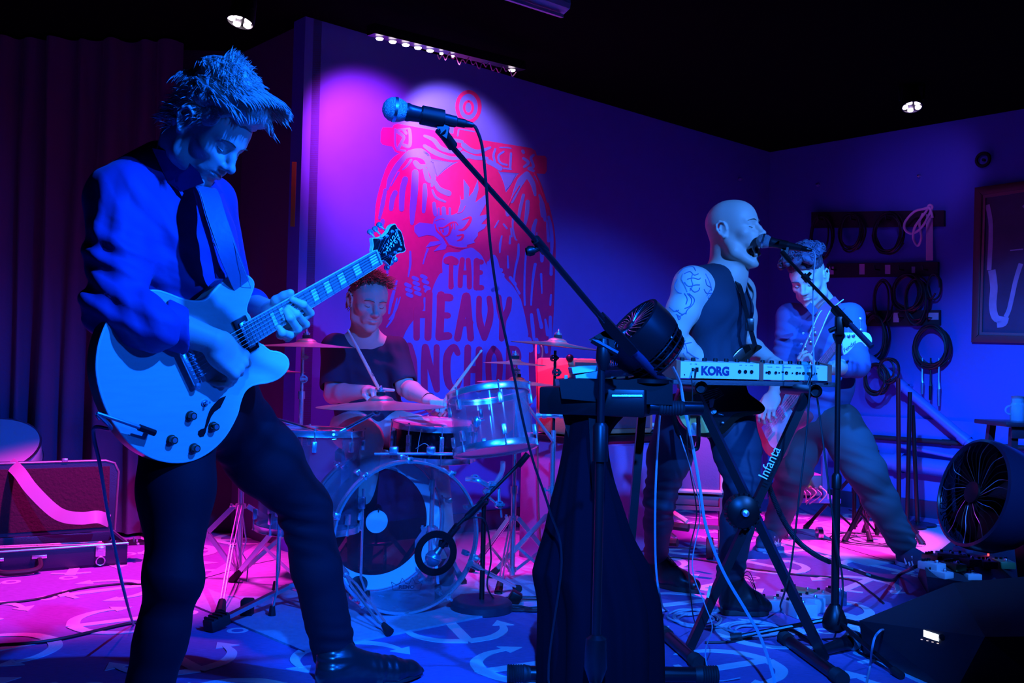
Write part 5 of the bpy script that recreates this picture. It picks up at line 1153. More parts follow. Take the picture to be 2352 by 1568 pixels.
def fist(s, w_, to, stk, up_, side, sc=1.0):
    y = (to-w_).normalized(); R = frame(y, up_); cu = [[1.0, 1.2, .6], [1.1, 1.3, .7], [1.15, 1.3, .7], [1.2, 1.3, .7]]
    return hand(s, w_, R, cu, [(.020, .022, -.006), (.042, .045, -.018), (.040, .074, -.034), (.022, .086, -.040)], side=side, sc=sc)
fist(s, wR, P(885, 897, 4.22), None, (.2, -.2, 1), 1)
fist(s, wL, P(1022, 928, 4.26), None, (.1, -.1, 1), -1)
for i, x in enumerate((-.012, .012)): s.cap(hRd+Vector((-.02, -.01, .006)), P(904, 896+ i*2, 4.2), .010, .007, .006) if i == 0 else None
gobj('body', s.mesh(.0034, 2), M_skin, dm, 'bare face, neck and forearms')
facemarks(dm, HT, HR, M_hair2, .0017)
def haircap(parent, HT, HR, m, n, seed, lenf, back=-.055, front=(.085, .072), spread=.2, r0=.0020, fw=.6, hgt=1.0):
    s = Sdf(); s.ell(HT(0, -.018, .052), (.084, .104, .080*hgt), HR, .02); s.plane(HT(0, *front), HR@Vector((0, .75, -.66)), .01); v1 = s.mesh(.006, 1, wr=[wnoise(.002, 140, seed)])
    s = Sdf(); s.ell(HT(0, -.030, .02), (.083, .088, .085), HR, .02); s.plane(HT(0, -.026, 0), HR@Vector((0, 1, -.2)), .01); s.plane(HT(0, 0, back), HR@Vector((0, .2, -1)), .01); v2 = s.mesh(.006, 1)
    gobj('hair_base', [v1, v2], m, parent)
    r_ = random.Random(seed); rts = []; drs = []; lns = []
    while len(rts) < n:
        th = r_.gauss(0, .75); ph = r_.uniform(-1, .95)
        if abs(th) > 1.35: continue
        x = .083*math.sin(th); y = -.018+.100*ph*math.cos(th*.5); z = .052+.078*hgt*math.cos(th)*math.sqrt(max(0, 1-ph*ph*.8))
        if z < .10 and y > .045: continue
        rts.append(HT(x, y, z)); drs.append(HR@Vector((.3*math.sin(th)+r_.gauss(0, spread), fw+r_.gauss(0, spread), .5*math.cos(th)+r_.gauss(0, spread)))); lns.append(lenf(th, ph)*r_.uniform(.7, 1.3))
    for i in range(n//4):
        ph = r_.uniform(-1.9, 1.9); rts.append(HT(.083*math.sin(ph), -.02-.098*math.cos(ph), r_.uniform(back+.01, .06))); drs.append(HR@Vector((r_.gauss(0, .2), -.4, -.8))); lns.append(.014)
    locks(rts, drs, lns, m, parent, None, seed=seed, r0=r0, droop=.5, curl=.4, kind='stuff')
haircap(dm, HT, HR, M_hair2, 900, 21, lambda th, ph: .030+.030*max(0, ph), r0=.0024)
s = Sdf(); s.ell(ch, (.185, .115, .15), DR, .05); s.ell(wa, (.165, .125, .15), DR, .06); s.ell(hp_, (.16, .12, .09), DR, .05)
s.cap(nb-Vector((0, 0, .045)), sR, .055, .062, .04); s.cap(nb-Vector((0, 0, .045)), sL, .055, .062, .04)
s.chain([sR, sR.lerp(eR, .78)], [.070, .070], .03); s.chain([sL, sL.lerp(eL, .80)], [.070, .066], .03)
s.cap(nb+df*.07+UP*.03, nb+df*.135-UP*.045, .050, .012, .004, 's'); s.cap(nb, nb+UP*.1, .062, .062, .006, 's')
s.plane(hp_-UP*.035, -UP, .004)
s.cap(sR.lerp(eR, .86), eR, .055, .10, .004, 's'); s.cap(sL.lerp(eL, .88), eL, .052, .10, .004, 's')
gobj('shirt', s.mesh(.006, 2, wr=[wrk(ch+df*.06-UP*.03, (.3, 0, 1), .07, .14, .006, 3), wrk(wa, (.1, 0, 1), .06, .14, .007, 5), wrk(sL, (.9, 0, .4), .05, .1, .005, 8), wnoise(.003, 10, 4)]), M_tee, dm, 'black V-neck tee shirt')
kR = P(835, 1010, 4.30); kL = P(985, 1000, 4.52)
s = Sdf(); s.ell(hp_, (.17, .14, .10), DR, .05); s.chain([hp_+dr*.09, kR], [.105, .082], .04); s.chain([hp_-dr*.09, kL], [.105, .080], .04)
aR = Vector((kR.x-.02, kR.y+.12, .10)); aL = Vector((kL.x+.08, kL.y+.14, .10)); s.chain([kR, aR], [.080, .055], .03); s.chain([kL, aL], [.078, .055], .03)
gobj('trousers', s.mesh(.007, 2, wr=[wrk(kL, (1, 0, .2), .06, .16, .006, 3), wrk(kR, (1, .3, .2), .06, .12, .005, 4)]), M_khaki, dm, 'pale khaki trousers')
for q, nm in ((aR, 0), (aL, 1)):
    s = Sdf(); d = Vector((.1, -1, 0)).normalized(); s.chain([q-UP*.03, q-UP*.05+d*.08, q-UP*.065+d*.19], [.045, .044, .034], .03); s.plane(Vector((0, 0, .004)), -UP, .003); gobj('shoe', s.mesh(.007, 1), M_rubber, dm)
b = B(); ax_ = (wL-eL).normalized(); b.ring(wL+ax_*.005, ax_, .029, .003, 20, 6); b.build('wristband', M_blackp, dm)
# throne
th_ = empty('drum_throne', Vector((hp_.x, hp_.y, 0)), 'round drum stool the drummer sits on', 'stool')
b = B(); c0 = Vector((hp_.x, hp_.y, hp_.z-.17)); b.lathe([(0, .02), (0, .15), (.02, .165), (.06, .165), (.085, .14), (.09, 0)], c0, UP, 32); b.build('seat', mat('vinyl_black', (.02, .02, .02), .4), th_); b = B(); b.tube([Vector((hp_.x, hp_.y, .05)), c0], .014, 10); b.build('tube', M_chrome, th_); tripod(th_, Vector((hp_.x, hp_.y, 0)), .4, .24, .28, .06, M_chrome)

# ================================================================ singer
M_tank = mat('tank_charcoal', (.016, .026, .045), .8, bump=.1, scale=400, dist=.001)
M_denim = mat('black_denim', (.025, .030, .055), .75, bump=.15, scale=300, dist=.001)
sg_p = empty('person', Vector((P(1640, 1400, 4.1).x, 4.15, 0)), 'bald singer in a dark tank top with tattooed arms, mouth open at the microphone', 'person')
hc = P(1686, 527, 3.98); hfw = Vector((.80, -.58, .10)); HR = frame(hfw, (-.12, 0, 1))
sf = Vector((.80, -.60, 0)).normalized(); sr_ = sf.cross(UP); SR = frame(sf, UP)
nb = P(1666, 630, 4.02); ch = P(1646, 712, 4.04); wa = P(1648, 830, 4.05); hp_ = P(1640, 935, 4.10)
sR = P(1590, 652, 3.90); eR = P(1545, 775, 3.90); wR = P(1625, 838, 3.98); sL = P(1694, 668, 4.20); eL = P(1712, 790, 4.26); wL = P(1775, 832, 4.08)
s = Sdf(); HT = head(s, hc, HR, 1.06, open_=1.12, jaw=1.10, nose=.97, brow=.9)
s.cap(HT(0, -.040, -.03), nb, .058, .068, .03); s.cap(HT(0, .022, -.115), nb+sf*.045+UP*.01, .030, .052, .03)
s.ell(ch, (.185, .115, .155), SR, .05); s.ell(ch+sf*.05+sr_*.075+UP*.01, (.075, .055, .060), SR, .04); s.ell(ch+sf*.05-sr_*.075+UP*.01, (.075, .055, .060), SR, .04); s.ell(wa, (.145, .105, .16), SR, .05); s.ell(hp_, (.14, .10, .10), SR, .05)
s.cap(nb-UP*.02, sR, .062, .060, .05); s.cap(nb-UP*.02, sL, .060, .058, .05)
for a, e, w_ in ((sR, eR, wR), (sL, eL, wL)):
    s.ell(a.lerp(e, .08), (.072, .072, .078), None, .03); s.chain([a, a.lerp(e, .5), e], [.070, .064, .048], .02); s.cap(e, e.lerp(w_, .3), .044, .046, .015); s.cap(e.lerp(w_, .3), w_, .046, .028, .015)
flat_c = [[.35, .5, .3], [.3, .5, .3], [.35, .5, .3], [.4, .5, .3]]
hand(s, wR, frame(Vector((.55, -.75, -.02)), (.1, .1, 1)), flat_c, [(.022, .020, -.006), (.050, .050, -.014), (.062, .080, -.020), (.066, .100, -.026)], side=-1, sc=1.02)
hand(s, wL, frame(Vector((.35, -.7, -.1)), (.1, .1, 1)), flat_c, [(.022, .020, -.006), (.050, .050, -.014), (.062, .080, -.020), (.066, .100, -.026)], side=1, sc=1.0)
gobj('body', s.mesh(.0032, 2), M_skin2, sg_p, 'bare head, arms and shoulders')
facemarks(sg_p, HT, HR, M_brow, .0012)
b = B(); b.ball(HT(0, .058, -.092), (.022, .030, .024), 12, 8, HR); b.build('mouth_interior', mat('mouth_dark', (.10, .01, .015), .5), sg_p, 'dark open mouth')
# tank top
s = Sdf(); s.ell(ch, (.193, .123, .165), SR, .05); s.ell(ch+sf*.05+sr_*.075+UP*.01, (.082, .062, .068), SR, .04); s.ell(ch+sf*.05-sr_*.075+UP*.01, (.082, .062, .068), SR, .04); s.ell(wa, (.150, .112, .19), SR, .06); s.ell(hp_, (.160, .120, .12), SR, .05)
s.cap(nb-UP*.02+sr_*.04, sR+UP*.012-sr_*.03, .068, .060, .04); s.cap(nb-UP*.03-sr_*.04, sL+UP*.01+sr_*.03, .060, .052, .04)
s.cap(sR+sr_*.060+UP*.02+sf*.02, P(1592, 765, 3.80), .056, .088, .02, 's'); s.cap(sL-sr_*.03, P(1722, 740, 4.28), .065, .075, .02, 's')
s.cap(nb+UP*.03, nb+UP*.01+sf*.10-UP*.05, .078, .050, .01, 's'); s.plane(hp_-UP*.05, -UP, .004)
gobj('tank_top', s.mesh(.0055, 2, wr=[wrk(wa+sf*.06, (.9, .3, .3), .075, .16, .008, 6), wrk(ch+sf*.06-UP*.08, (.8, .5, -.4), .07, .12, .006, 8), wnoise(.003, 9, 6)]), M_tank, sg_p, 'loose dark tank top')
# legs and boots
kR = P(1516, 1140, 4.28); aR = P(1506, 1270, 4.62); kL = P(1706, 1110, 3.98); aL = P(1676, 1335, 4.10); hR = P(1560, 955, 4.06); hL = P(1680, 960, 4.12)
aR.z = .12
s = Sdf(); s.ell(hp_, (.16, .12, .12), SR, .05); s.chain([hR, hR.lerp(kR, .5), kR], [.095, .086, .068], .05); s.chain([kR, kR.lerp(aR, .4), aR], [.068, .062, .054], .03); s.chain([hL, hL.lerp(kL, .5), kL], [.100, .090, .072], .05); s.chain([kL, kL.lerp(aL, .4), aL+UP*.02], [.072, .066, .056], .03)
gobj('trousers', s.mesh(.006, 2, wr=[wrk(kR, (0, 0, 1), .05, .14, .008, 3), wrk(aR+UP*.08, (0, 0, 1), .045, .1, .009, 4), wrk(kL, (.1, 0, 1), .06, .13, .007, 5), wrk(aL+UP*.06, (0, 0, 1), .04, .08, .007, 7)]), M_denim, sg_p, 'black jeans')
def boot2(parent, an, heel, toe, m, sole, label, laces=True, stripes=False, hgt=.10, name='boot'):
    s = Sdf(); d = (toe-heel); d.z = 0; L = d.length; d.normalize(); sd = Vector((-d.y, d.x, 0)); Q = lambda f, z, x=0: heel+d*(f*L)+UP*z+sd*x
    s.cap(an+UP*(hgt-.06), Q(.16, .06), .050, .045, .03); s.chain([Q(.15, .045), Q(.45, .048), Q(.72, .042), Q(.92, .034)], [.036, .042, .045, .032], .02); s.cap(Q(.28, hgt*.9), Q(.66, .055), .038, .034, .03); s.plane(heel+UP*.018, -UP, .003)
    o = gobj(name, s.mesh(.0055, 1), m, parent, label)
    b = B(); ou = spline2([(0, -.6), (-.02, 0), (0, .6), (.15, .80), (.4, .78), (.68, 1.05), (.86, .85), (1.0, .3), (1.0, -.3), (.86, -.85), (.68, -1.05), (.4, -.78), (.15, -.80)], 3, True)
    b.prism([heel+d*(f*L)+sd*(x*.044)+UP*.002 for f, x in ou], UP*.024, .002); b.build('sole', sole, o)
    if laces:
        for i in range(6):
            f = .36+.05*i; b = B(); p = Q(f, .125-.012*i-(.1-hgt)); b.curve([p+sd*.024-UP*.012, p+UP*.004, p-sd*.024-UP*.012], .002, 5); b.build('lace', M_cab if not stripes else M_bind, o)
    if stripes:
        for i in range(3):
            b = B(); f = .38+.10*i; b.strip([Q(f-.03, .075, -.040), Q(f, .05, -.0445), Q(f+.05, .025, -.046)], .011, -sd, .003); b.strip([Q(f-.03, .075, .040), Q(f, .05, .0445), Q(f+.05, .025, .046)], .011, sd, .003); b.build('stripe', M_coat, o)
    return o
hq_ = Vector((aL.x-.03, aL.y-.01, 0)); bo = boot2(sg_p, aL, hq_, G(1764, 1412), M_leather, M_rubber, 'laced dark leather boot', True, hgt=.14)
b = B()
for q in ((.03, .09), (.05, .06), (.02, .05)): b.curve([aL+Vector((.03, -.04, .02)), aL+Vector((.07, -.05, q[0])), aL+Vector((.09+q[1]*.3, -.06, -.05-q[1]*.3))], .0015, 4)
b.build('loose_lace', M_cab, bo); hq_ = Vector((aR.x-.05, aR.y+.03, 0)); boot2(sg_p, aR, hq_, hq_+Vector((.22, -.20, 0)), M_leather, M_rubber, 'laced dark leather boot', True, hgt=.14)
# tattoos: thin printed skin lines laid on the arm
M_tat = mat('tattoo_ink', (.12, .16, .30), .6)
def ontosurf(px, py, c, r):                                   # where the pixel ray meets an arm-sized ball
    rr = ray(px, py); oc = CAMP-c; bq = rr.dot(oc)/rr.dot(rr); cq = (oc.dot(oc)-r*r)/rr.dot(rr); di = bq*bq-cq
    if di < 0: return None
    return CAMP+rr*(-bq-math.sqrt(di))
from mathutils.bvhtree import BVHTree
def bvh(o): 
    me = o.data; off = wloc(o); return BVHTree.FromPolygons([v.co+off for v in me.vertices], [tuple(p.vertices) for p in me.polygons])
_bv = bvh([c for c in sg_p.children if c.name.startswith('body')][0])
def drape(pts):
    out = []
    for px, py in pts:
        h = _bv.ray_cast(CAMP, ray(px, py).normalized())
        if h[0] is not None and abs(h[0].y-3.9) < .5: out.append(h[0]+h[1]*.0006)
    return out
b = B(); ct = lambda x, y: (1400+x/3.135, 450+y/3.135)
tats = [[(500, 560), (540, 520), (600, 510), (620, 540)], [(540, 560), (580, 545), (610, 570), (640, 560)], [(560, 600), (600, 590), (640, 600), (655, 590)], [(540, 620), (570, 650), (620, 640), (650, 640)], [(530, 560), (520, 600), (540, 640), (560, 690)], [(580, 660), (610, 690), (640, 680), (650, 660)], [(600, 560), (590, 600), (600, 640), (580, 680)],
        [(490, 600), (470, 650), (490, 690), (520, 700)], [(570, 700), (610, 740), (600, 780), (560, 820), (550, 850)], [(560, 700), (590, 740), (580, 790), (540, 810)], [(540, 700), (560, 740), (550, 780)], [(480, 820), (520, 850), (550, 840), (500, 870)], [(490, 860), (500, 890), (510, 870), (480, 850)], [(430, 800), (470, 830), (500, 820)],
        [(690, 600), (700, 640), (730, 660), (715, 690), (700, 720)], [(680, 670), (700, 700), (735, 700), (710, 730), (725, 760), (700, 770), (725, 790)], [(690, 560), (720, 620), (735, 680)],
        [(520, 1030), (550, 1080), (560, 1130)], [(515, 1070), (560, 1060), (590, 1055)], [(560, 1120), (600, 1150), (640, 1170)], [(530, 1130), (560, 1170), (600, 1180)], [(545, 1040), (530, 1070), (540, 1100)]]
for tt in tats:
    q = drape([ct(*p) for p in spline2(tt, 6)])
    if len(q) > 3 and max((q[i+1]-q[i]).length for i in range(len(q)-1)) < .03: b.tube(q, .0021, 4)
b.build('tattoo', M_tat, sg_p, 'blue line tattoos on the upper arm and forearm', smooth=0)
# ---------------------------------------------------------------- solid-body guitar slung under the keyboards
M_burst = mat('sunburst_amber', (.75, .48, .14), .2, coat=.5); M_guard = mat('pickguard_black', (.01, .01, .012), .25, coat=.3)
eg = empty('electric_guitar', P(1640, 960, 3.95), 'sunburst solid-body guitar with black scratchplate slung low on the bald singer', 'guitar')
en = Vector((.30, -.95, 0)).normalized(); E0 = P(1650, 930, 3.92)
def ew(px, py, h=0.): return PL(px, py, E0+en*h, en)
eo = [(1552, 900), (1560, 886), (1580, 880), (1610, 882), (1650, 868), (1662, 845), (1668, 822), (1688, 800), (1712, 790), (1735, 793), (1738, 800), (1722, 812), (1706, 830), (1700, 850), (1702, 875), (1708, 900), (1722, 912), (1738, 924), (1746, 936), (1740, 947), (1722, 952), (1700, 955), (1680, 965), (1662, 985), (1640, 1000), (1610, 1003), (1582, 995), (1562, 975), (1548, 945), (1546, 920)]
eo = spline2(eo, 3, True); b = B(); b.prism([ew(x, y, -.04) for x, y in eo], en*.042, .006); b.build('body', mat('burst_edge', (.03, .012, .008), .2, coat=.5), eg)
b = B(); b.prism([ew(x, y, .002) for x, y in spline2([(1560, 908), (1580, 890), (1610, 892), (1640, 885), (1660, 960), (1640, 988), (1610, 994), (1584, 986), (1566, 968), (1556, 940)], 3, True)], en*.001); b.build('top_plate', M_burst, eg, smooth=0)
pg = spline2([(1600, 905), (1640, 885), (1665, 880), (1672, 850), (1680, 826), (1690, 850), (1692, 878), (1704, 905), (1722, 922), (1736, 934), (1730, 943), (1705, 947), (1684, 952), (1664, 972), (1645, 990), (1640, 965), (1620, 960), (1608, 935)], 3, True)
b = B(); b.prism([ew(x, y, .0025) for x, y in pg], en*.002); b.build('scratchplate', M_guard, eg, smooth=0)
for (x, y) in ((1636, 944), (1634, 970)): b = B(); b.lathe([(.004, .012), (.008, .012), (.010, .009), (.020, .008), (.020, 0)], ew(x, y), en, 16); b.build('control_knob', M_bind, eg)
b = B(); b.prism([ew(x, y, .005) for x, y in ((1628, 918), (1640, 915), (1636, 935), (1630, 936))], en*.006); b.build('pickup', M_bind, eg)
b = B(); b.prism([ew(x, y, .005) for x, y in ((1600, 900), (1608, 898), (1622, 935), (1614, 938))], en*.008); b.build('bridge', M_chrome, eg)
b = B(); b.lathe([(.003, .003), (.02, .003)], ew(1655, 952), en, 6); b.lathe([(.016, .005), (.022, .004), (.023, 0)], ew(1655, 970), en, 8); b.build('switch', M_chrome, eg)
for i in range(6): b = B(); b.tube([ew(1603+2.4*i, 903+6*i, .013), ew(1652+2*i, 891+3*i, .015)], .0009, 4); b.build('guitar_string', M_steel, eg)
b = B(); b.box(ew(1597, 985, .0), (.045, .02, .055), None, .008); b.build('jack_plate', M_chrome, eg)
st = spline([P(1687, 640, 3.95), P(1700, 662, 3.93), P(1712, 712, 3.90), P(1722, 752, 3.90), P(1734, 795, 3.92)], 6); b = B(); b.strip(st, .030, Vector((.7, -.7, .05)), .003); b.box(P(1722, 745, 3.895), (.034, .008, .05), None, .003); b.build('strap', M_leather, eg)
# ================================================================ bass player
M_work = mat('work_shirt_blue', (.10, .12, .32), .75, bump=.12, scale=400, dist=.001); M_olive = mat('dark_chinos', (.06, .075, .085), .8, bump=.1, scale=400, dist=.001)
bp = empty('person', Vector((P(1900, 1280, 5.3).x, 5.3, 0)), 'bass player in an open-collar work shirt, legs wide apart, looking down', 'person')
hc = P(1857, 640, 5.12); hfw = Vector((-.50, -.72, -.42)); HR = frame(hfw, (-.15, 0, 1))
bf = Vector((-.52, -.85, 0)).normalized(); br = bf.cross(UP); BR = frame(bf, UP)
nb = P(1888, 705, 5.20); ch = P(1885, 785, 5.25); wa = P(1885, 880, 5.28); hp_ = P(1885, 960, 5.30)
sR = P(1815, 728, 5.30); eR = P(1800, 842, 5.22); wR = P(1776, 905, 5.02); sL = P(1953, 728, 5.15); eL = P(1968, 838, 5.02); wL = P(1886, 848, 4.86)
s = Sdf(); HT = head(s, hc, HR, 1.10, jaw=1.08)
s.cap(HT(0, -.035, -.06), nb, .060, .066, .03); s.cap(nb, ch, .065, .07, .05); s.cap(ch, hp_, .08, .09, .05)
for a, e, w_ in ((sR, eR, wR), (sL, eL, wL)): s.chain([a, e], [.050, .043], .02); s.cap(e, e.lerp(w_, .3), .045, .046, .015); s.cap(e.lerp(w_, .3), w_, .046, .028, .015)
cu = [[.5, .8, .5], [.6, .9, .5], [.7, .9, .5], [.8, .9, .5]]
hand(s, wR, frame(P(1756, 955, 4.95)-wR, (-.5, -.8, .1)), cu, [(.022, .020, -.006), (.046, .050, -.018), (.054, .078, -.030), (.052, .098, -.038)], side=1, sc=1.1)
hand(s, wL, frame(Vector((-.9, 0, .15)), (.1, .3, -1)), [[.9, 1.0, .6]]*4, [(.022, .020, -.006), (.040, .048, -.028), (.040, .070, -.050), (.030, .082, -.066)], side=1, sc=1.05)
gobj('body', s.mesh(.0038, 2), M_skin, bp, 'bare face and forearms')
M_hair3 = mat('hair_dark_curly', (.10, .07, .10), .6, bump=.3, scale=250)
facemarks(bp, HT, HR, M_hair3, .0019)
def curlhair(parent, HT, HR, m, n, seed):
    r_ = random.Random(seed); s = Sdf(); s.ell(HT(0, -.005, .078), (.090, .108, .075), HR, .02)
    for i in range(46):
        th = r_.uniform(-1.1, 1.1); ph = r_.uniform(-1, 1.15); s.ell(HT(.088*math.sin(th), -.005+.10*ph*math.cos(th*.6), .088+.068*math.cos(th)*math.sqrt(max(.05, 1-ph*ph*.55))), r_.uniform(.014, .026), None, .008)
    s.plane(HT(0, .082, .072), HR@Vector((0, .6, -.8)), .01); v1 = s.mesh(.005, 1, wr=[wnoise(.004, 160, seed)])
    s = Sdf(); s.ell(HT(0, -.030, .02), (.084, .088, .085), HR, .02); s.plane(HT(0, -.026, 0), HR@Vector((0, 1, -.2)), .01); s.plane(HT(0, 0, -.05), HR@Vector((0, .2, -1)), .01); v2 = s.mesh(.006, 1)
    gobj('hair_base', [v1, v2], m, parent)
    b = B()
    for i in range(n):
        th = r_.uniform(-1.2, 1.2); ph = r_.uniform(-1, 1.1); p = HT(.094*math.sin(th), -.005+.108*ph*math.cos(th*.6), .086+.082*math.cos(th)*math.sqrt(max(.05, 1-ph*ph*.55))); a0 = r_.uniform(0, 6); R1 = r_.uniform(.008, .016)
        ax1 = Vector((r_.gauss(0, 1), r_.gauss(0, 1), r_.gauss(0, 1))).normalized(); x, y, d = basis(ax1); b.tube([p+x*R1*math.cos(a0+k*.8)+y*R1*math.sin(a0+k*.8)+d*.002*k for k in range(7)], [.0012, .003, .0035, .003, .002, .0004], 4, cap=False)
    b.build('hair', m, parent, kind='stuff', smooth=60)
curlhair(bp, HT, HR, M_hair3, 420, 5)
s = Sdf(); s.ell(ch, (.195, .125, .16), BR, .05); s.ell(wa, (.18, .135, .17), BR, .06); s.ell(hp_, (.185, .14, .10), BR, .05); s.cap(nb-UP*.04, sR, .060, .066, .04); s.cap(nb-UP*.04, sL, .060, .066, .04)
s.chain([sR, eR, eR.lerp(wR, .35)], [.075, .062, .056], .03); s.chain([sL, eL, eL.lerp(wL, .30)], [.075, .064, .060], .03); s.plane(hp_-UP*.06, -UP, .004)
s.cap(nb+bf*.05+UP*.02, nb+bf*.12-UP*.05, .040, .012, .004, 's'); s.cap(nb, nb+UP*.1, .064, .064, .006, 's')
gobj('shirt', s.mesh(.006, 2, wr=[wrk(wa+bf*.05, (.2, 0, 1), .07, .15, .008, 3), wrk(ch+bf*.05, (.6, 0, .8), .08, .14, .006, 4), wrk(sL.lerp(eL, .6), (.2, 0, 1), .05, .1, .008, 7), wrk(sR.lerp(eR, .6), (.2, 0, 1), .05, .1, .008, 9), wrk(hp_, (.1, 0, 1), .05, .15, .007, 12), wnoise(.003, 9, 8)]), M_work, bp, 'work shirt with flap pockets, sleeves rolled')
b = B()
for pts in ([P(1862, 694, 5.02), P(1852, 706, 5.02), P(1868, 726, 5.03), P(1880, 712, 5.03)], [P(1880, 712, 5.03), P(1900, 716, 5.02), P(1918, 700, 5.08), P(1902, 686, 5.08)]): b.prism(pts, bf*.004)
b.build('collar', M_work, bp, smooth=0)
for x, y, Y in ((1868, 728, 5.06), (1845, 765, 5.09), (1841, 790, 5.09), (1838, 812, 5.1), (1802, 772, 5.20)): b = B(); b.lathe([(-.01, .006), (.004, .006), (.005, .003)], P(x, y, Y), bf, 8); b.build('button', M_pearl, bp)
b = B(); b.prism([P(1793, 770, 5.195), P(1822, 764, 5.14), P(1823, 770, 5.14), P(1810, 778, 5.16), P(1794, 776, 5.195)], bf*.004); b.build('pocket_flap', M_work, bp, smooth=0)
kR = P(1822, 1085, 5.38); aR = P(1782, 1210, 5.72); kL = P(1990, 1085, 5.10); aL = P(2072, 1245, 5.20); hR = P(1850, 975, 5.36); hL = P(1928, 975, 5.22)
s = Sdf(); s.ell(hp_-UP*.02, (.18, .135, .12), BR, .05); s.chain([hR, hR.lerp(kR, .5), kR, kR.lerp(aR, .4), aR], [.115, .105, .088, .080, .076], .05); s.chain([hL, hL.lerp(kL, .5), kL, kL.lerp(aL, .4), aL], [.118, .108, .092, .082, .074], .05)
gobj('trousers', s.mesh(.007, 2, wr=[wrk(kL, (.3, 0, 1), .07, .15, .008, 3), wrk(aL+UP*.04, (.2, 0, 1), .045, .1, .008, 5), wrk(aR+UP*.04, (0, 0, 1), .05, .1, .008, 5), wrk(kR, (.2, 0, 1), .07, .15, .007, 6), wnoise(.003, 9, 1)]), M_olive, bp, 'dark chinos')
M_sneak = mat('sneaker_navy', (.03, .04, .08), .7)
h0_ = Vector((aL.x+.01, aL.y+.06, 0)); boot2(bp, aL, h0_, h0_+Vector((.07, -.285, 0)), M_sneak, mat('sole_gum', (.25, .28, .4), .6), 'dark sneaker with pale stripes', True, True, hgt=.085, name='sneaker')
h0_ = Vector((aR.x+.02, aR.y+.05, 0)); boot2(bp, aR, h0_, h0_+Vector((-.16, -.24, 0)), M_sneak, MATS['sole_gum'], 'dark sneaker with pale stripes', True, True, hgt=.085, name='sneaker')
# bass guitar
bg = empty('bass_guitar', P(1795, 960, 5.1), 'reddish bass guitar with pale headstock held by the bass player', 'guitar')
X0 = P(1792, 958, 5.06); XH = P(1932, 786, 4.72); bu = (XH-X0); BL = bu.length; bu.normalize(); bn = Vector((-.96, -.24, .02)); bn = (bn-bu*bn.dot(bu)).normalized(); bv = bn.cross(bu)
def bq(u, v, w=0.): return X0+bu*u+bv*v+bn*w
bo_ = spline2([(-.20, 0), (-.195, .10), (-.14, .155), (-.06, .15), (0, .115), (.06, .12), (.13, .16), (.20, .165), (.22, .14), (.19, .10), (.15, .06), (.13, .03), (.13, -.03), (.15, -.07), (.17, -.12), (.15, -.145), (.09, -.135), (.03, -.115), (-.03, -.13), (-.10, -.165), (-.16, -.14), (-.195, -.08)], 3, True)
b = B(); b.prism([bq(u, v, -.045) for u, v in bo_], bn*.045, .008); b.build('body', mat('bass_red', (.45, .07, .10), .25, coat=.5), bg)
b = B(); b.prism([bq(u*.7, v*.62-.03, .001) for u, v in bo_], bn*.003); b.build('scratchplate', mat('guard_mint', (.55, .75, .72), .3), bg, smooth=0)
b = B(); b.prism([bq(.10, -.03, .004), bq(BL, -.021, .004), bq(BL, .021, .004), bq(.10, .03, .004)], bn*.012); b.build('neck', mat('bass_neck', (.25, .24, .28), .4), bg)
for i in range(1, 20): u_ = BL-.86*(1-2**(-i/12)); b = B(); b.bar(bq(u_, -.024, .0165), bq(u_, .024, .0165), .002, .0015, up=bu); b.build('fret', M_steel, bg)
for i in range(4): b = B(); b.tube([bq(-.10, -.024+.016*i, .022), bq(BL+.03, -.017+.0113*i, .020)], .0013, 4); b.build('bass_string', M_steel, bg)
b = B(); b.box(bq(-.10, 0, .012), (.06, .08, .016), Matrix((bu, bv, bn)).transposed(), .002); b.box(bq(.03, 0, .008), (.035, .085, .016), Matrix((bu, bv, bn)).transposed(), .002); b.build('bridge', M_chrome, bg)
M_cyan = mat('headstock_pale', (.75, .80, .78), .3)
cb = lambda x, y: (1750+x/3.136, 400+y/3.136)
hs = [(575, 1160), (590, 1140), (650, 1140), (720, 1135), (770, 1145), (792, 1180), (792, 1215), (775, 1235), (750, 1240), (735, 1225), (715, 1210), (690, 1215), (665, 1235), (640, 1265), (600, 1300), (585, 1290), (578, 1230)]
hn = Vector((-.18, -.98, 0)).normalized(); hO = P(1950, 782, 4.71)
b = B(); b.prism([PL(*cb(*p), hO, hn) for p in spline2(hs, 3, True)], -hn*.014, .002); b.build('headstock', M_cyan, bg, 'pale blue-green headstock')
for x, y in ((590, 1165), (625, 1165), (658, 1162), (715, 1125)):
    b = B(); q = PL(*cb(x, y), hO, hn); b.lathe([(0, .009), (.004, .009), (.006, .005), (.012, .004)], q, hn, 12); b.tube([q-hn*.02, q-hn*.02+UP*.05], .003, 6); b.ball(q-hn*.02+UP*.055, (.010, .004, .012), 8, 6); b.build('tuning_peg', M_chrome, bg)
hx = (PL(*cb(690, 1215), hO, hn)-PL(*cb(600, 1285), hO, hn)).normalized(); text3d('Fender', .026, M_ink, 'headstock_lettering', bg, PL(*cb(632, 1240), hO-hn*-.0015, hn)+hn*.001, hx, hn.cross(hx), .0003, shear=.3)
b = B(); b.strip(spline([P(1925, 690, 5.05), P(1912, 700, 5.04), P(1893, 718, 5.02), P(1872, 765, 5.01), P(1850, 815, 5.00), P(1838, 850, 5.0)], 5), .055, (-.3, -.95, 0), .004); st_b = b.build('strap', mat('strap_red', (.35, .06, .12), .7), bg, 'dark red strap with pale edges and studs')
b = B()
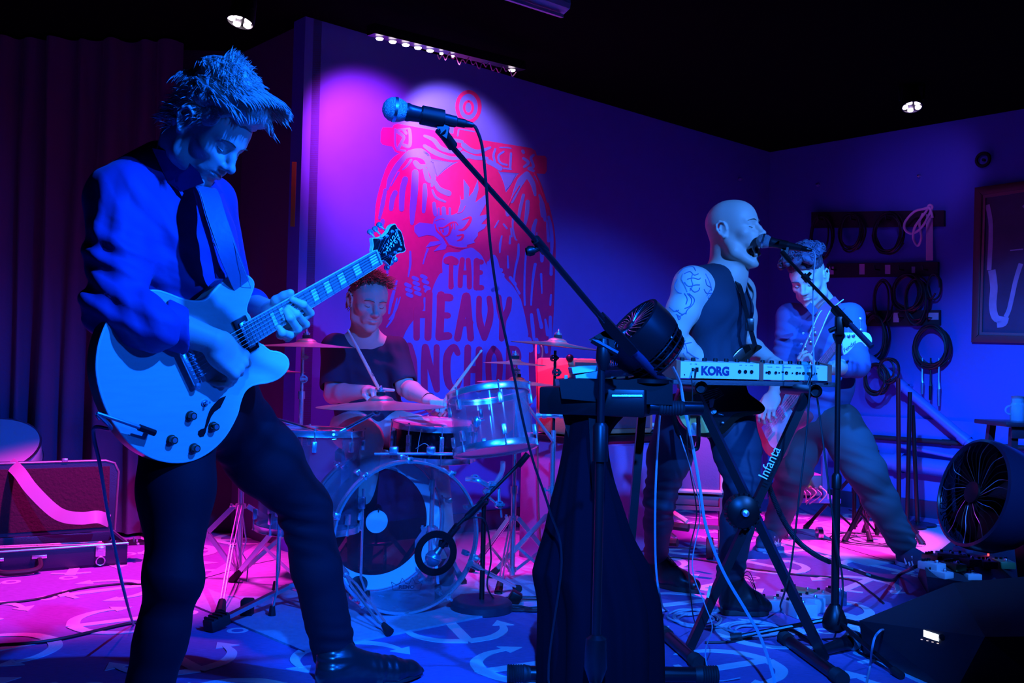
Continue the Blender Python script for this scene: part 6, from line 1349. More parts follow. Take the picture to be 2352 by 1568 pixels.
for o_ in (-.027, .027): b.tube([p+Vector((.95, -.1, .2))*o_+Vector((-.1, -.006, 0)).normalized()*.0+Vector((0, -.005, 0)) for p in spline([P(1925, 690, 5.05), P(1912, 700, 5.04), P(1893, 718, 5.02), P(1872, 765, 5.01), P(1850, 815, 5.0)], 5)], .003, 4)
b.build('strap_edge', M_bind, st_b)
for i in range(7): b = B(); b.ball(P(1872-5*i+(6 if i % 2 else -2), 752+11*i, 4.985), (.008, .004, .006), 8, 6); b.build('stud', M_chrome, st_b)

# ================================================================ microphones and stands
def mic(name, tip, back, label, sc=1., grp=None):
    tip = Vector(tip); d = (Vector(back)-tip).normalized(); t = empty(name, tip+d*.05, label, 'microphone', grp)
    L = (Vector(back)-tip).length; k = L/.20
    b = B(); b.lathe([(0, .0001), (.002*k, .010*k), (.007*k, .018*k), (.016*k, .0245*k), (.024*k, .0258*k)], tip, d, 24); b.lathe([(.030*k, .0258*k), (.038*k, .0245*k), (.048*k, .020*k), (.050*k, .0185*k)], tip, d, 24)
    b.build('grille', mat('mic_mesh', (.35, .38, .42), .4, .8, bump=1., scale=900, dist=.002, detail=0), t)
    b = B(); b.lathe([(.024*k, .0268*k), (.030*k, .0268*k)], tip, d, 24); b.build('band', M_chr2, t)
    b = B(); b.lathe([(.050*k, .0190*k), (.056*k, .0195*k), (.062*k, .0175*k), (.100*k, .0150*k), (.160*k, .0120*k), (.162*k, .0100*k)], tip, d, 24); b.build('handle', mat('mic_body', (.008, .008, .012), .35), t)
    b = B(); b.lathe([(.160*k, .0095*k), (.180*k, .0095*k), (.182*k, .0080*k), (.198*k, .0055*k), (.200*k, .003*k)], tip, d, 16); b.build('connector', M_blackp, t)
    return t, d
tip = P(878, 246, 2.10); bk = P(1088, 288, 2.16); m1, md = mic('microphone', tip, bk, 'vocal microphone on the boom in the foreground, in front of the mural')
# boom stand in front
clu = P(1400, 752, 2.80); base = Vector((clu.x-.02, clu.y, 0)); t = empty('mic_stand', base, 'tall black boom mic stand in the foreground reaching up left to the microphone', 'mic stand')
tj = P(1383, 800, 2.80); b = B(); b.tube([Vector((tj.x, tj.y, .10)), Vector((tj.x, tj.y, .80))], .0135, 14); b.build('tube', M_blkm, t); b = B(); b.tube([Vector((tj.x, tj.y, .78)), tj], .0105, 14); b.build('tube', M_blkm, t)
base = Vector((tj.x, tj.y, 0)); b = B(); b.lathe([(0, .13), (.02, .132), (.03, .12), (.034, .02), (.12, .018)], base, UP, 32); b.build('round_base', M_blkm, t)
b = B(); b.lathe([(.74, .022), (.84, .022), (.85, .015)], base, UP, 14); b.lathe([(.12, .02), (.16, .034), (.24, .030), (.25, .015)], base, UP, 16); b.build('clutch', M_blackp, t)
ms = P(1005, 300, 2.13); mj = P(1243, 566, 2.50); me_ = P(1408, 762, 2.80); mw = P(1524, 874, 3.02); bd = (me_-mj).normalized()
b = B(); b.tube([ms, mj], .0065, 12); b.build('boom_tube', M_blkm, t, 'thin upper boom'); b = B(); b.tube([P(1232, 554, 2.48), me_], .0088, 12); b.build('boom_tube', M_blkm, t)
b = B(); b.tube([P(1230, 550, 2.478), P(1252, 576, 2.52)], .0125, 12); b.tube([mj, P(1222, 577, 2.49)], .008, 10); b.lathe([(0, .012), (.012, .014), (.02, .010)], P(1226, 575, 2.49), (-1, -.2, -.2), 12); b.build('boom_clamp', M_blackp, t)
b = B(); b.tube([P(1380, 726, 2.75), P(1392, 742, 2.77), P(1452, 806, 2.87)], [.016, .021, .021], 4); b.prism([P(1352, 780, 2.80), P(1404, 750, 2.80), P(1416, 812, 2.80), P(1396, 822, 2.80), P(1398, 800, 2.80)], (0, .02, 0)); b.tube([P(1360, 780, 2.79), P(1418, 812, 2.79)], .010, 8); b.lathe([(0, .012), (.03, .022), (.06, .020), (.09, .013)], P(1385, 850, 2.80), UP, 14); b.build('swivel', M_blackp, t)
b = B(); b.tube([me_, mw], [.010, .010], 12); b.tube([P(1440, 795, 2.86), mw], [.014, .014], 12); b.build('counterweight', mat('counterweight', (.03, .04, .10), .35, .2), t)
b = B(); hb_ = P(985, 282, 2.125); b.tube([tip.lerp(bk, .42), tip.lerp(bk, .66)], .021, 14); b.prism([P(1000, 278, 2.13), P(1032, 290, 2.13), P(1026, 318, 2.13), P(1008, 305, 2.13)], (0, .018, 0)); b.tube([P(1014, 300, 2.135), P(1040, 336, 2.17)], [.012, .012], 12); b.build('mic_clip', M_blackp, t)
cable('cable', [bk, P(1096, 300, 2.17), P(1108, 340, 2.2), P(1117, 430, 2.25), P(1126, 560, 2.35), P(1146, 700, 2.5), P(1178, 850, 2.65), P(1200, 960, 2.75), P(1225, 1060, 2.85), P(1262, 1170, 2.95), P(1290, 1290, 3.0), Vector((.14, 3.02, .02)), Vector((.3, 2.9, .01))], .0038, M_cab, 'microphone cable swinging down from the foreground microphone')
# singer's stand
tip = P(1737, 550, 3.88); bk = P(1866, 575, 3.80); mic('microphone', tip, bk, 'microphone at the bald singer\'s open mouth')
by_ = 3.62; bj = P(1926, 772, by_); base = Vector((bj.x, bj.y, 0)); t = empty('mic_stand', base, 'black boom mic stand right of the keyboards, boom crossing the bass player', 'mic stand')
b = B(); b.tube([base+UP*.1, base+UP*.62], .0145, 14); b.build('tube', M_blkm, t); b = B(); b.tube([base+UP*.6, bj], .0100, 14); b.build('tube', M_blkm, t)
b = B(); b.lathe([(.585, .018), (.63, .018), (.64, .012)], base, UP, 14); b.lathe([(.06, .020), (.075, .042), (.10, .046), (.14, .030), (.16, .018)], base, UP, 20); b.lathe([(-.03, .010), (.0, .022), (.01, .022)], bj, UP, 14); b.build('clutch', M_blackp, t)
q0 = P(1802, 588, 3.80); q1 = P(2002, 796, 3.52); b = B(); b.tube([q0, q1.lerp(q0, .2)], .0065, 12); b.build('boom_tube', M_blkm, t); b = B(); b.tube([q1.lerp(q0, .36), q1], [.010, .011], 12); b.build('counterweight', MATS['counterweight'], t)
b = B(); b.tube([P(1845, 632, 3.74), P(1857, 645, 3.73)], .0125, 10); b.tube([P(1851, 638, 3.74), P(1862, 626, 3.73)], .007, 8); b.tube([P(1916, 708, 3.63), P(1950, 745, 3.58)], .0175, 8); b.box(P(1928, 748, 3.60), (.03, .03, .07), None, .006); b.tube([P(1905, 760, 3.6), P(1940, 745, 3.6)], .009, 8); b.build('swivel', M_blackp, t)
b = B(); b.tube([P(1796, 578, 3.81), P(1815, 600, 3.79)], .010, 10); b.tube([P(1790, 560, 3.82), P(1808, 564, 3.81)], .0185, 12); b.prism([P(1792, 564, 3.81), P(1812, 568, 3.81), P(1808, 590, 3.81), P(1798, 588, 3.81)], (0, .014, 0)); b.build('mic_clip', M_blackp, t)
for a in (2.95, 5.0, .55):
    d = Vector((math.cos(a), math.sin(a), 0)); b = B(); f_ = base+d*.36+UP*.013; b.tube([base+UP*.105+d*.02, f_], .0085, 8); lg = b.build('leg', M_blkm, t); b = B(); b.tube([f_-d*.03+UP*.008, f_+d*.012], .0135, 10); b.build('rubber_foot', M_rubber, lg)
cable('cable', [bk, P(1872, 590, 3.78), P(1868, 650, 3.72), P(1867, 750, 3.62), P(1869, 836, 3.6), P(1867, 860, 3.58)], .0032, M_cabb, 'thin microphone lead hanging in front of the bass player')
cable('cable', [P(1861, 880, 3.5), P(1852, 1000, 3.48), P(1838, 1120, 3.46), P(1818, 1290, 3.45), P(1802, 1360, 3.45), G(1795, 1400, .01), G(1850, 1420, .01)], .0035, M_cab, 'thin black lead hanging from the right keyboard')
cable('cable', [P(1876, 905, 3.6), P(1890, 1010, 3.55), P(1905, 1130, 3.5), P(1922, 1250, 3.5), P(1935, 1330, 3.5), P(1932, 1400, 3.5), G(1915, 1470, .01)], .0035, M_cab, 'black lead looping down beside the singer\'s mic stand')
# ================================================================ KORG and its neighbour on the slatted board
M_kwhite = mat('synth_cream', (.80, .80, .74), .35); M_wood = mat('cheek_wood', (.40, .10, .06), .4, coat=.3); M_board = mat('board_wood', (.07, .06, .07), .7, bump=.4, scale=18, stretch=(1, 8, 8))
def frontplane(a, b_): a = Vector(a); b_ = Vector(b_); d = b_-a; d.z = 0; d.normalize(); return d, Vector((d.y, -d.x, 0))
zt = P(1650, 872, 3.62).z
def synth(name, pxa, pxb, Ya, Yb, H, D_, label, cheekL=True):
    a = P(pxa, 871, Ya); c = P(pxb, 875, Yb); a.z = c.z = zt; d, nf = frontplane(a, c); L = (c-a).length; bk_ = -nf; t = empty(name, a.lerp(c, .5)+bk_*D_/2, label, 'keyboard')
    prof = [(0, .004), (0, H), (.05, H+.006), (D_-.12, H*.62), (D_-.115, H*.45), (D_, H*.42), (D_, .004)]
    b = B(); b.prism([a+bk_*q+UP*z for q, z in prof], d*L, 0); b.build('case', M_kwhite, t, smooth=0)
    for e, o_ in ((a, -.018), (c, 0)):
        b = B(); b.prism([e+bk_*q+UP*z+d*o_ for q, z in [(-.003, 0), (-.003, H+.004), (.05, H+.012), (D_-.12, H*.70), (D_+.004, H*.50), (D_+.004, 0)]], d*.018); b.build('end_cheek', M_wood, t, 'wooden end cheek', smooth=0)
    n = 14
    for i in range(n): b = B(); b.box(a+d*(L*(i+.5)/n)+bk_*(D_-.055)+UP*(H*.52), (L/n*.92, .10, .012), Matrix((d, bk_, UP)).transposed()); b.build('key', M_bind, t, smooth=0)
    for i in range(7):
        b = B(); b.lathe([(0, .009), (.012, .008), (.013, 0)], a+d*(L*(.08+.14*i))+bk_*.035+UP*(H+.004), UP, 10); b.build('control_knob', M_blackp, t)
    return t, a, c, d, nf, L
t, a, c, d, nf, L = synth('synthesizer', 1562, 1743, 3.60, 3.72, .064, .26, 'cream synthesizer showing its back panel, left of the two on the board')
def bpn(u, z): return a+d*(L*u)+UP*z+nf*.0012
text3d('KORG', .044, mat('korg_blue', (.01, .03, .13), .5), 'panel_lettering', t, bpn(.435, .031), d, UP, .0005, bold=.0022, wsc=.98)
for u in (.745, .82, .90): b = B(); b.lathe([(0, .0075), (.0015, .0075), (.0015, .006), (.0005, 0)], bpn(u, .032), nf, 16); b.build('socket', M_blackp, t)
for u, w_, h_ in ((.155, .010, .012), (.205, .012, .016), (.052, .003, .006)): b = B(); b.box(bpn(u, .036 if u > .1 else .016), (w_, .002, h_), Matrix((d, nf, UP)).transposed()); b.build('port', M_blackp, t, smooth=0)
for u, s_ in ((.13, '5V'), (.19, 'USB'), (.76, 'OUT'), (.83, 'IN'), (.90, 'SYNC')): text3d(s_, .0055, M_ink, 'panel_marking', t, bpn(u, .056), d, UP, .0002)
kp_ = bpn(.155, .036); b = B(); b.tube([kp_, kp_+nf*.02, kp_+nf*.03-d*.01-UP*.03], [.004, .005, .0035], 8); b.build('power_plug', M_blackp, t)
t2, a2, c2_, d2, nf2, L2 = synth('synthesizer', 1749, 1900, 3.73, 3.80, .062, .24, 'cream keyboard with rows of rear sockets, right of the two on the board')
def bpm(u, z): return a2+d2*(L2*u)+UP*z+nf2*.0012
for u, r_ in ((.07, .004), (.11, .007), (.21, .006), (.26, .003), (.37, .007), (.46, .003), (.53, .006), (.575, .004), (.63, .006), (.72, .006), (.78, .006), (.83, .003)): b = B(); b.lathe([(0, r_), (.002, r_), (.002, r_*.6), (.0, 0)], bpm(u, .031), nf2, 12); b.build('socket', M_blackp, t2)
b = B(); b.box(bpm(.315, .034), (.008, .002, .006), Matrix((d2, nf2, UP)).transposed()); b.build('port', M_blackp, t2, smooth=0)
for u, s_ in ((.12, 'VOLUME'), (.24, 'PEDAL'), (.38, 'MIDI IN OUT'), (.56, 'SUSTAIN'), (.72, 'OUTPUT'), (.85, 'DC')): text3d(s_, .0055, M_ink, 'panel_marking', t2, bpm(u, .052), d2, UP, .0002)
kp_ = bpm(.70, .031); b = B(); b.tube([kp_, kp_+nf2*.025, kp_+nf2*.03-UP*.045-d2*.02], [.006, .0065, .004], 8); b.build('jack_plug', M_blackp, t2)
b = B(); q = c2_+Vector((-.06, .02, .068)); b.tube([q, q+Vector((-.05, 0, .0))], .010, 10); b.build('pot_knob', M_bind, t2)
# board and X stand
bt = empty('keyboard_board', P(1725, 885, 3.75), 'dark rough wooden board under the two synthesizers', 'board'); ba = P(1530, 872, 3.56); bc = P(1925, 878, 3.84); ba.z = bc.z = zt; d, nf = frontplane(ba, bc); L = (bc-ba).length
for i in range(3): b = B(); b.box((ba+bc)/2-nf*(.05+.10*i)-UP*(.011), (L-.01*i, .097, .018), Matrix((d, nf, UP)).transposed(), .002); b.build('plank', M_board, bt)
xs = empty('keyboard_stand', G(1700, 1480), 'folding black X stand with round toothed joint holding the two synthesizers', 'keyboard stand'); xs.location.z = 0
def sqbar(nm, a, c, w_, m=M_blkm, par=xs, up=None, lab=None):
    b = B(); b.bar(a, c, w_, w_*.72, up); return b.build(nm, m, par, lab)
Yf = 3.56; gA0 = P(1852, 905, 3.62); gA1 = P(1582, 1490, 3.56); gB0 = P(1600, 905, 3.66); gB1 = P(1895, 1515, 3.46); gc = P(1702, 1172, 3.56)
sqbar('arm', gA0, gA1, .040); sqbar('arm', gB0, gB1, .040)
b = B(); xn = Vector((0, -1, 0)); b.lathe([(-.03, .055), (-.03, .060), (.0, .062), (.018, .058), (.03, .040), (.034, .016), (.045, .014), (.046, 0)], gc+Vector((0, -.02, 0)), xn, 28)
for i in range(22): a_ = 2*PI*i/22; b.box(gc+Vector((math.cos(a_)*.062, -.022, math.sin(a_)*.062)), (.008, .024, .008), Matrix.Rotation(-a_, 3, 'Y'))
b.build('toothed_joint', M_blackp, xs); b = B(); b.lathe([(0, .014), (.012, .012), (.016, 0)], gc+Vector((0, -.064, 0)), xn, 14); b.build('bolt', M_chrome, xs)
for px, py in ((1611, 890), (1874, 898)):
    q = P(px, py, 3.52); b = B(); b.lathe([(0, .0235), (.02, .0235), (.03, .021), (.40, .021)], q, Vector((0, 1, 0)), 20); o = b.build('support_tube', M_blkm, xs); b = B(); b.lathe([(-.001, .019), (.03, .019), (.03, 0)], q, Vector((0, 1, 0)), 20); b.build('tube_end', M_rubber, o)
def footbar(par, a, c, r_=.021):
    a = Vector(a); c = Vector(c); b = B(); b.tube([a, c], r_, 16); o = b.build('foot_bar', M_blkm, par); dd = (c-a).normalized()
    for e, sg in ((a, 1), (c, -1)):
        b = B(); b.lathe([(-.004, 0), (-.004, r_+.003), (.0, r_+.005)]+[(.004+.008*i+.004*(j), r_+(.005 if j else .002)) for i in range(6) for j in (0, 1)]+[(.07, r_)], e, dd*sg, 18); b.build('ribbed_cap', M_rubber, o)
footbar(xs, G(1524, 1452, .024), G(1606, 1524, .024)); footbar(xs, G(1800, 1462, .024), G(1935, 1560, .024))
lx = (gA0-gA1).normalized(); q = P(1766, 1062, 3.52); lt = text3d('Infanta', .050, mat('label_white', (.85, .85, .85), .5), 'stand_lettering', xs, q+Vector((0, -.014, 0)), lx, Vector((0, -1, 0)).cross(lx), .0004, wsc=.92)
b = B(); b.bar(P(1625, 1372, 3.53), P(1632, 1345, 3.53), .010, .001, up=(0, 1, 0)); b.build('sticker', M_bind, xs)
# ================================================================ front keyboard on its stand, black cloth over the stand
ks = empty('keyboard_stand', Vector((P(1400, 1500, 3.15).x, 3.15, 0)), 'black keyboard stand in the foreground mostly covered by a black cloth', 'keyboard stand')
footbar(ks, P(1168, 1545, 3.10), P(1642, 1548, 3.12)) if False else None
z_ = .03; fa = G(1168, 1546, z_); fb = G(1645, 1549, z_); footbar(ks, fa, fb, .024)
def armx(a, c): sqbar('arm', a, c, .036, M_blkm, ks)
armx(P(1475, 940, 3.25), P(1448, 1250, 3.22)); armx(P(1448, 1250, 3.22), G(1430, 1540, .05)+Vector((0, .02, 0))); armx(P(1300, 945, 3.12), P(1375, 1250, 3.12)); armx(P(1360, 945, 3.05), P(1388, 1540, 3.05))
for a, c in ((P(1254, 906, 3.12), P(1420, 903, 3.16)), (P(1490, 936, 3.02), P(1612, 938, 3.04))):
    b = B(); b.tube([a, c], .021, 16); o = b.build('support_tube', M_blkm, ks); b = B(); dd = (c-a).normalized(); e = a if c.x < .4 else c; b.lathe([(-.002, 0), (-.002, .024)]+[(.004+.009*i+.0045*j, .024 if j else .0215) for i in range(8) for j in (0, 1)]+[(.08, .021)], (a if e is a else a+dd*.03), dd, 18); b.build('ribbed_cap', M_rubber, o)
kb = empty('keyboard', P(1395, 930, 3.2), 'black keyboard seen end-on on the foreground stand', 'keyboard')
b = B(); b.box(P(1392, 918, 3.25), (.33, .50, .085), Matrix.Rotation(-.28, 3, 'Z'), .006); b.build('case', M_blackp, kb)
b = B(); b.box(P(1392, 918, 3.25)+UP*.045, (.16, .46, .010), Matrix.Rotation(-.28, 3, 'Z'), .002); b.build('key_bed', M_kwhite, kb); b = B(); b.tube([P(1405, 910, 2.79), P(1474, 910, 2.80)], .007, 8); b.build('metal_rail', M_chr2, kb)
mx_ = empty('mixer', P(1345, 880, 3.10), 'black sloping desktop unit under the white binders', 'mixer'); b = B(); b.prism([P(1290, 915, 3.0), P(1284, 872, 3.0), P(1330, 868, 3.0), P(1440, 872, 3.0), P(1520, 862, 3.0), P(1545, 880, 3.0), P(1545, 930, 3.0), P(1400, 925, 3.0)], (.0, .28, 0)); b.build('case', M_blackp, mx_, smooth=0)
b = B()
for i in range(6): b.lathe([(0, .006), (.012, .005), (.0121, 0)], P(1300+28*i, 870, 3.1), UP, 8)
b.build('control_knob', M_bind, mx_)
def slab(name, pts, Y0, dep, m, label, cat, th=None):
    b = B(); b.prism([P(x, y, Y0) for x, y in pts], (0, dep, 0)); return b.build(name, m, None, label, cat, smooth=0)
M_paper = mat('paper_white', (.82, .84, .86), .6)
slab('binder', [(1324, 878), (1322, 862), (1386, 850), (1458, 850), (1462, 862), (1390, 868)], 3.02, .22, M_paper, 'pale binder lying lower of two beside the small fan', 'binder')
slab('binder', [(1316, 858), (1313, 844), (1340, 840), (1450, 838), (1455, 848), (1384, 850)], 3.04, .20, M_paper, 'pale binder lying upper of two beside the small fan', 'binder')
b = B(); R_ = Matrix.Rotation(.35, 3, 'Y')
for i in range(16): b.ring(P(1403+4.2*i, 832-.9*i, 3.0), Vector((1, .1, .2)), .013, .0012, 14, 5)
b.build('spiral_wire', M_chrome, None, 'bright coil of wire between the binders and the small fan', 'wire coil')
# small fan
fc = P(1476, 778, 3.02); fa_ = Vector((-.72, -.22, .64)).normalized(); vf = empty('desk_fan', fc, 'small dark desk fan tilted up left on top of the foreground keyboard', 'fan')
b = B(); b.lathe([(.055, .098), (.062, .106), (.058, .114), (.0, .116), (-.03, .112), (-.03, .106), (.0, .110), (.05, .104), (.055, .098)], fc, fa_, 40); b.build('front_ring', M_blackp, vf)
x, y, dfa = basis(fa_)
for i in range(30):
    a_ = 2*PI*i/30; b = B(); pts = [fc+dfa*.058+x*math.cos(a_+.0)*.016+y*math.sin(a_)*.016, fc+dfa*.064+x*math.cos(a_+.35)*.055+y*math.sin(a_+.35)*.055, fc+dfa*.058+x*math.cos(a_+.55)*.100+y*math.sin(a_+.55)*.100]; b.curve(pts, .0014, 4, 3); b.build('grille_wire', M_chr2, vf)
b = B(); b.lathe([(.056, .020), (.066, .018), (.070, 0)], fc, fa_, 20); b.build('hub_badge', M_blackp, vf)
for i in range(26): a_ = 2*PI*i/26; b = B(); rd = x*math.cos(a_)+y*math.sin(a_); r2 = x*math.cos(a_+.2)+y*math.sin(a_+.2); b.bar(fc-dfa*.02+rd*.110, fc-dfa*.090+r2*.086, .004, .008, up=rd); b.build('rear_slat', M_blackp, vf)
for z_2, r_ in ((-.04, .106), (-.065, .099), (-.088, .089)): b = B(); b.ring(fc+dfa*z_2, dfa, r_, .003, 36, 5); b.build('rear_ring', M_blackp, vf)
b = B(); b.lathe([(-.09, .088), (-.105, .06), (-.11, 0)], fc, fa_, 24); b.lathe([(.0, .05), (-.09, .05), (-.09, 0)], fc, fa_, 20); b.build('motor_housing', M_blackp, vf)
for i in range(5): a_ = 2*PI*i/5; b = B(); rd = x*math.cos(a_)+y*math.sin(a_); r2 = x*math.cos(a_+.7)+y*math.sin(a_+.7); b.add([fc+rd*.02+dfa*.03, fc+rd*.095+dfa*.035, fc+r2*.095+dfa*.012, fc+r2*.02+dfa*.008, fc+rd*.02+dfa*.0285, fc+rd*.095+dfa*.0335, fc+r2*.095+dfa*.0105, fc+r2*.02+dfa*.0065], [(0, 1, 2, 3), (7, 6, 5, 4), (0, 4, 5, 1), (1, 5, 6, 2), (2, 6, 7, 3), (3, 7, 4, 0)]); b.build('blade', M_blkm, vf)
b = B(); q = P(1495, 872, 3.05); b.lathe([(0, .07), (.012, .07), (.02, .05), (.03, .02)], q-UP*.01, UP, 24); b.curve([q, q+Vector((.02, .02, .04)), fc-dfa*.08-UP*.02], .014, 10); b.build('base', M_blackp, vf)
# black cloth
M_cloth = mat('black_cloth', (.003, .003, .008), 1., bump=.1, scale=200, spec=.1)
b = B(); rows = [(945, 1300, 1440), (1000, 1296, 1398), (1080, 1282, 1405), (1160, 1262, 1430), (1230, 1246, 1455), (1295, 1226, 1492), (1320, 1222, 1500), (1380, 1232, 1516), (1450, 1232, 1522), (1568, 1230, 1524), (1590, 1229, 1524)]
rows = spline2(rows, 4); n = 120; vs = []
for j, (y, xl, xr) in enumerate(rows):
    cq = P((xl+xr)/2, y, 3.16); rx = (P(xr, y, 3.13)-P(xl, y, 3.13)).length/2; fr_ = min(1, max(.15, (y-960)/500))
    for i in range(n):
        a_ = 2*PI*i/n; f = 1+fr_*(.10*math.sin(a_*7+y*.002)+.07*math.sin(a_*12+2+.003*y)+.03*math.sin(a_*23+1)); f = min(f, 1.0+.12*abs(math.sin(a_)))
        vs.append(Vector((cq.x+rx*f*math.cos(a_), cq.y+(.10+.10*fr_)*f*math.sin(a_), max(.004, cq.z+.004*math.sin(a_*9)*(j == 0)))))
m = len(rows); b.add(vs, [(j*n+i, j*n+(i+1) % n, (j+1)*n+(i+1) % n, (j+1)*n+i) for j in range(m-1) for i in range(n)]+[tuple(range(n))]); b.build('draped_cloth', M_cloth, None, 'black cloth draped over the foreground keyboard stand down to the floor', 'cloth', smooth=80)
# cables hanging in front of the singer
cable('cable', [P(1545, 842, 3.3), P(1562, 880, 3.3), P(1571, 930, 3.3), P(1590, 1020, 3.28), P(1606, 1110, 3.25), P(1622, 1210, 3.22), P(1660, 1310, 3.2), P(1712, 1400, 3.15), P(1745, 1460, 3.1), P(1770, 1530, 3.0), P(1782, 1580, 2.95), Vector((.80, 2.85, .01)), Vector((.7, 2.7, .01))], .0055, M_cabb, 'thick blue-grey cable running from the keyboards down to the front floor')
cable('cable', [P(1521, 905, 3.35), P(1512, 1000, 3.35), P(1505, 1150, 3.33), P(1506, 1290, 3.33), P(1516, 1370, 3.35), G(1530, 1400, .01), G(1580, 1412, .01), G(1640, 1400, .01)], .004, M_cabb, 'pale cable hanging straight down beside the black cloth')
cable('cable', [P(1588, 862, 3.45), P(1590, 920, 3.45), P(1578, 1000, 3.45), P(1585, 1080, 3.42), P(1600, 1180, 3.42), P(1582, 1280, 3.42), P(1590, 1400, 3.42), G(1600, 1440, .008)], .0022, M_cab, 'thin dark wire dangling in front of the singer\'s legs')
cable('cable', [P(1562, 1000, 3.4), P(1590, 1090, 3.4), P(1608, 1180, 3.4), P(1590, 1300, 3.42), P(1620, 1390, 3.4), P(1636, 1440, 3.35), P(1620, 1500, 3.2), G(1640, 1560, .01), G(1700, 1556, .01)], .002, M_cabb, 'fine looping wire crossing in front of the X stand')
cable('cable', [P(1545, 945, 3.8), P(1560, 1000, 3.75), P(1600, 1030, 3.7), P(1604, 960, 3.8)], .009, M_blackp, 'thick dark hose-like cable under the singer\'s guitar')
# ring loops on the floor and coiled cable
r_ = random.Random(8)
def floorloops(name, c, rx, ry, n, r0, m, label, jit=.3, cat='cable'):
    pts = []
    for i in range(n*10): a_ = 2*PI*i/10; k = 1+jit*math.sin(i*.37)+.12*math.sin(i*1.3); pts.append(Vector((c.x+rx*k*math.cos(a_)+.02*math.sin(i*.21), c.y+ry*k*math.sin(a_), r0+.0025*(i % 3)+.002)))
    b = B(); b.curve(pts, r0, 6, 3); return b.build(name, m, None, label, cat)
floorloops('coiled_cable', G(1600, 1425), .085, .12, 4, .0045, M_cabb, 'pale cable coiled on the carpet behind the X stand foot')
floorloops('coiled_cable', G(1735, 1450), .09, .09, 3, .0045, M_cabb, 'pale cable coiled on the carpet by the black boot')
floorloops('coiled_cable', G(2005, 1243), .20, .20, 7, .0035, M_cab, 'dark cable coiled flat on the pale pink rug', .35)
floorloops('coiled_cable', G(1215, 1392), .14, .10, 5, .005, M_cab, 'black cable coiled beside the round mic stand base')
b = B(); b.box(G(1183, 1372, .03), (.05, .06, .05), Matrix.Rotation(.5, 3, 'Y'), .006); rebase(b.build('power_adapter', M_blackp, None, 'small black power adapter lying by the coiled black cable', 'adapter'))
def floorcable(label, pts, r=.0045, m=M_cab): return cable('cable', [G(x, y, r+.001) for x, y in pts], r, m, label)
floorcable('black cable curving across the pink-lit carpet at the left', [(-30, 1388), (80, 1376), (180, 1352), (280, 1340), (330, 1341), (460, 1330), (560, 1302), (640, 1285)])
floorcable('dark cable along the carpet seam at the lower left', [(-20, 1482), (120, 1470), (290, 1432), (330, 1430)], .006)
floorcable('black cable running across the purple carpet behind the singer', [(1500, 1278), (1600, 1284), (1700, 1302), (1820, 1318), (1950, 1330), (2000, 1360), (2030, 1385)])
floorcable('black cable crossing the pale rug towards the pedalboard', [(1770, 1218), (1850, 1228), (1950, 1262), (2060, 1292), (2110, 1290)])
floorcable('thin cable reaching from the rug to the back wall', [(1950, 1170), (2020, 1195), (2120, 1235), (2200, 1260)], .003)
floorcable('black lead on the floor between the X stand feet', [(1620, 1475), (1700, 1470), (1790, 1440), (1850, 1462), (1890, 1500), (1960, 1490)])
# the coiled telephone-style lead, then plain
pts = spline([P(1759, 1092, 3.7), P(1775, 1140, 3.72), P(1800, 1195, 3.75), P(1830, 1240, 3.82), P(1870, 1272, 3.9), P(1905, 1290, 3.95)], 16); b = B(); hel = []
for i in range(len(pts)-1):
    d = (pts[i+1]-pts[i]).normalized(); x, y, _ = basis(d)
    for k in range(6): a_ = 2*PI*k/6; hel.append(pts[i].lerp(pts[i+1], k/6)+x*.0085*math.cos(a_)+y*.0085*math.sin(a_))
b.tube(hel, .0028, 5); b.build('spiral_lead', M_cab, None, 'spiral-coiled guitar lead hanging from the X stand', 'cable')
cable('cable', [P(1905, 1290, 3.95), P(1960, 1308, 3.95), P(2010, 1325, 3.9), G(2050, 1332, .03), G(2068, 1318, .02), P(2095, 1305, 4.2), P(2130, 1285, 4.4)], .008, M_cab, 'thick black lead curving up to the pedalboard from the floor')

# ================================================================ lamps
M_led = mat('led_violet', (1, 1, 1), .4, emis=(1, .82, 1), estr=7)
def par(px, py, Y, label, aim, r=.058):
    c = P(px, py, Y); n = (Vector(aim)-c).normalized(); n = (n*.9+(CAMP-c).normalized()*(.35 if px < 1000 else 1.1)).normalized(); t = empty('par_lamp', c, label, 'stage light')
    b = B(); b.lathe([(-.14, .0), (-.14, r*.8), (-.02, r*1.06), (.004, r*1.08), (.004, r*.98), (-.01, r*.96), (-.01, 0)], c, n, 24); b.build('housing', M_blackp, t)
    x, y, _ = basis(n, UP)
    for i in range(5): a_ = 2*PI*i/5+.9; b = B(); q = c+x*math.cos(a_)*r*.70+y*math.sin(a_)*r*.70; b.lathe([(-.008, r*.30), (.0, r*.30), (.004, r*.2), (.005, 0)], q, n, 14); b.build('led', M_led, t)
    b = B(); b.curve([c-n*.05+x*r*1.2, c-n*.05+x*r*1.2+UP*.12, Vector((c.x, c.y, CEIL-.02))-n*.05, c-n*.05-x*r*1.2+UP*.12, c-n*.05-x*r*1.2], .006, 6); b.build('yoke', M_blackp, t)
par(552, 50, 4.4, 'magenta five-lens stage lamp under the ceiling at top left', G(230, 1300)); par(2095, 245, 6.1, 'violet five-lens stage lamp under the ceiling at top right', P(2110, 420, 7.0))
lb = empty('led_bar', P(1020, 130, 5.2), 'long lamp bar with a row of small white lenses above the mural', 'light bar')
la = P(862, 86, 4.85); lc = P(1190, 164, 5.62); d = (lc-la); L = d.length; d.normalize(); b = B(); b.bar(la-d*.03+UP*.035, lc+d*.03+UP*.035, .06, .05, up=UP); b.build('housing', M_blackp, lb)
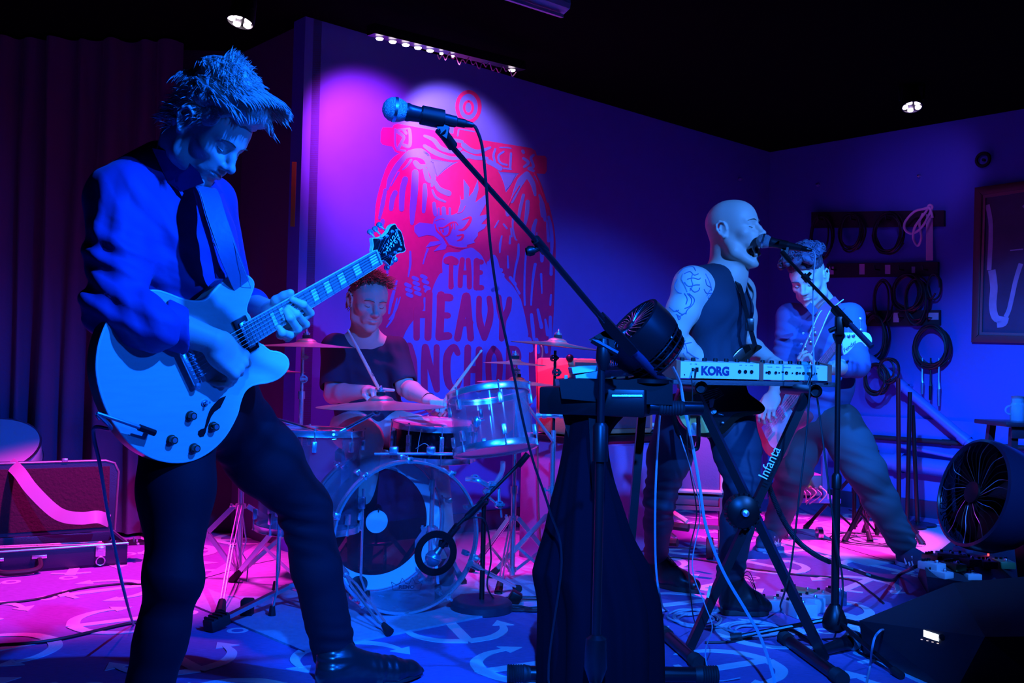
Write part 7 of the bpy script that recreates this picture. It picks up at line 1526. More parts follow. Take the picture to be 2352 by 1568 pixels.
for px, py in ((872, 92), (902, 99), (932, 106), (960, 113), (988, 121), (1014, 129), (1040, 137), (1176, 165)):
    u = (px-862)/328; u = u*(la.y)/(la.y*u+lc.y*(1-u)); q = la+d*L*u; b = B(); k = 1. if px < 1000 or px > 1100 else .55; b.lathe([(0, .020*k), (-.006, .016*k), (-.008, 0)], q, UP, 14); b.build('led', M_led, lb)
b = B(); tw = []
for i in range(40): u = .42+.55*i/39; u2 = u*la.y/(la.y*u+lc.y*(1-u)); tw.append(la+d*L*u2-UP*(.020+.016*math.sin(i*1.9)+.012*math.sin(i*.7))-D*0+E*.02)
b.tube(spline(tw, 2), .0035, 4); b.build('tie_wire', mat('pink_wire', (.85, .35, .6), .5), lb, 'pinkish wire dangling under the bar')
cu_ = empty('projection_screen_case', P(1240, 5, 4.4), 'end of a white screen housing hanging from the ceiling at the top centre', 'screen case'); o_ = P(1306, 12, 4.3); dd = (P(1168, -8, 3.9)-P(1290, 32, 4.3)).normalized(); M_wp = mat('white_plastic', (.75, .72, .8), .4)
pf = [P(1288, 32, 4.3), P(1297, 34, 4.3), P(1309, 22, 4.3), P(1311, 10, 4.3), P(1309, -20, 4.3), P(1270, -30, 4.3), P(1262, 22, 4.3)]
b = B(); b.prism([P(1284, 34, 4.30), P(1292, 36, 4.30), P(1309, 20, 4.30), P(1311, 8, 4.30), P(1309, -30, 4.30), P(1262, -40, 4.32), P(1240, 10, 4.34)], dd*.9); b.build('case', M_wp, cu_, smooth=0); b = B(); b.bar(P(1291, 37, 4.27), P(1291, 37, 4.27)+dd*.9, .014, .014); b.build('bottom_bar', M_wp, cu_)
b = B(); b.box(P(1276, 10, 4.24), (.028, .004, .016), None); b.build('vent', M_blackp, cu_, smooth=0)
# ================================================================ right wall
WR = -D
def R(px, py, off=.0): return PL(px, py, CORN+WR*off, WR)
M_hook = mat('hook_board', (.02, .018, .025), .7, bump=.1, scale=20); M_lab = mat('label_paper', (.55, .5, .6), .6)
def hookboard(pts, labs, label, hooks):
    t = empty('hook_board', R(*pts[0]), label, 'cable rack'); b = B(); b.prism([R(*p) for p in pts], WR*.03); b.build('board', M_hook, t, smooth=0)
    for x, y, w_, h_ in labs: b = B(); b.prism([R(x, y, .03), R(x+w_, y, .03), R(x+w_, y+h_, .03), R(x, y+h_, .03)], WR*.002); b.build('paper_tag', M_lab, t, smooth=0)
    for x, y in hooks: b = B(); q = R(x, y, .03); b.tube([q, q+WR*.07, q+WR*.08+UP*.03], .006, 6); b.build('hook', M_blkm, t)
hookboard([(1868, 488), (2172, 484), (2172, 520), (1868, 524)], [(2127, 492, 16, 106)], 'top dark board of the wall cable rack', [(1890, 505), (1965, 505), (2045, 505), (2130, 505)])
hookboard([(1903, 606), (2158, 602), (2158, 634), (1903, 638)], [(1905, 612, 10, 18), (1974, 606, 12, 24), (2033, 608, 12, 21), (2094, 612, 8, 15)], 'middle dark board of the wall cable rack with four paper tags', [(1920, 620), (2020, 620), (2075, 620), (2130, 620)])
hookboard([(1985, 714), (2162, 712), (2162, 747), (1985, 749)], [(1989, 717, 20, 14), (2052, 718, 13, 22), (2132, 718, 24, 16)], 'lowest dark board of the wall cable rack', [(2000, 730), (2075, 730), (2140, 730)])
def hang(cx, cy, rx, ry, n, label, m=M_cab, r0=.007, drop=0, seed=1, off=.07):
    r_ = random.Random(seed); s_ = (CORN+E*1.2).y/F; pts = []; ctr = R(cx, cy, off); sx = (R(cx+rx, cy, off)-ctr).length; sy = (R(cx, cy+ry, off)-ctr).length
    for k in range(n*12): a_ = 2*PI*k/12; j = 1+.10*math.sin(k*.41+seed)+.05*r_.uniform(-1, 1); pts.append(ctr+E*(sx*j*math.cos(a_)+.01*math.sin(k*.2))+UP*(sy*j*math.sin(a_)-.03*(j-1))+WR*(.02*math.sin(k*.33)))
    b = B(); b.curve(pts, r0, 5, 2); o = b.build('coiled_cable', m, None, label, 'cable', 'cables hung on the right wall')
    for i in range(drop): b = B(); q = ctr-UP*sy+E*(-.06+.06*i); b.tube([q+UP*.06, q-UP*.10, q-UP*(.12+.02*i)+E*.005], [.006, .006, .010], 6); b.tube([q-UP*(.12+.02*i), q-UP*(.20+.04*i)], [.011, .009], 8); b.build('plug', M_chr2 if i % 2 == 0 else M_blackp, o)
hang(1886, 545, 24, 48, 5, 'dark coil on the top board behind the bass player\'s head', seed=2); hang(1955, 532, 26, 40, 5, 'dark coil second from the left on the top board', seed=3); hang(2040, 535, 32, 44, 6, 'dark coil third on the top board, left of the white cable', seed=4)
b = B(); cw = [(2142, 500), (2135, 478), (2120, 480), (2100, 486), (2080, 508), (2078, 526), (2092, 536), (2108, 530), (2124, 512), (2138, 484), (2141, 474), (2134, 471), (2128, 484), (2116, 500), (2100, 524), (2098, 548), (2108, 564), (2116, 545), (2112, 512), (2120, 490)]; b.curve([R(x, y, .12+.01*(i % 3)) for i, (x, y) in enumerate(cw)], .009, 8); b.build('cable', mat('cable_white', (.75, .65, .75), .4), None, 'white cable looped over the rightmost hook of the top board', 'cable')
hang(2028, 690, 20, 46, 3, 'thin cable loop hanging left on the middle board', seed=6); hang(2085, 672, 34, 40, 8, 'thick bundle of dark cable on the middle board', seed=7); hang(2105, 690, 26, 50, 4, 'long dark loops hanging low from the middle board', seed=11); hang(2143, 660, 14, 30, 2, 'short cable loop at the right end of the middle board', seed=8)
hang(2008, 775, 28, 52, 8, 'dark bundle left on the lowest board beside the bass headstock', seed=9); hang(2138, 795, 38, 46, 11, 'big round coil with dangling plugs right on the lowest board', drop=3, seed=10); hang(2012, 870, 26, 34, 5, 'tangle of dark cable on the sloping pipe', seed=12, off=.2); hang(2040, 850, 22, 26, 4, 'small tangle of cable further down the sloping pipe', seed=14, off=.2)
M_pipe = mat('pipe_paint', (.10, .20, .62), .4)
def pipe(name, a, c, r_, off, label, cat='pipe', m=None, br=()):
    A_ = R(*a, off); C_ = R(*c, off); t = empty(name, A_.lerp(C_, .5), label, cat); b = B(); b.tube([A_, C_], r_, 16); b.build('tube', m or M_pipe, t)
    for u in br: b = B(); q = A_.lerp(C_, u); b.tube([q, q-WR*off], r_*.5, 8); b.lathe([(-.03, r_*1.2), (.03, r_*1.2)], q, C_-A_, 12); b.build('bracket', m or M_pipe, t)
pipe('wall_pipe', (1985, 812), (2300, 1080), .034, .14, 'pale painted pipe sloping down the right wall', br=(.3, .75)); pipe('wall_pipe', (1900, 1042), (2360, 1100), .060, .10, 'thick pale pipe running low along the right wall', br=(.4, .9))
pipe('wall_pipe', (2000, 1003), (2370, 1030), .018, .07, 'upper thin dark pipe on the right wall above the thick one', m=M_hook, br=(.5,)); pipe('wall_pipe', (2060, 1022), (2360, 1082), .016, .10, 'lower thin pipe slanting above the thick one', br=(.1, .9))
# spare stands leaning by the wall
for i, (x0, y0, x1, y1, Y, lab) in enumerate([(2063, 868, 2066, 1160, 6.3, 'leftmost of the three bare dark poles standing before the right wall'), (2090, 900, 2084, 1175, 6.5, 'middle of the three bare dark poles standing before the right wall'), (2096, 930, 2108, 1188, 6.6, 'rightmost of the three bare dark poles standing before the right wall')]):
    a = P(x1, y1, Y); a.z = .02; t = empty('mic_stand', Vector((a.x, a.y, 0)), lab, 'mic stand'); b = B(); b.tube([a, P(x0, y0, Y)], .014, 10); b.build('tube', M_blkm, t); b = B(); b.lathe([(0, .12), (.02, .12), (.03, .02)], Vector((a.x, a.y, 0)), UP, 24); b.build('round_base', M_blkm, t)
t, bs = chromestand('folded_stand', P(1962, 1170, 6.2), .62, .5, 'low dark tripod stand by the wall behind the bass player\'s leg', M_blkm, spread=.3); t, bs = chromestand('folded_stand', P(2015, 1160, 6.0), .55, 1.5, 'second low tripod stand by the wall, right of the first', M_blkm, spread=.26)
# framed picture of a saxophone
fr = empty('picture', R(2300, 610), 'dark framed picture of a saxophone at the right edge of the wall', 'picture'); M_frame = mat('frame_wood', (.12, .04, .05), .4, bump=.15, scale=30); K = [(2243, 432), (2520, 396), (2520, 792), (2235, 786)]
def ins(k, f): cx = sum(p[0] for p in k)/4; cy = sum(p[1] for p in k)/4; return [(p[0]+(f if p[0] < cx else -f), p[1]+(f if p[1] < cy else -f)) for p in k]
for i in range(4):
    o0, o1 = K[i], K[(i+1) % 4]; i0, i1 = ins(K, 17)[i], ins(K, 17)[(i+1) % 4]; b = B(); q = [R(*o0, .002), R(*o1, .002), R(*i1, .002), R(*i0, .002)]; b.prism(q, WR*.035, .004); b.build('frame_rail', M_frame, fr)
    j0, j1 = ins(K, 15)[i], ins(K, 15)[(i+1) % 4]; k0, k1 = ins(K, 23)[i], ins(K, 23)[(i+1) % 4]; b = B(); b.prism([R(*j0, .002), R(*j1, .002), R(*k1, .002), R(*k0, .002)], WR*.022); b.build('inner_rail', mat('frame_inner', (.25, .12, .14), .4), fr, smooth=0)
b = B(); b.prism([R(*p, .002) for p in ins(K, 20)], WR*.006); b.build('canvas', mat('canvas_dark', (.06, .05, .12), .5, var=.5, bump=.1, scale=6), fr, smooth=0)
b = B(); M_sax = mat('painted_sax', (.42, .40, .62), .5, var=.3, scale=12)
for pts, w_ in (([(2345, 605), (2334, 640), (2325, 680), (2318, 710), (2310, 728)], .03), ([(2300, 735), (2286, 728), (2280, 700), (2283, 660), (2278, 620)], .05), ([(2310, 728), (2305, 742), (2290, 745)], .045), ([(2352, 470), (2390, 520), (2400, 600), (2380, 690)], .03), ([(2272, 620), (2276, 520), (2268, 470)], .03), ([(2320, 575), (2350, 572)], .008)): b.strip([R(x, y, .010) for x, y in spline2(pts, 4)] if len(pts) > 2 else [R(x, y, .010) for x, y in pts], w_, WR, .0012)
b.build('painted_saxophone', M_sax, fr, 'pale brushwork of a saxophone', smooth=0)
for px, py, lab in ((1697, 412, 'small wall nail left of the corner, above the singer'), (1880, 425, 'small wall nail above the cable rack'), (2113, 405, 'small pale wall fixing under the violet lamp')): b = B(); q = R(px, py) if px > 1770 else W(px, py); nn = WR if px > 1770 else WN; b.lathe([(0, .012), (.012, .014), (.03, .010), (.032, 0)], q, nn, 10); b.build('wall_hook', M_chr2, None, lab, 'hook')
b = B(); q = R(2262, 368); b.ring(q+WR*.03, WR, .045, .012, 20, 6); b.tube([q, q+WR*.03], .01, 6); b.build('wall_hook', M_blackp, None, 'dark ring-shaped bracket high on the wall above the picture', 'hook')
# stool with jar mug
sc_ = P(2345, 970, 5.3); stl = empty('stool', Vector((sc_.x, sc_.y, 0)), 'dark wooden stool cut off by the right edge, a glass jar on it', 'stool'); zt_ = P(2345, 967, 5.3).z; M_dw = mat('dark_wood', (.08, .02, .03), .35, coat=.3)
b = B(); b.box(Vector((sc_.x+.05, sc_.y, zt_-.012)), (.44, .36, .024), None, .006); b.build('seat', M_dw, stl)
for sx in (-1, 1):
    for sy in (-1, 1): b = B(); b.bar(Vector((sc_.x+.05+.15*sx, sc_.y+.12*sy, zt_-.03)), Vector((sc_.x+.05+.21*sx, sc_.y+.17*sy, .0)), .038, .034); b.build('leg', M_dw, stl)
b = B(); b.box(Vector((sc_.x+.05, sc_.y-.15, zt_-.055)), (.36, .02, .06), None, .004); b.build('apron', M_dw, stl)
jr = P(2338, 962, 5.25); jr.z = zt_; jm = empty('glass_jar', jr, 'handled glass jar standing on the stool at the right edge', 'jar'); b = B(); b.lathe([(0, .001), (0, .036), (.01, .040), (.09, .040), (.105, .032), (.125, .033), (.125, .030), (.10, .029), (.09, .037), (.006, .034), (.006, .001)], jr, UP, 24); b.build('glass', clear('jar_glass', (.5, .5, .6), .35), jm)
b = B(); b.ring(jr+Vector((-.045, 0, .06)), (0, 1, 0), .022, .005, 20, 6); b.build('handle', MATS['jar_glass'], jm); b = B(); b.lathe([(.12, .030), (.135, .034), (.138, .01)], jr, UP, 20); b.build('rim', mat('jar_rim', (.4, .15, .2), .3), jm)
# ================================================================ floor fan
fc = P(2252, 1136, 4.15); fa_ = Vector((-.95, -.16, .26)).normalized(); ff = empty('floor_fan', Vector((fc.x+.1, fc.y, 0)), 'large dark floor fan at the right with curved grille ribs', 'fan'); x, y, dfa = basis(fa_)
b = B(); b.lathe([(.03, .212), (.045, .220), (.04, .232), (0, .236), (-.08, .23), (-.15, .20), (-.22, .12), (-.24, 0)], fc, fa_, 48); b.lathe([(.03, .212), (.0, .215), (-.10, .20), (-.16, .1), (-.17, 0)], fc, fa_, 40); b.build('housing', mat('fan_gloss', (.015, .018, .05), .22), ff)
for i in range(34):
    a_ = 2*PI*i/34; b = B(); b.curve([fc+dfa*(.035+.012*math.sin(PI*u))+x*math.cos(a_+.9*u*(1.4-u))*(.045+.172*u)+y*math.sin(a_+.9*u*(1.4-u))*(.045+.172*u) for u in (0, .35, .7, 1)], .0018, 4, 3); b.build('grille_rib', M_chr2 if i % 3 == 0 else M_blackp, ff)
b = B(); b.lathe([(.03, .048), (.045, .046), (.05, .02), (.05, 0)], fc, fa_, 24); b.build('hub', M_blackp, ff)
for i in range(5): a_ = 2*PI*i/5; b = B(); rd = x*math.cos(a_)+y*math.sin(a_); r2 = x*math.cos(a_+.8)+y*math.sin(a_+.8); b.add([fc+rd*.04, fc+rd*.195+dfa*.01, fc+r2*.195-dfa*.05, fc+r2*.04-dfa*.04, fc+rd*.04-dfa*.004, fc+rd*.195+dfa*.006, fc+r2*.195-dfa*.054, fc+r2*.04-dfa*.044], [(0, 1, 2, 3), (7, 6, 5, 4), (0, 4, 5, 1), (1, 5, 6, 2), (2, 6, 7, 3), (3, 7, 4, 0)]); b.build('blade', M_blackp, ff)
b = B(); bs = Vector((fc.x+.14, fc.y+.03, 0)); b.box(bs+UP*.03, (.44, .34, .06), None, .02); b.bar(bs+UP*.05+Vector((.13, 0, 0)), fc-dfa*.12+Vector((.1, 0, -.02)), .08, .12); b.build('base', M_blackp, ff)
# ================================================================ monitor wedge
import bmesh as _bm
def hull(name, pts, m, parent, **k):
    bm = _bm.new(); [bm.verts.new(p) for p in pts]; r_ = _bm.ops.convex_hull(bm, input=bm.verts[:]); [bm.verts.remove(v) for v in list(bm.verts) if not v.link_faces]; bmv = list(bm.verts); bm.verts.index_update(); b = B(); b.add([v.co.copy() for v in bmv], [tuple(v.index for v in f.verts) for f in bm.faces]); bm.free(); return b.build(name, m, parent, smooth=0, **k)
M_wed = mat('wedge_paint', (.012, .012, .016), .55, bump=.3, scale=150, dist=.001)
wd = empty('floor_monitor', G(2200, 1520), 'black wedge floor monitor speaker at the lower right with a lit display', 'speaker')
hull('cabinet', [G(1978, 1470), G(1986, 1506), P(1974, 1425, 3.50), P(2190, 1338, 3.62), P(2262, 1462, 3.02), G(2190, 1596), P(2420, 1318, 3.62), P(2440, 1460, 3.02), G(2460, 1625), G(2440, 1440), G(2120, 1425)], M_wed, wd)
pa = P(2060, 1440, 3.20); pn_ = Vector((-.25, -.93, .12)).normalized()
def wp(px, py, o=0.): 
    h_ = P(2262, 1462, 3.02); return PL(px, py, h_+pn_*o, pn_)
_wb = bvh([c for c in wd.children][0])
def wh(px, py, o=.002): h = _wb.ray_cast(CAMP, ray(px, py).normalized()); return h[0]+h[1]*o
b = B(); b.prism([wh(x, y, .0015) for x, y in ((2122, 1446), (2156, 1457), (2156, 1472), (2122, 1461))], Vector((0, -.002, 0))); b.build('display', mat('lcd_white', (.9, .95, 1), .4, emis=(.75, .9, 1), estr=4), wd, 'small lit white display', smooth=0)
for x, y in ((2118, 1468), (2131, 1471), (2143, 1474), (2155, 1477)): b = B(); b.box(wh(x, y, .001), (.007, .004, .002), None); b.build('button', mat('led_amber', (.8, .6, .4), .4, emis=(1, .7, .4), estr=.6), wd, smooth=0)
b = B(); b.lathe([(0, .010), (.008, .009), (.009, 0)], wh(2164, 1463), Vector((-.1, -1, 0)), 14); b.build('control_knob', M_blackp, wd)
cable('cable', [wh(2035, 1445, .012), P(2022, 1448, 3.25), P(2010, 1462, 3.25), P(2003, 1490, 3.25), G(1998, 1530, .01), G(1990, 1570, .01)], .004, M_cabb, 'cable plugged into the wedge monitor dropping to the floor')
# ================================================================ pedals
def pedal(c, s_, rot, m, label, h=.045, knobs=3, tilt=0):
    c = Vector(c); t = empty('effect_pedal', c, label, 'pedal'); Rz = Matrix.Rotation(rot, 3, 'Z')@Matrix.Rotation(tilt, 3, 'X'); b = B(); b.box(c+UP*h/2, (s_[0], s_[1], h), Rz, .004); b.build('case', m, t)
    for i in range(knobs): b = B(); q = c+Rz@Vector((s_[0]*(-.3+.6*i/max(1, knobs-1)), s_[1]*.30, h/2))+UP*h/2; b.lathe([(0, .007), (.010, .006), (.0101, 0)], q, UP, 8); b.build('control_knob', M_blackp, t)
    b = B(); q = c+Rz@Vector((0, -s_[1]*.25, h/2))+UP*h/2; b.lathe([(0, .009), (.004, .009), (.012, .006), (.013, 0)], q, UP, 10); b.build('foot_switch', M_chrome, t); return t
pc_ = [mat('pedal_pale', (.45, .52, .55), .4), mat('pedal_grey', (.35, .38, .42), .4, .3), mat('pedal_green', (.10, .28, .12), .4), mat('pedal_navy', (.05, .06, .15), .4), mat('pedal_tan', (.5, .3, .18), .4)]
sb = empty('pedalboard', G(2190, 1322), 'dark pedalboard bag on the floor crowded with effect pedals', 'pedalboard'); zb = .10
hull('bag', [G(2108, 1325), G(2135, 1372), G(2112, 1300), P(2125, 1303, 4.10), G(2190, 1262)+UP*.06, G(2200, 1250)+UP*.03, G(2420, 1285)+UP*.10, G(2460, 1370), P(2128, 1335, 4.0)+UP*.02, G(2420, 1300)], mat('bag_nylon', (.02, .022, .035), .7, bump=.2, scale=30), sb)
_pb = bvh(sb.children[0])
def ph(px, py): h = _pb.ray_cast(CAMP, ray(px, py).normalized()); return h[0] if h[0] is not None else G(px, py, .1)
for i, (px, py, w_, l_, ro, mi, lab, h_) in enumerate([(2140, 1306, .075, .12, .5, 0, 'pale pedal at the front left corner of the pedalboard', .05), (2158, 1322, .07, .12, .5, 0, 'pale-edged pedal second along the front of the pedalboard', .04), (2190, 1305, .07, .12, .3, 2, 'green-sided pedal in the middle of the pedalboard', .045), (2185, 1284, .16, .10, -.3, 1, 'wide grey pedal with raised bracket towards the back of the pedalboard', .05), (2228, 1326, .08, .10, .1, 0, 'pale pedal front right of the green one', .04),
     (2145, 1284, .09, .10, .6, 4, 'tan-topped pedal at the left of the pedalboard', .04), (2225, 1295, .08, .12, .2, 3, 'navy pedal right of the middle of the pedalboard', .05), (2265, 1300, .08, .12, 0, 3, 'dark pedal with a red light on the pedalboard', .05), (2305, 1300, .09, .13, -.1, 2, 'dark green pedal with a pale panel at the right of the pedalboard', .05), (2212, 1268, .08, .09, .2, 3, 'small dark pedal at the back of the pedalboard', .05)]):
    t = pedal(ph(px, py)-UP*.004, (w_*.8, l_*.8), ro, pc_[mi], lab, h_*.65)
b = B(); q = ph(2270, 1276); b.ball(q+UP*.05, .007, 10, 6); b.tube([q, q+UP*.05], .004, 6); b.build('indicator_light', mat('led_red', (1, .05, .05), .4, emis=(1, .03, .03), estr=6), bpy.data.objects['effect_pedal.007'])
for px, py, w_, l_, ro, mi, lab, h_, k in ((1775, 1400, .10, .09, .1, 1, 'flat grey pedal at the left of the group by the singer\'s stand', .05, 2), (1818, 1388, .07, .12, .5, 0, 'small pale pedal with a round plug by the singer\'s stand', .05, 2), (1835, 1412, .10, .12, .3, 0, 'pale blue pedal with a curved side by the singer\'s stand', .055, 3), (1860, 1402, .07, .11, .6, 0, 'pale wedge-shaped pedal nearest the singer\'s stand base', .06, 2), (1838, 1378, .09, .13, .9, 2, 'greenish pedal standing tilted behind the pale ones', .05, 3), (1885, 1382, .16, .11, 0, 1, 'wide grey pedal behind the singer\'s stand pole', .045, 3), (1920, 1385, .05, .10, .2, 3, 'dark narrow pedal right of the singer\'s stand pole', .06, 1)): pedal(G(px, py), (w_, l_), ro, pc_[mi], lab, h_, k)
mic('microphone', G(1974, 1466, .035), G(1862, 1502, .02), 'microphone lying on the floor beside the singer\'s stand base')
b = B(); b.prism([G(x, y, .001) for x, y in ((1920, 1440), (1935, 1430), (1972, 1438), (1980, 1450), (1950, 1452))], UP*.002); o = b.build('paper', M_paper, None, 'crumpled set list sheet on the floor by the lying microphone', 'paper', smooth=0)
b = B()
for i in range(3): b.bar(G(1932+4*i, 1437+3*i, .0036), G(1968+2*i, 1441+3*i, .0036), .0015, .0004)
b.build('handwriting', M_ink, o, smooth=0)
# ================================================================ amplifiers
M_oran = mat('tolex_orange', (.85, .22, .10), .6, bump=.1, scale=150); M_grill = mat('grille_brown', (.22, .07, .08), .8, bump=.2, scale=200); M_purp = mat('cab_covering', (.30, .12, .34), .75, bump=.1, scale=120); M_pip = mat('piping_pale', (.85, .65, .55), .5)
def boxamp(name, label, Cn, u1, w1, u2, w2, z0, z1, m, bev=.012):
    t = empty(name, Vector((Cn.x, Cn.y, z0)), label, 'amplifier'); c = Vector((Cn.x, Cn.y, 0))+u1*w1/2+u2*w2/2; Rm = Matrix((u1, u2, UP)).transposed(); b = B(); b.box(Vector((c.x, c.y, (z0+z1)/2)), (w1, w2, z1-z0), Rm, bev); b.build('cabinet', m, t); return t
uF = Vector((.80, .60, 0)); uS = Vector((-.60, .80, 0)); Cn = P(1305, 1000, 4.95); z0 = Cn.z; z1 = P(1305, 822, 4.95).z
am = boxamp('guitar_amplifier', 'orange-covered amplifier glowing red behind the crash stand', Cn, uF, .60, uS, .27, z0, z1, M_oran)
def fpt(u, z, o=.004): return Vector((Cn.x, Cn.y, 0))+uF*u+Vector((uF.y, -uF.x, 0))*o+UP*z
for (u0, u1_, a_, b_, m_, nm) in ((.03, .57, z0+.03, z1-.10, M_grill, 'grille_cloth'), (.03, .57, z1-.085, z1-.02, mat('panel_brown', (.30, .10, .08), .5), 'control_panel'), (.10, .17, z0+.06, z0+.22, M_paper, 'paper_sheet'), (.36, .43, z0+.10, z0+.24, M_paper, 'paper_sheet')):
    b = B(); o_ = .006 if m_ is not M_paper else .010; b.prism([fpt(u0, a_, .001), fpt(u1_, a_, .001), fpt(u1_, b_, .001), fpt(u0, b_, .001)], Vector((uF.y, -uF.x, 0))*o_); b.build(nm, m_, am, smooth=0)
for z_2 in (z0, z1):
    for u in (0, .6): b = B(); b.ball(fpt(u, z_2, 0), .020, 8, 6); b.build('corner_cap', M_blackp, am)
b = B(); b.curve([fpt(-.10, z1+.0, -.1), fpt(-.10, z1+.05, -.1), fpt(-.14, z1+.06, -.1), fpt(-.22, z0+.2, .02), fpt(-.20, z0-.3, .02), fpt(-.15, .02, .0)], .005, 6); b.build('speaker_lead', mat('cable_red', (.6, .08, .08), .5), am)
C2 = P(1330, 1012, 4.85); cab = boxamp('speaker_cabinet', 'big purple-grey speaker cabinet under the orange amplifier', Vector((Cn.x-.02, Cn.y-.03, 0)), uF, .76, uS, .36, 0.0, z0-.005, M_purp)
b = B(); b.prism([fpt(.03, .05, .035), fpt(.68, .05, .035), fpt(.68, z0-.06, .035), fpt(.03, z0-.06, .035)], Vector((uF.y, -uF.x, 0))*.004); b.build('grille_cloth', mat('grille_purple', (.34, .16, .42), .8, bump=.2, scale=150), cab, smooth=0); b = B(); b.box(fpt(.3, z0-.02, -.1), (.70, .30, .03), Matrix((uF, uS, UP)).transposed(), .004); b.build('top_plate', M_blackp, cab)
# amp with pale piping behind the singer, on a wheeled cart
Cq = P(1486, 1123, 5.35); za = Cq.z; zc = P(1486, 975, 5.35).z; u3 = Vector((.985, -.17, 0)); u4 = Vector((.17, .985, 0)); ap = boxamp('guitar_amplifier', 'purple-fronted amplifier with pale piping behind the singer', Cq, u3, .40, u4, .28, za, zc, M_purp)
q0 = Vector((Cq.x, Cq.y, 0))-u4*.006
for a, c in (((.0, za), (.0, zc)), ((0, za), (.40, za+.0)), ((.40, za), (.40, zc)), ((0, zc), (.40, zc))): b = B(); b.tube([q0+u3*a[0]+UP*a[1], q0+u3*c[0]+UP*c[1]], .012, 8); b.build('piping', M_pip, ap)
ct_ = empty('equipment_cart', Vector((Cq.x+.2, Cq.y+.1, 0)), 'low wheeled cart under the piped amplifier', 'cart'); b = B(); b.box(q0+u3*.22+u4*.15+UP*(za-.05), (.50, .30, .05), Matrix((u3, u4, UP)).transposed(), .006); b.build('frame', mat('cart_frame', (.25, .10, .16), .5), ct_)
for z_2 in (.27, .17): b = B(); b.bar(q0+UP*z_2, q0+u3*.40+UP*z_2, .03, .02); b.build('rail', MATS['cart_frame'], ct_)
for u in (.0, .40): b = B(); b.bar(q0+u3*u+UP*.06, q0+u3*u+UP*(za-.03), .03, .03); b.build('post', MATS['cart_frame'], ct_)
for u in (.02, .34): b = B(); b.lathe([(-.018, .03), (-.018, .058), (.018, .058), (.018, .03)], q0+u3*u+UP*.058, u3, 20); b.build('wheel', M_rubber, ct_); b = B(); b.lathe([(.018, .035), (.022, .03), (.022, 0)], q0+u3*u+UP*.058, u3, 16); b.build('hub', mat('hub_orange', (.8, .12, .03), .4), ct_)
# wheeled rack
rk = empty('equipment_rack', G(1845, 1180), 'small rack of lit audio gear on wheels behind the bass player', 'rack'); Yk = 5.95; 
def kx(px, py, dY=0.): return P(px, py, Yk+dY)
b = B(); b.box((kx(1848, 1140)+kx(1848, 1140, .35))/2, (.33, .38, .03), None, .004); b.build('shelf', M_pipe, rk); b = B(); b.box((kx(1835, 1108)+kx(1835, 1108, .3))/2, (.24, .30, .12), None, .004); b.build('chassis', mat('rack_grey', (.30, .36, .46), .4, .4), rk)
for px in (1756, 1893): b = B(); b.bar(kx(px, 1145), kx(px, 985), .03, .03); b.build('post', M_pipe, rk)
for py in (990, 1040): b = B(); b.bar(kx(1740, py), kx(1893, py+2), .018, .02); b.build('rail', M_pipe, rk)
for px, py, m_ in ((1822, 1100, mat('led_orange', (1, .4, .05), .4, emis=(1, .35, .03), estr=7)), (1831, 1100, MATS['led_orange']), (1855, 1107, mat('led_green', (.1, 1, .3), .4, emis=(.1, 1, .3), estr=2))): b = B(); b.ball(kx(px, py, -.015), (.011, .008, .013), 8, 6); b.build('indicator_light', m_, rk)
for i in range(7): b = B(); q = kx(1812+12*i, 1118+4*(i % 2), -.01); b.lathe([(0, .010), (.02, .008), (.021, 0)], q, (0, -1, 0), 8); b.curve([q, q+Vector((.02, -.06, -.03)), q+Vector((.04*math.sin(i), -.02, -.09))], .004, 5); b.build('patch_lead', M_cabb if i % 2 else M_pip, rk)
for px in (1815, 1885): b = B(); b.lathe([(-.015, .03), (-.015, .04), (.015, .04), (.015, .03)], Vector((kx(px, 1170).x, Yk+.02, .04)), (1, 0, 0), 16); b.build('wheel', M_chr2, rk)
cable('cable', [kx(1760, 965, -.1), kx(1735, 975, -.1), kx(1722, 990, -.1), kx(1728, 1008, -.1), kx(1745, 1012, -.1)], .007, mat('cable_salmon', (.75, .3, .25), .5), 'salmon-coloured cable loop on the rack behind the bass')
# folding stand leaning: bright metal bars on the carpet behind the singer
fs_ = empty('guitar_stand', G(1560, 1240), 'folded guitar stand with padded arms on the pink-lit carpet behind the singer', 'guitar stand')
for a, c, r_, m_, nm in (((1548, 1178, 4.95), (1578, 1198, 4.9), .014, M_pip, 'metal_leg'), ((1522, 1212, 4.8), (1552, 1236, 4.75), .012, M_chr2, 'metal_leg'), ((1510, 1244, 4.75), (1556, 1246, 4.7), .020, M_rubber, 'padded_arm'), ((1530, 1205, 4.85), (1582, 1212, 4.8), .020, M_rubber, 'padded_arm')): b = B(); b.tube([P(*a), P(*c)], r_, 8); b.build(nm, m_, fs_)
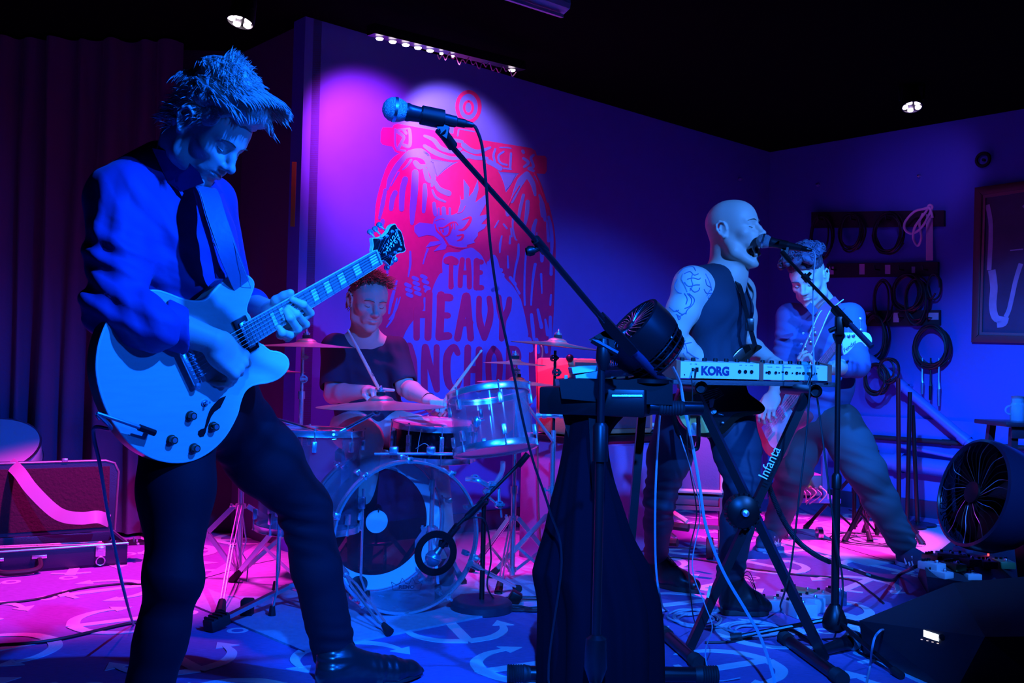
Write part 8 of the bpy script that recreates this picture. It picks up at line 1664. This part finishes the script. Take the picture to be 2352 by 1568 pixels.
# ================================================================ guitar case and guitar at the left
gc_ = empty('guitar_case', G(140, 1300), 'open black hard guitar case lying on the floor at the left, lid raised', 'case'); M_case = mat('case_vinyl', (.02, .022, .06), .35, bump=.1, scale=200); M_plush = mat('case_plush', (.030, .006, .016), .95, bump=.6, scale=60, sheen=.3)
fa0 = G(-120, 1330); fa1 = G(292, 1296); d = (fa1-fa0).normalized(); bk_ = Vector((-d.y, d.x, 0)); Lc = (fa1-fa0).length; Hc = .105; Wc = .38
Rm = Matrix((d, bk_, UP)).transposed()
def cs(u, v, z): return fa0+d*u+bk_*v+UP*z
for a, c, s_ in ((cs(Lc/2, .006, Hc/2), None, (Lc, .012, Hc)), (cs(Lc/2, Wc, Hc/2), None, (Lc, .012, Hc)), (cs(.006, Wc/2, Hc/2), None, (.012, Wc, Hc)), (cs(Lc-.006, Wc/2, Hc/2), None, (.012, Wc, Hc)), (cs(Lc/2, Wc/2, .008), None, (Lc, Wc, .016))): b = B(); b.box(a, s_, Rm, .003); b.build('side_panel', M_case, gc_)
b = B(); b.box(cs(Lc/2, Wc/2, .035), (Lc-.03, Wc-.03, .04), Rm, .01); b.build('plush_lining', M_plush, gc_)
b = B(); b.tube([cs(0, 0, Hc), cs(Lc, 0, Hc), cs(Lc, Wc, Hc)], .006, 8); b.build('metal_edge', mat('case_edge', (.5, .45, .5), .3, .8), gc_)
lh = P(150, 1060, 5.05).z-Hc; Ll = Vector(cs(0, Wc+.01, Hc)); tilt_ = Vector((0, .12, 1)).normalized(); Rl = Matrix((d, tilt_.cross(d)*-1, tilt_)).transposed(); lx = (P(232, 1200, 4.95).x-cs(0, Wc, 0).x)/d.x
def ld(u, z, o=0.): return cs(0, Wc+.02, Hc)+d*u+(UP*z)+bk_*(.10*z+o)
b = B(); b.prism([ld(0, 0), ld(lx, 0), ld(lx+.02, lh-.05), ld(lx-.01, lh-.01), ld(lx-.05, lh), ld(0, lh)], bk_*.09); b.build('lid', M_case, gc_)
b = B(); b.prism([ld(.03, .02, -.004), ld(lx-.03, .02, -.004), ld(lx-.03, lh-.03, -.004), ld(.03, lh-.03, -.004)], bk_*.01); b.build('lid_lining', M_plush, gc_)
b = B(); b.tube([ld(0, lh, 0), ld(lx-.05, lh, 0), ld(lx-.005, lh-.015, 0), ld(lx+.015, lh-.06, 0), ld(lx+.0, .0, 0)], .006, 8); b.build('lid_edge', MATS['case_edge'], gc_)
for px, py in ((228, 1278),): 
    u = (G(px, 1300)-fa0).dot(d); b = B(); b.box(cs(u, -.006, Hc-.03), (.045, .012, .05), Rm, .003); b.box(cs(u, -.012, Hc-.02), (.030, .012, .02), Rm, .003); b.ring(cs(u, -.016, Hc-.075), bk_, .02, .003, 16, 5); b.build('latch', M_chrome, gc_)
u = (G(40, 1318)-fa0).dot(d); b = B(); b.curve([cs(u-.09, -.01, .06), cs(u-.09, -.04, .03), cs(u-.05, -.06, .018), cs(u+.05, -.06, .018), cs(u+.09, -.04, .03), cs(u+.09, -.01, .06)], .013, 8); b.build('handle', M_rubber, gc_)
for s_ in (-.09, .09): b = B(); b.box(cs(u+s_, -.006, .07), (.065, .010, .016), Rm, .002); b.build('handle_mount', M_chrome, gc_)
b = B(); b.box(ld((P(172, 1050, 5.1).x-cs(0, Wc, 0).x)/d.x, lh+.008), (.028, .02, .018), Rm, .003); b.build('latch_plate', M_chrome, gc_)
# second guitar in the case
g2_ = empty('electric_guitar', cs(.5, .2, .07), 'dark guitar lying in the open case, neck and tuners catching pink light', 'guitar'); un = (G(205, 1250, .1)-G(-60, 1262, .1)); Ng = un.length; un.normalize(); o0 = cs(.05, .20, .085)
b = B(); b.bar(o0, o0+un*.62, .052, .02, up=UP); b.build('neck', mat('neck_dark', (.3, .12, .10), .3, coat=.4), g2_); b = B()
for s_ in (-.027, .027): b.tube([o0+UP*.012+bk_*s_, o0+un*.62+UP*.012+bk_*s_], .003, 6)
b.build('neck_binding', M_bind, g2_); hd_ = o0+un*.62; b = B(); b.prism([hd_+bk_*-.025, hd_+un*.05-bk_*.045, hd_+un*.18-bk_*.05, hd_+un*.20, hd_+un*.18+bk_*.05, hd_+un*.05+bk_*.045, hd_+bk_*.025], UP*.014); b.build('headstock', M_guard, g2_)
for i in range(6): b = B(); q = hd_+un*(.05+.05*(i % 3))+bk_*(.035 if i < 3 else -.035)+UP*.014; b.lathe([(0, .005), (.012, .005), (.0121, 0)], q, UP, 8); b.ball(q+bk_*(.025 if i < 3 else -.025)-UP*.005, (.009, .009, .006), 8, 6); b.build('tuning_peg', M_chrome, g2_)
for i in range(8): b = B(); b.bar(o0+un*(.05+.07*i)-bk_*.022+UP*.011, o0+un*(.05+.07*i)+bk_*.022+UP*.011, .003, .002, up=un); b.build('fret', M_steel, g2_)
sp = spline([ld(lx*.36, lh+.01, -.02), ld(lx*.40, lh+.004, -.03), P(35, 1090, 4.75), P(66, 1135, 4.72), P(110, 1172, 4.70), P(150, 1190, 4.68), P(190, 1194, 4.66), P(225, 1188, 4.68), P(245, 1192, 4.75)], 6) if False else spline([P(22, 1063, 4.95), P(45, 1085, 4.88), P(72, 1122, 4.84), P(118, 1168, 4.82), P(150, 1186, 4.80), P(190, 1190, 4.80), P(225, 1187, 4.82), P(250, 1196, 4.9)], 6)
b = B(); b.strip(sp, .062, (.1, -.95, .35), .003); b.build('guitar_strap', mat('strap_pink', (.55, .35, .5), .45), None, 'shiny strap draped from the open lid into the guitar case', 'strap')
b = B(); oc = P(-25, 1062, 5.3); b.lathe([(0, 0), (0, .255), (.01, .262), (.10, .262), (.11, .255), (.11, 0)], oc, Vector((.1, -.5, .86)), 48); rd_ = b.build('shell', mat('pale_round', (.72, .50, .62), .5), empty('drum', Vector((oc.x, oc.y, 0)), 'pale round-topped drum standing behind the guitar case lid at the left edge', 'drum'))
b = B()
for z_2 in (.005, .105): b.ring(oc+Vector((.1, -.5, .86)).normalized()*z_2, Vector((.1, -.5, .86)), .262, .007, 48, 6)
b.build('hoop', M_chr2, rd_.parent); b = B(); b.tube([Vector((oc.x, oc.y, .03)), oc-UP*.2], .014, 8); b.lathe([(0, .14), (.02, .14), (.03, .02)], Vector((oc.x, oc.y, 0)), UP, 20); b.build('stand', M_blkm, rd_.parent)
b = B(); b.prism([G(295, 1232), G(330, 1226), G(345, 1215), G(300, 1215)], UP*.05); b.build('cloth', M_cloth, None, 'crumpled dark cloth on the floor behind the guitarist\'s rear leg', 'cloth')
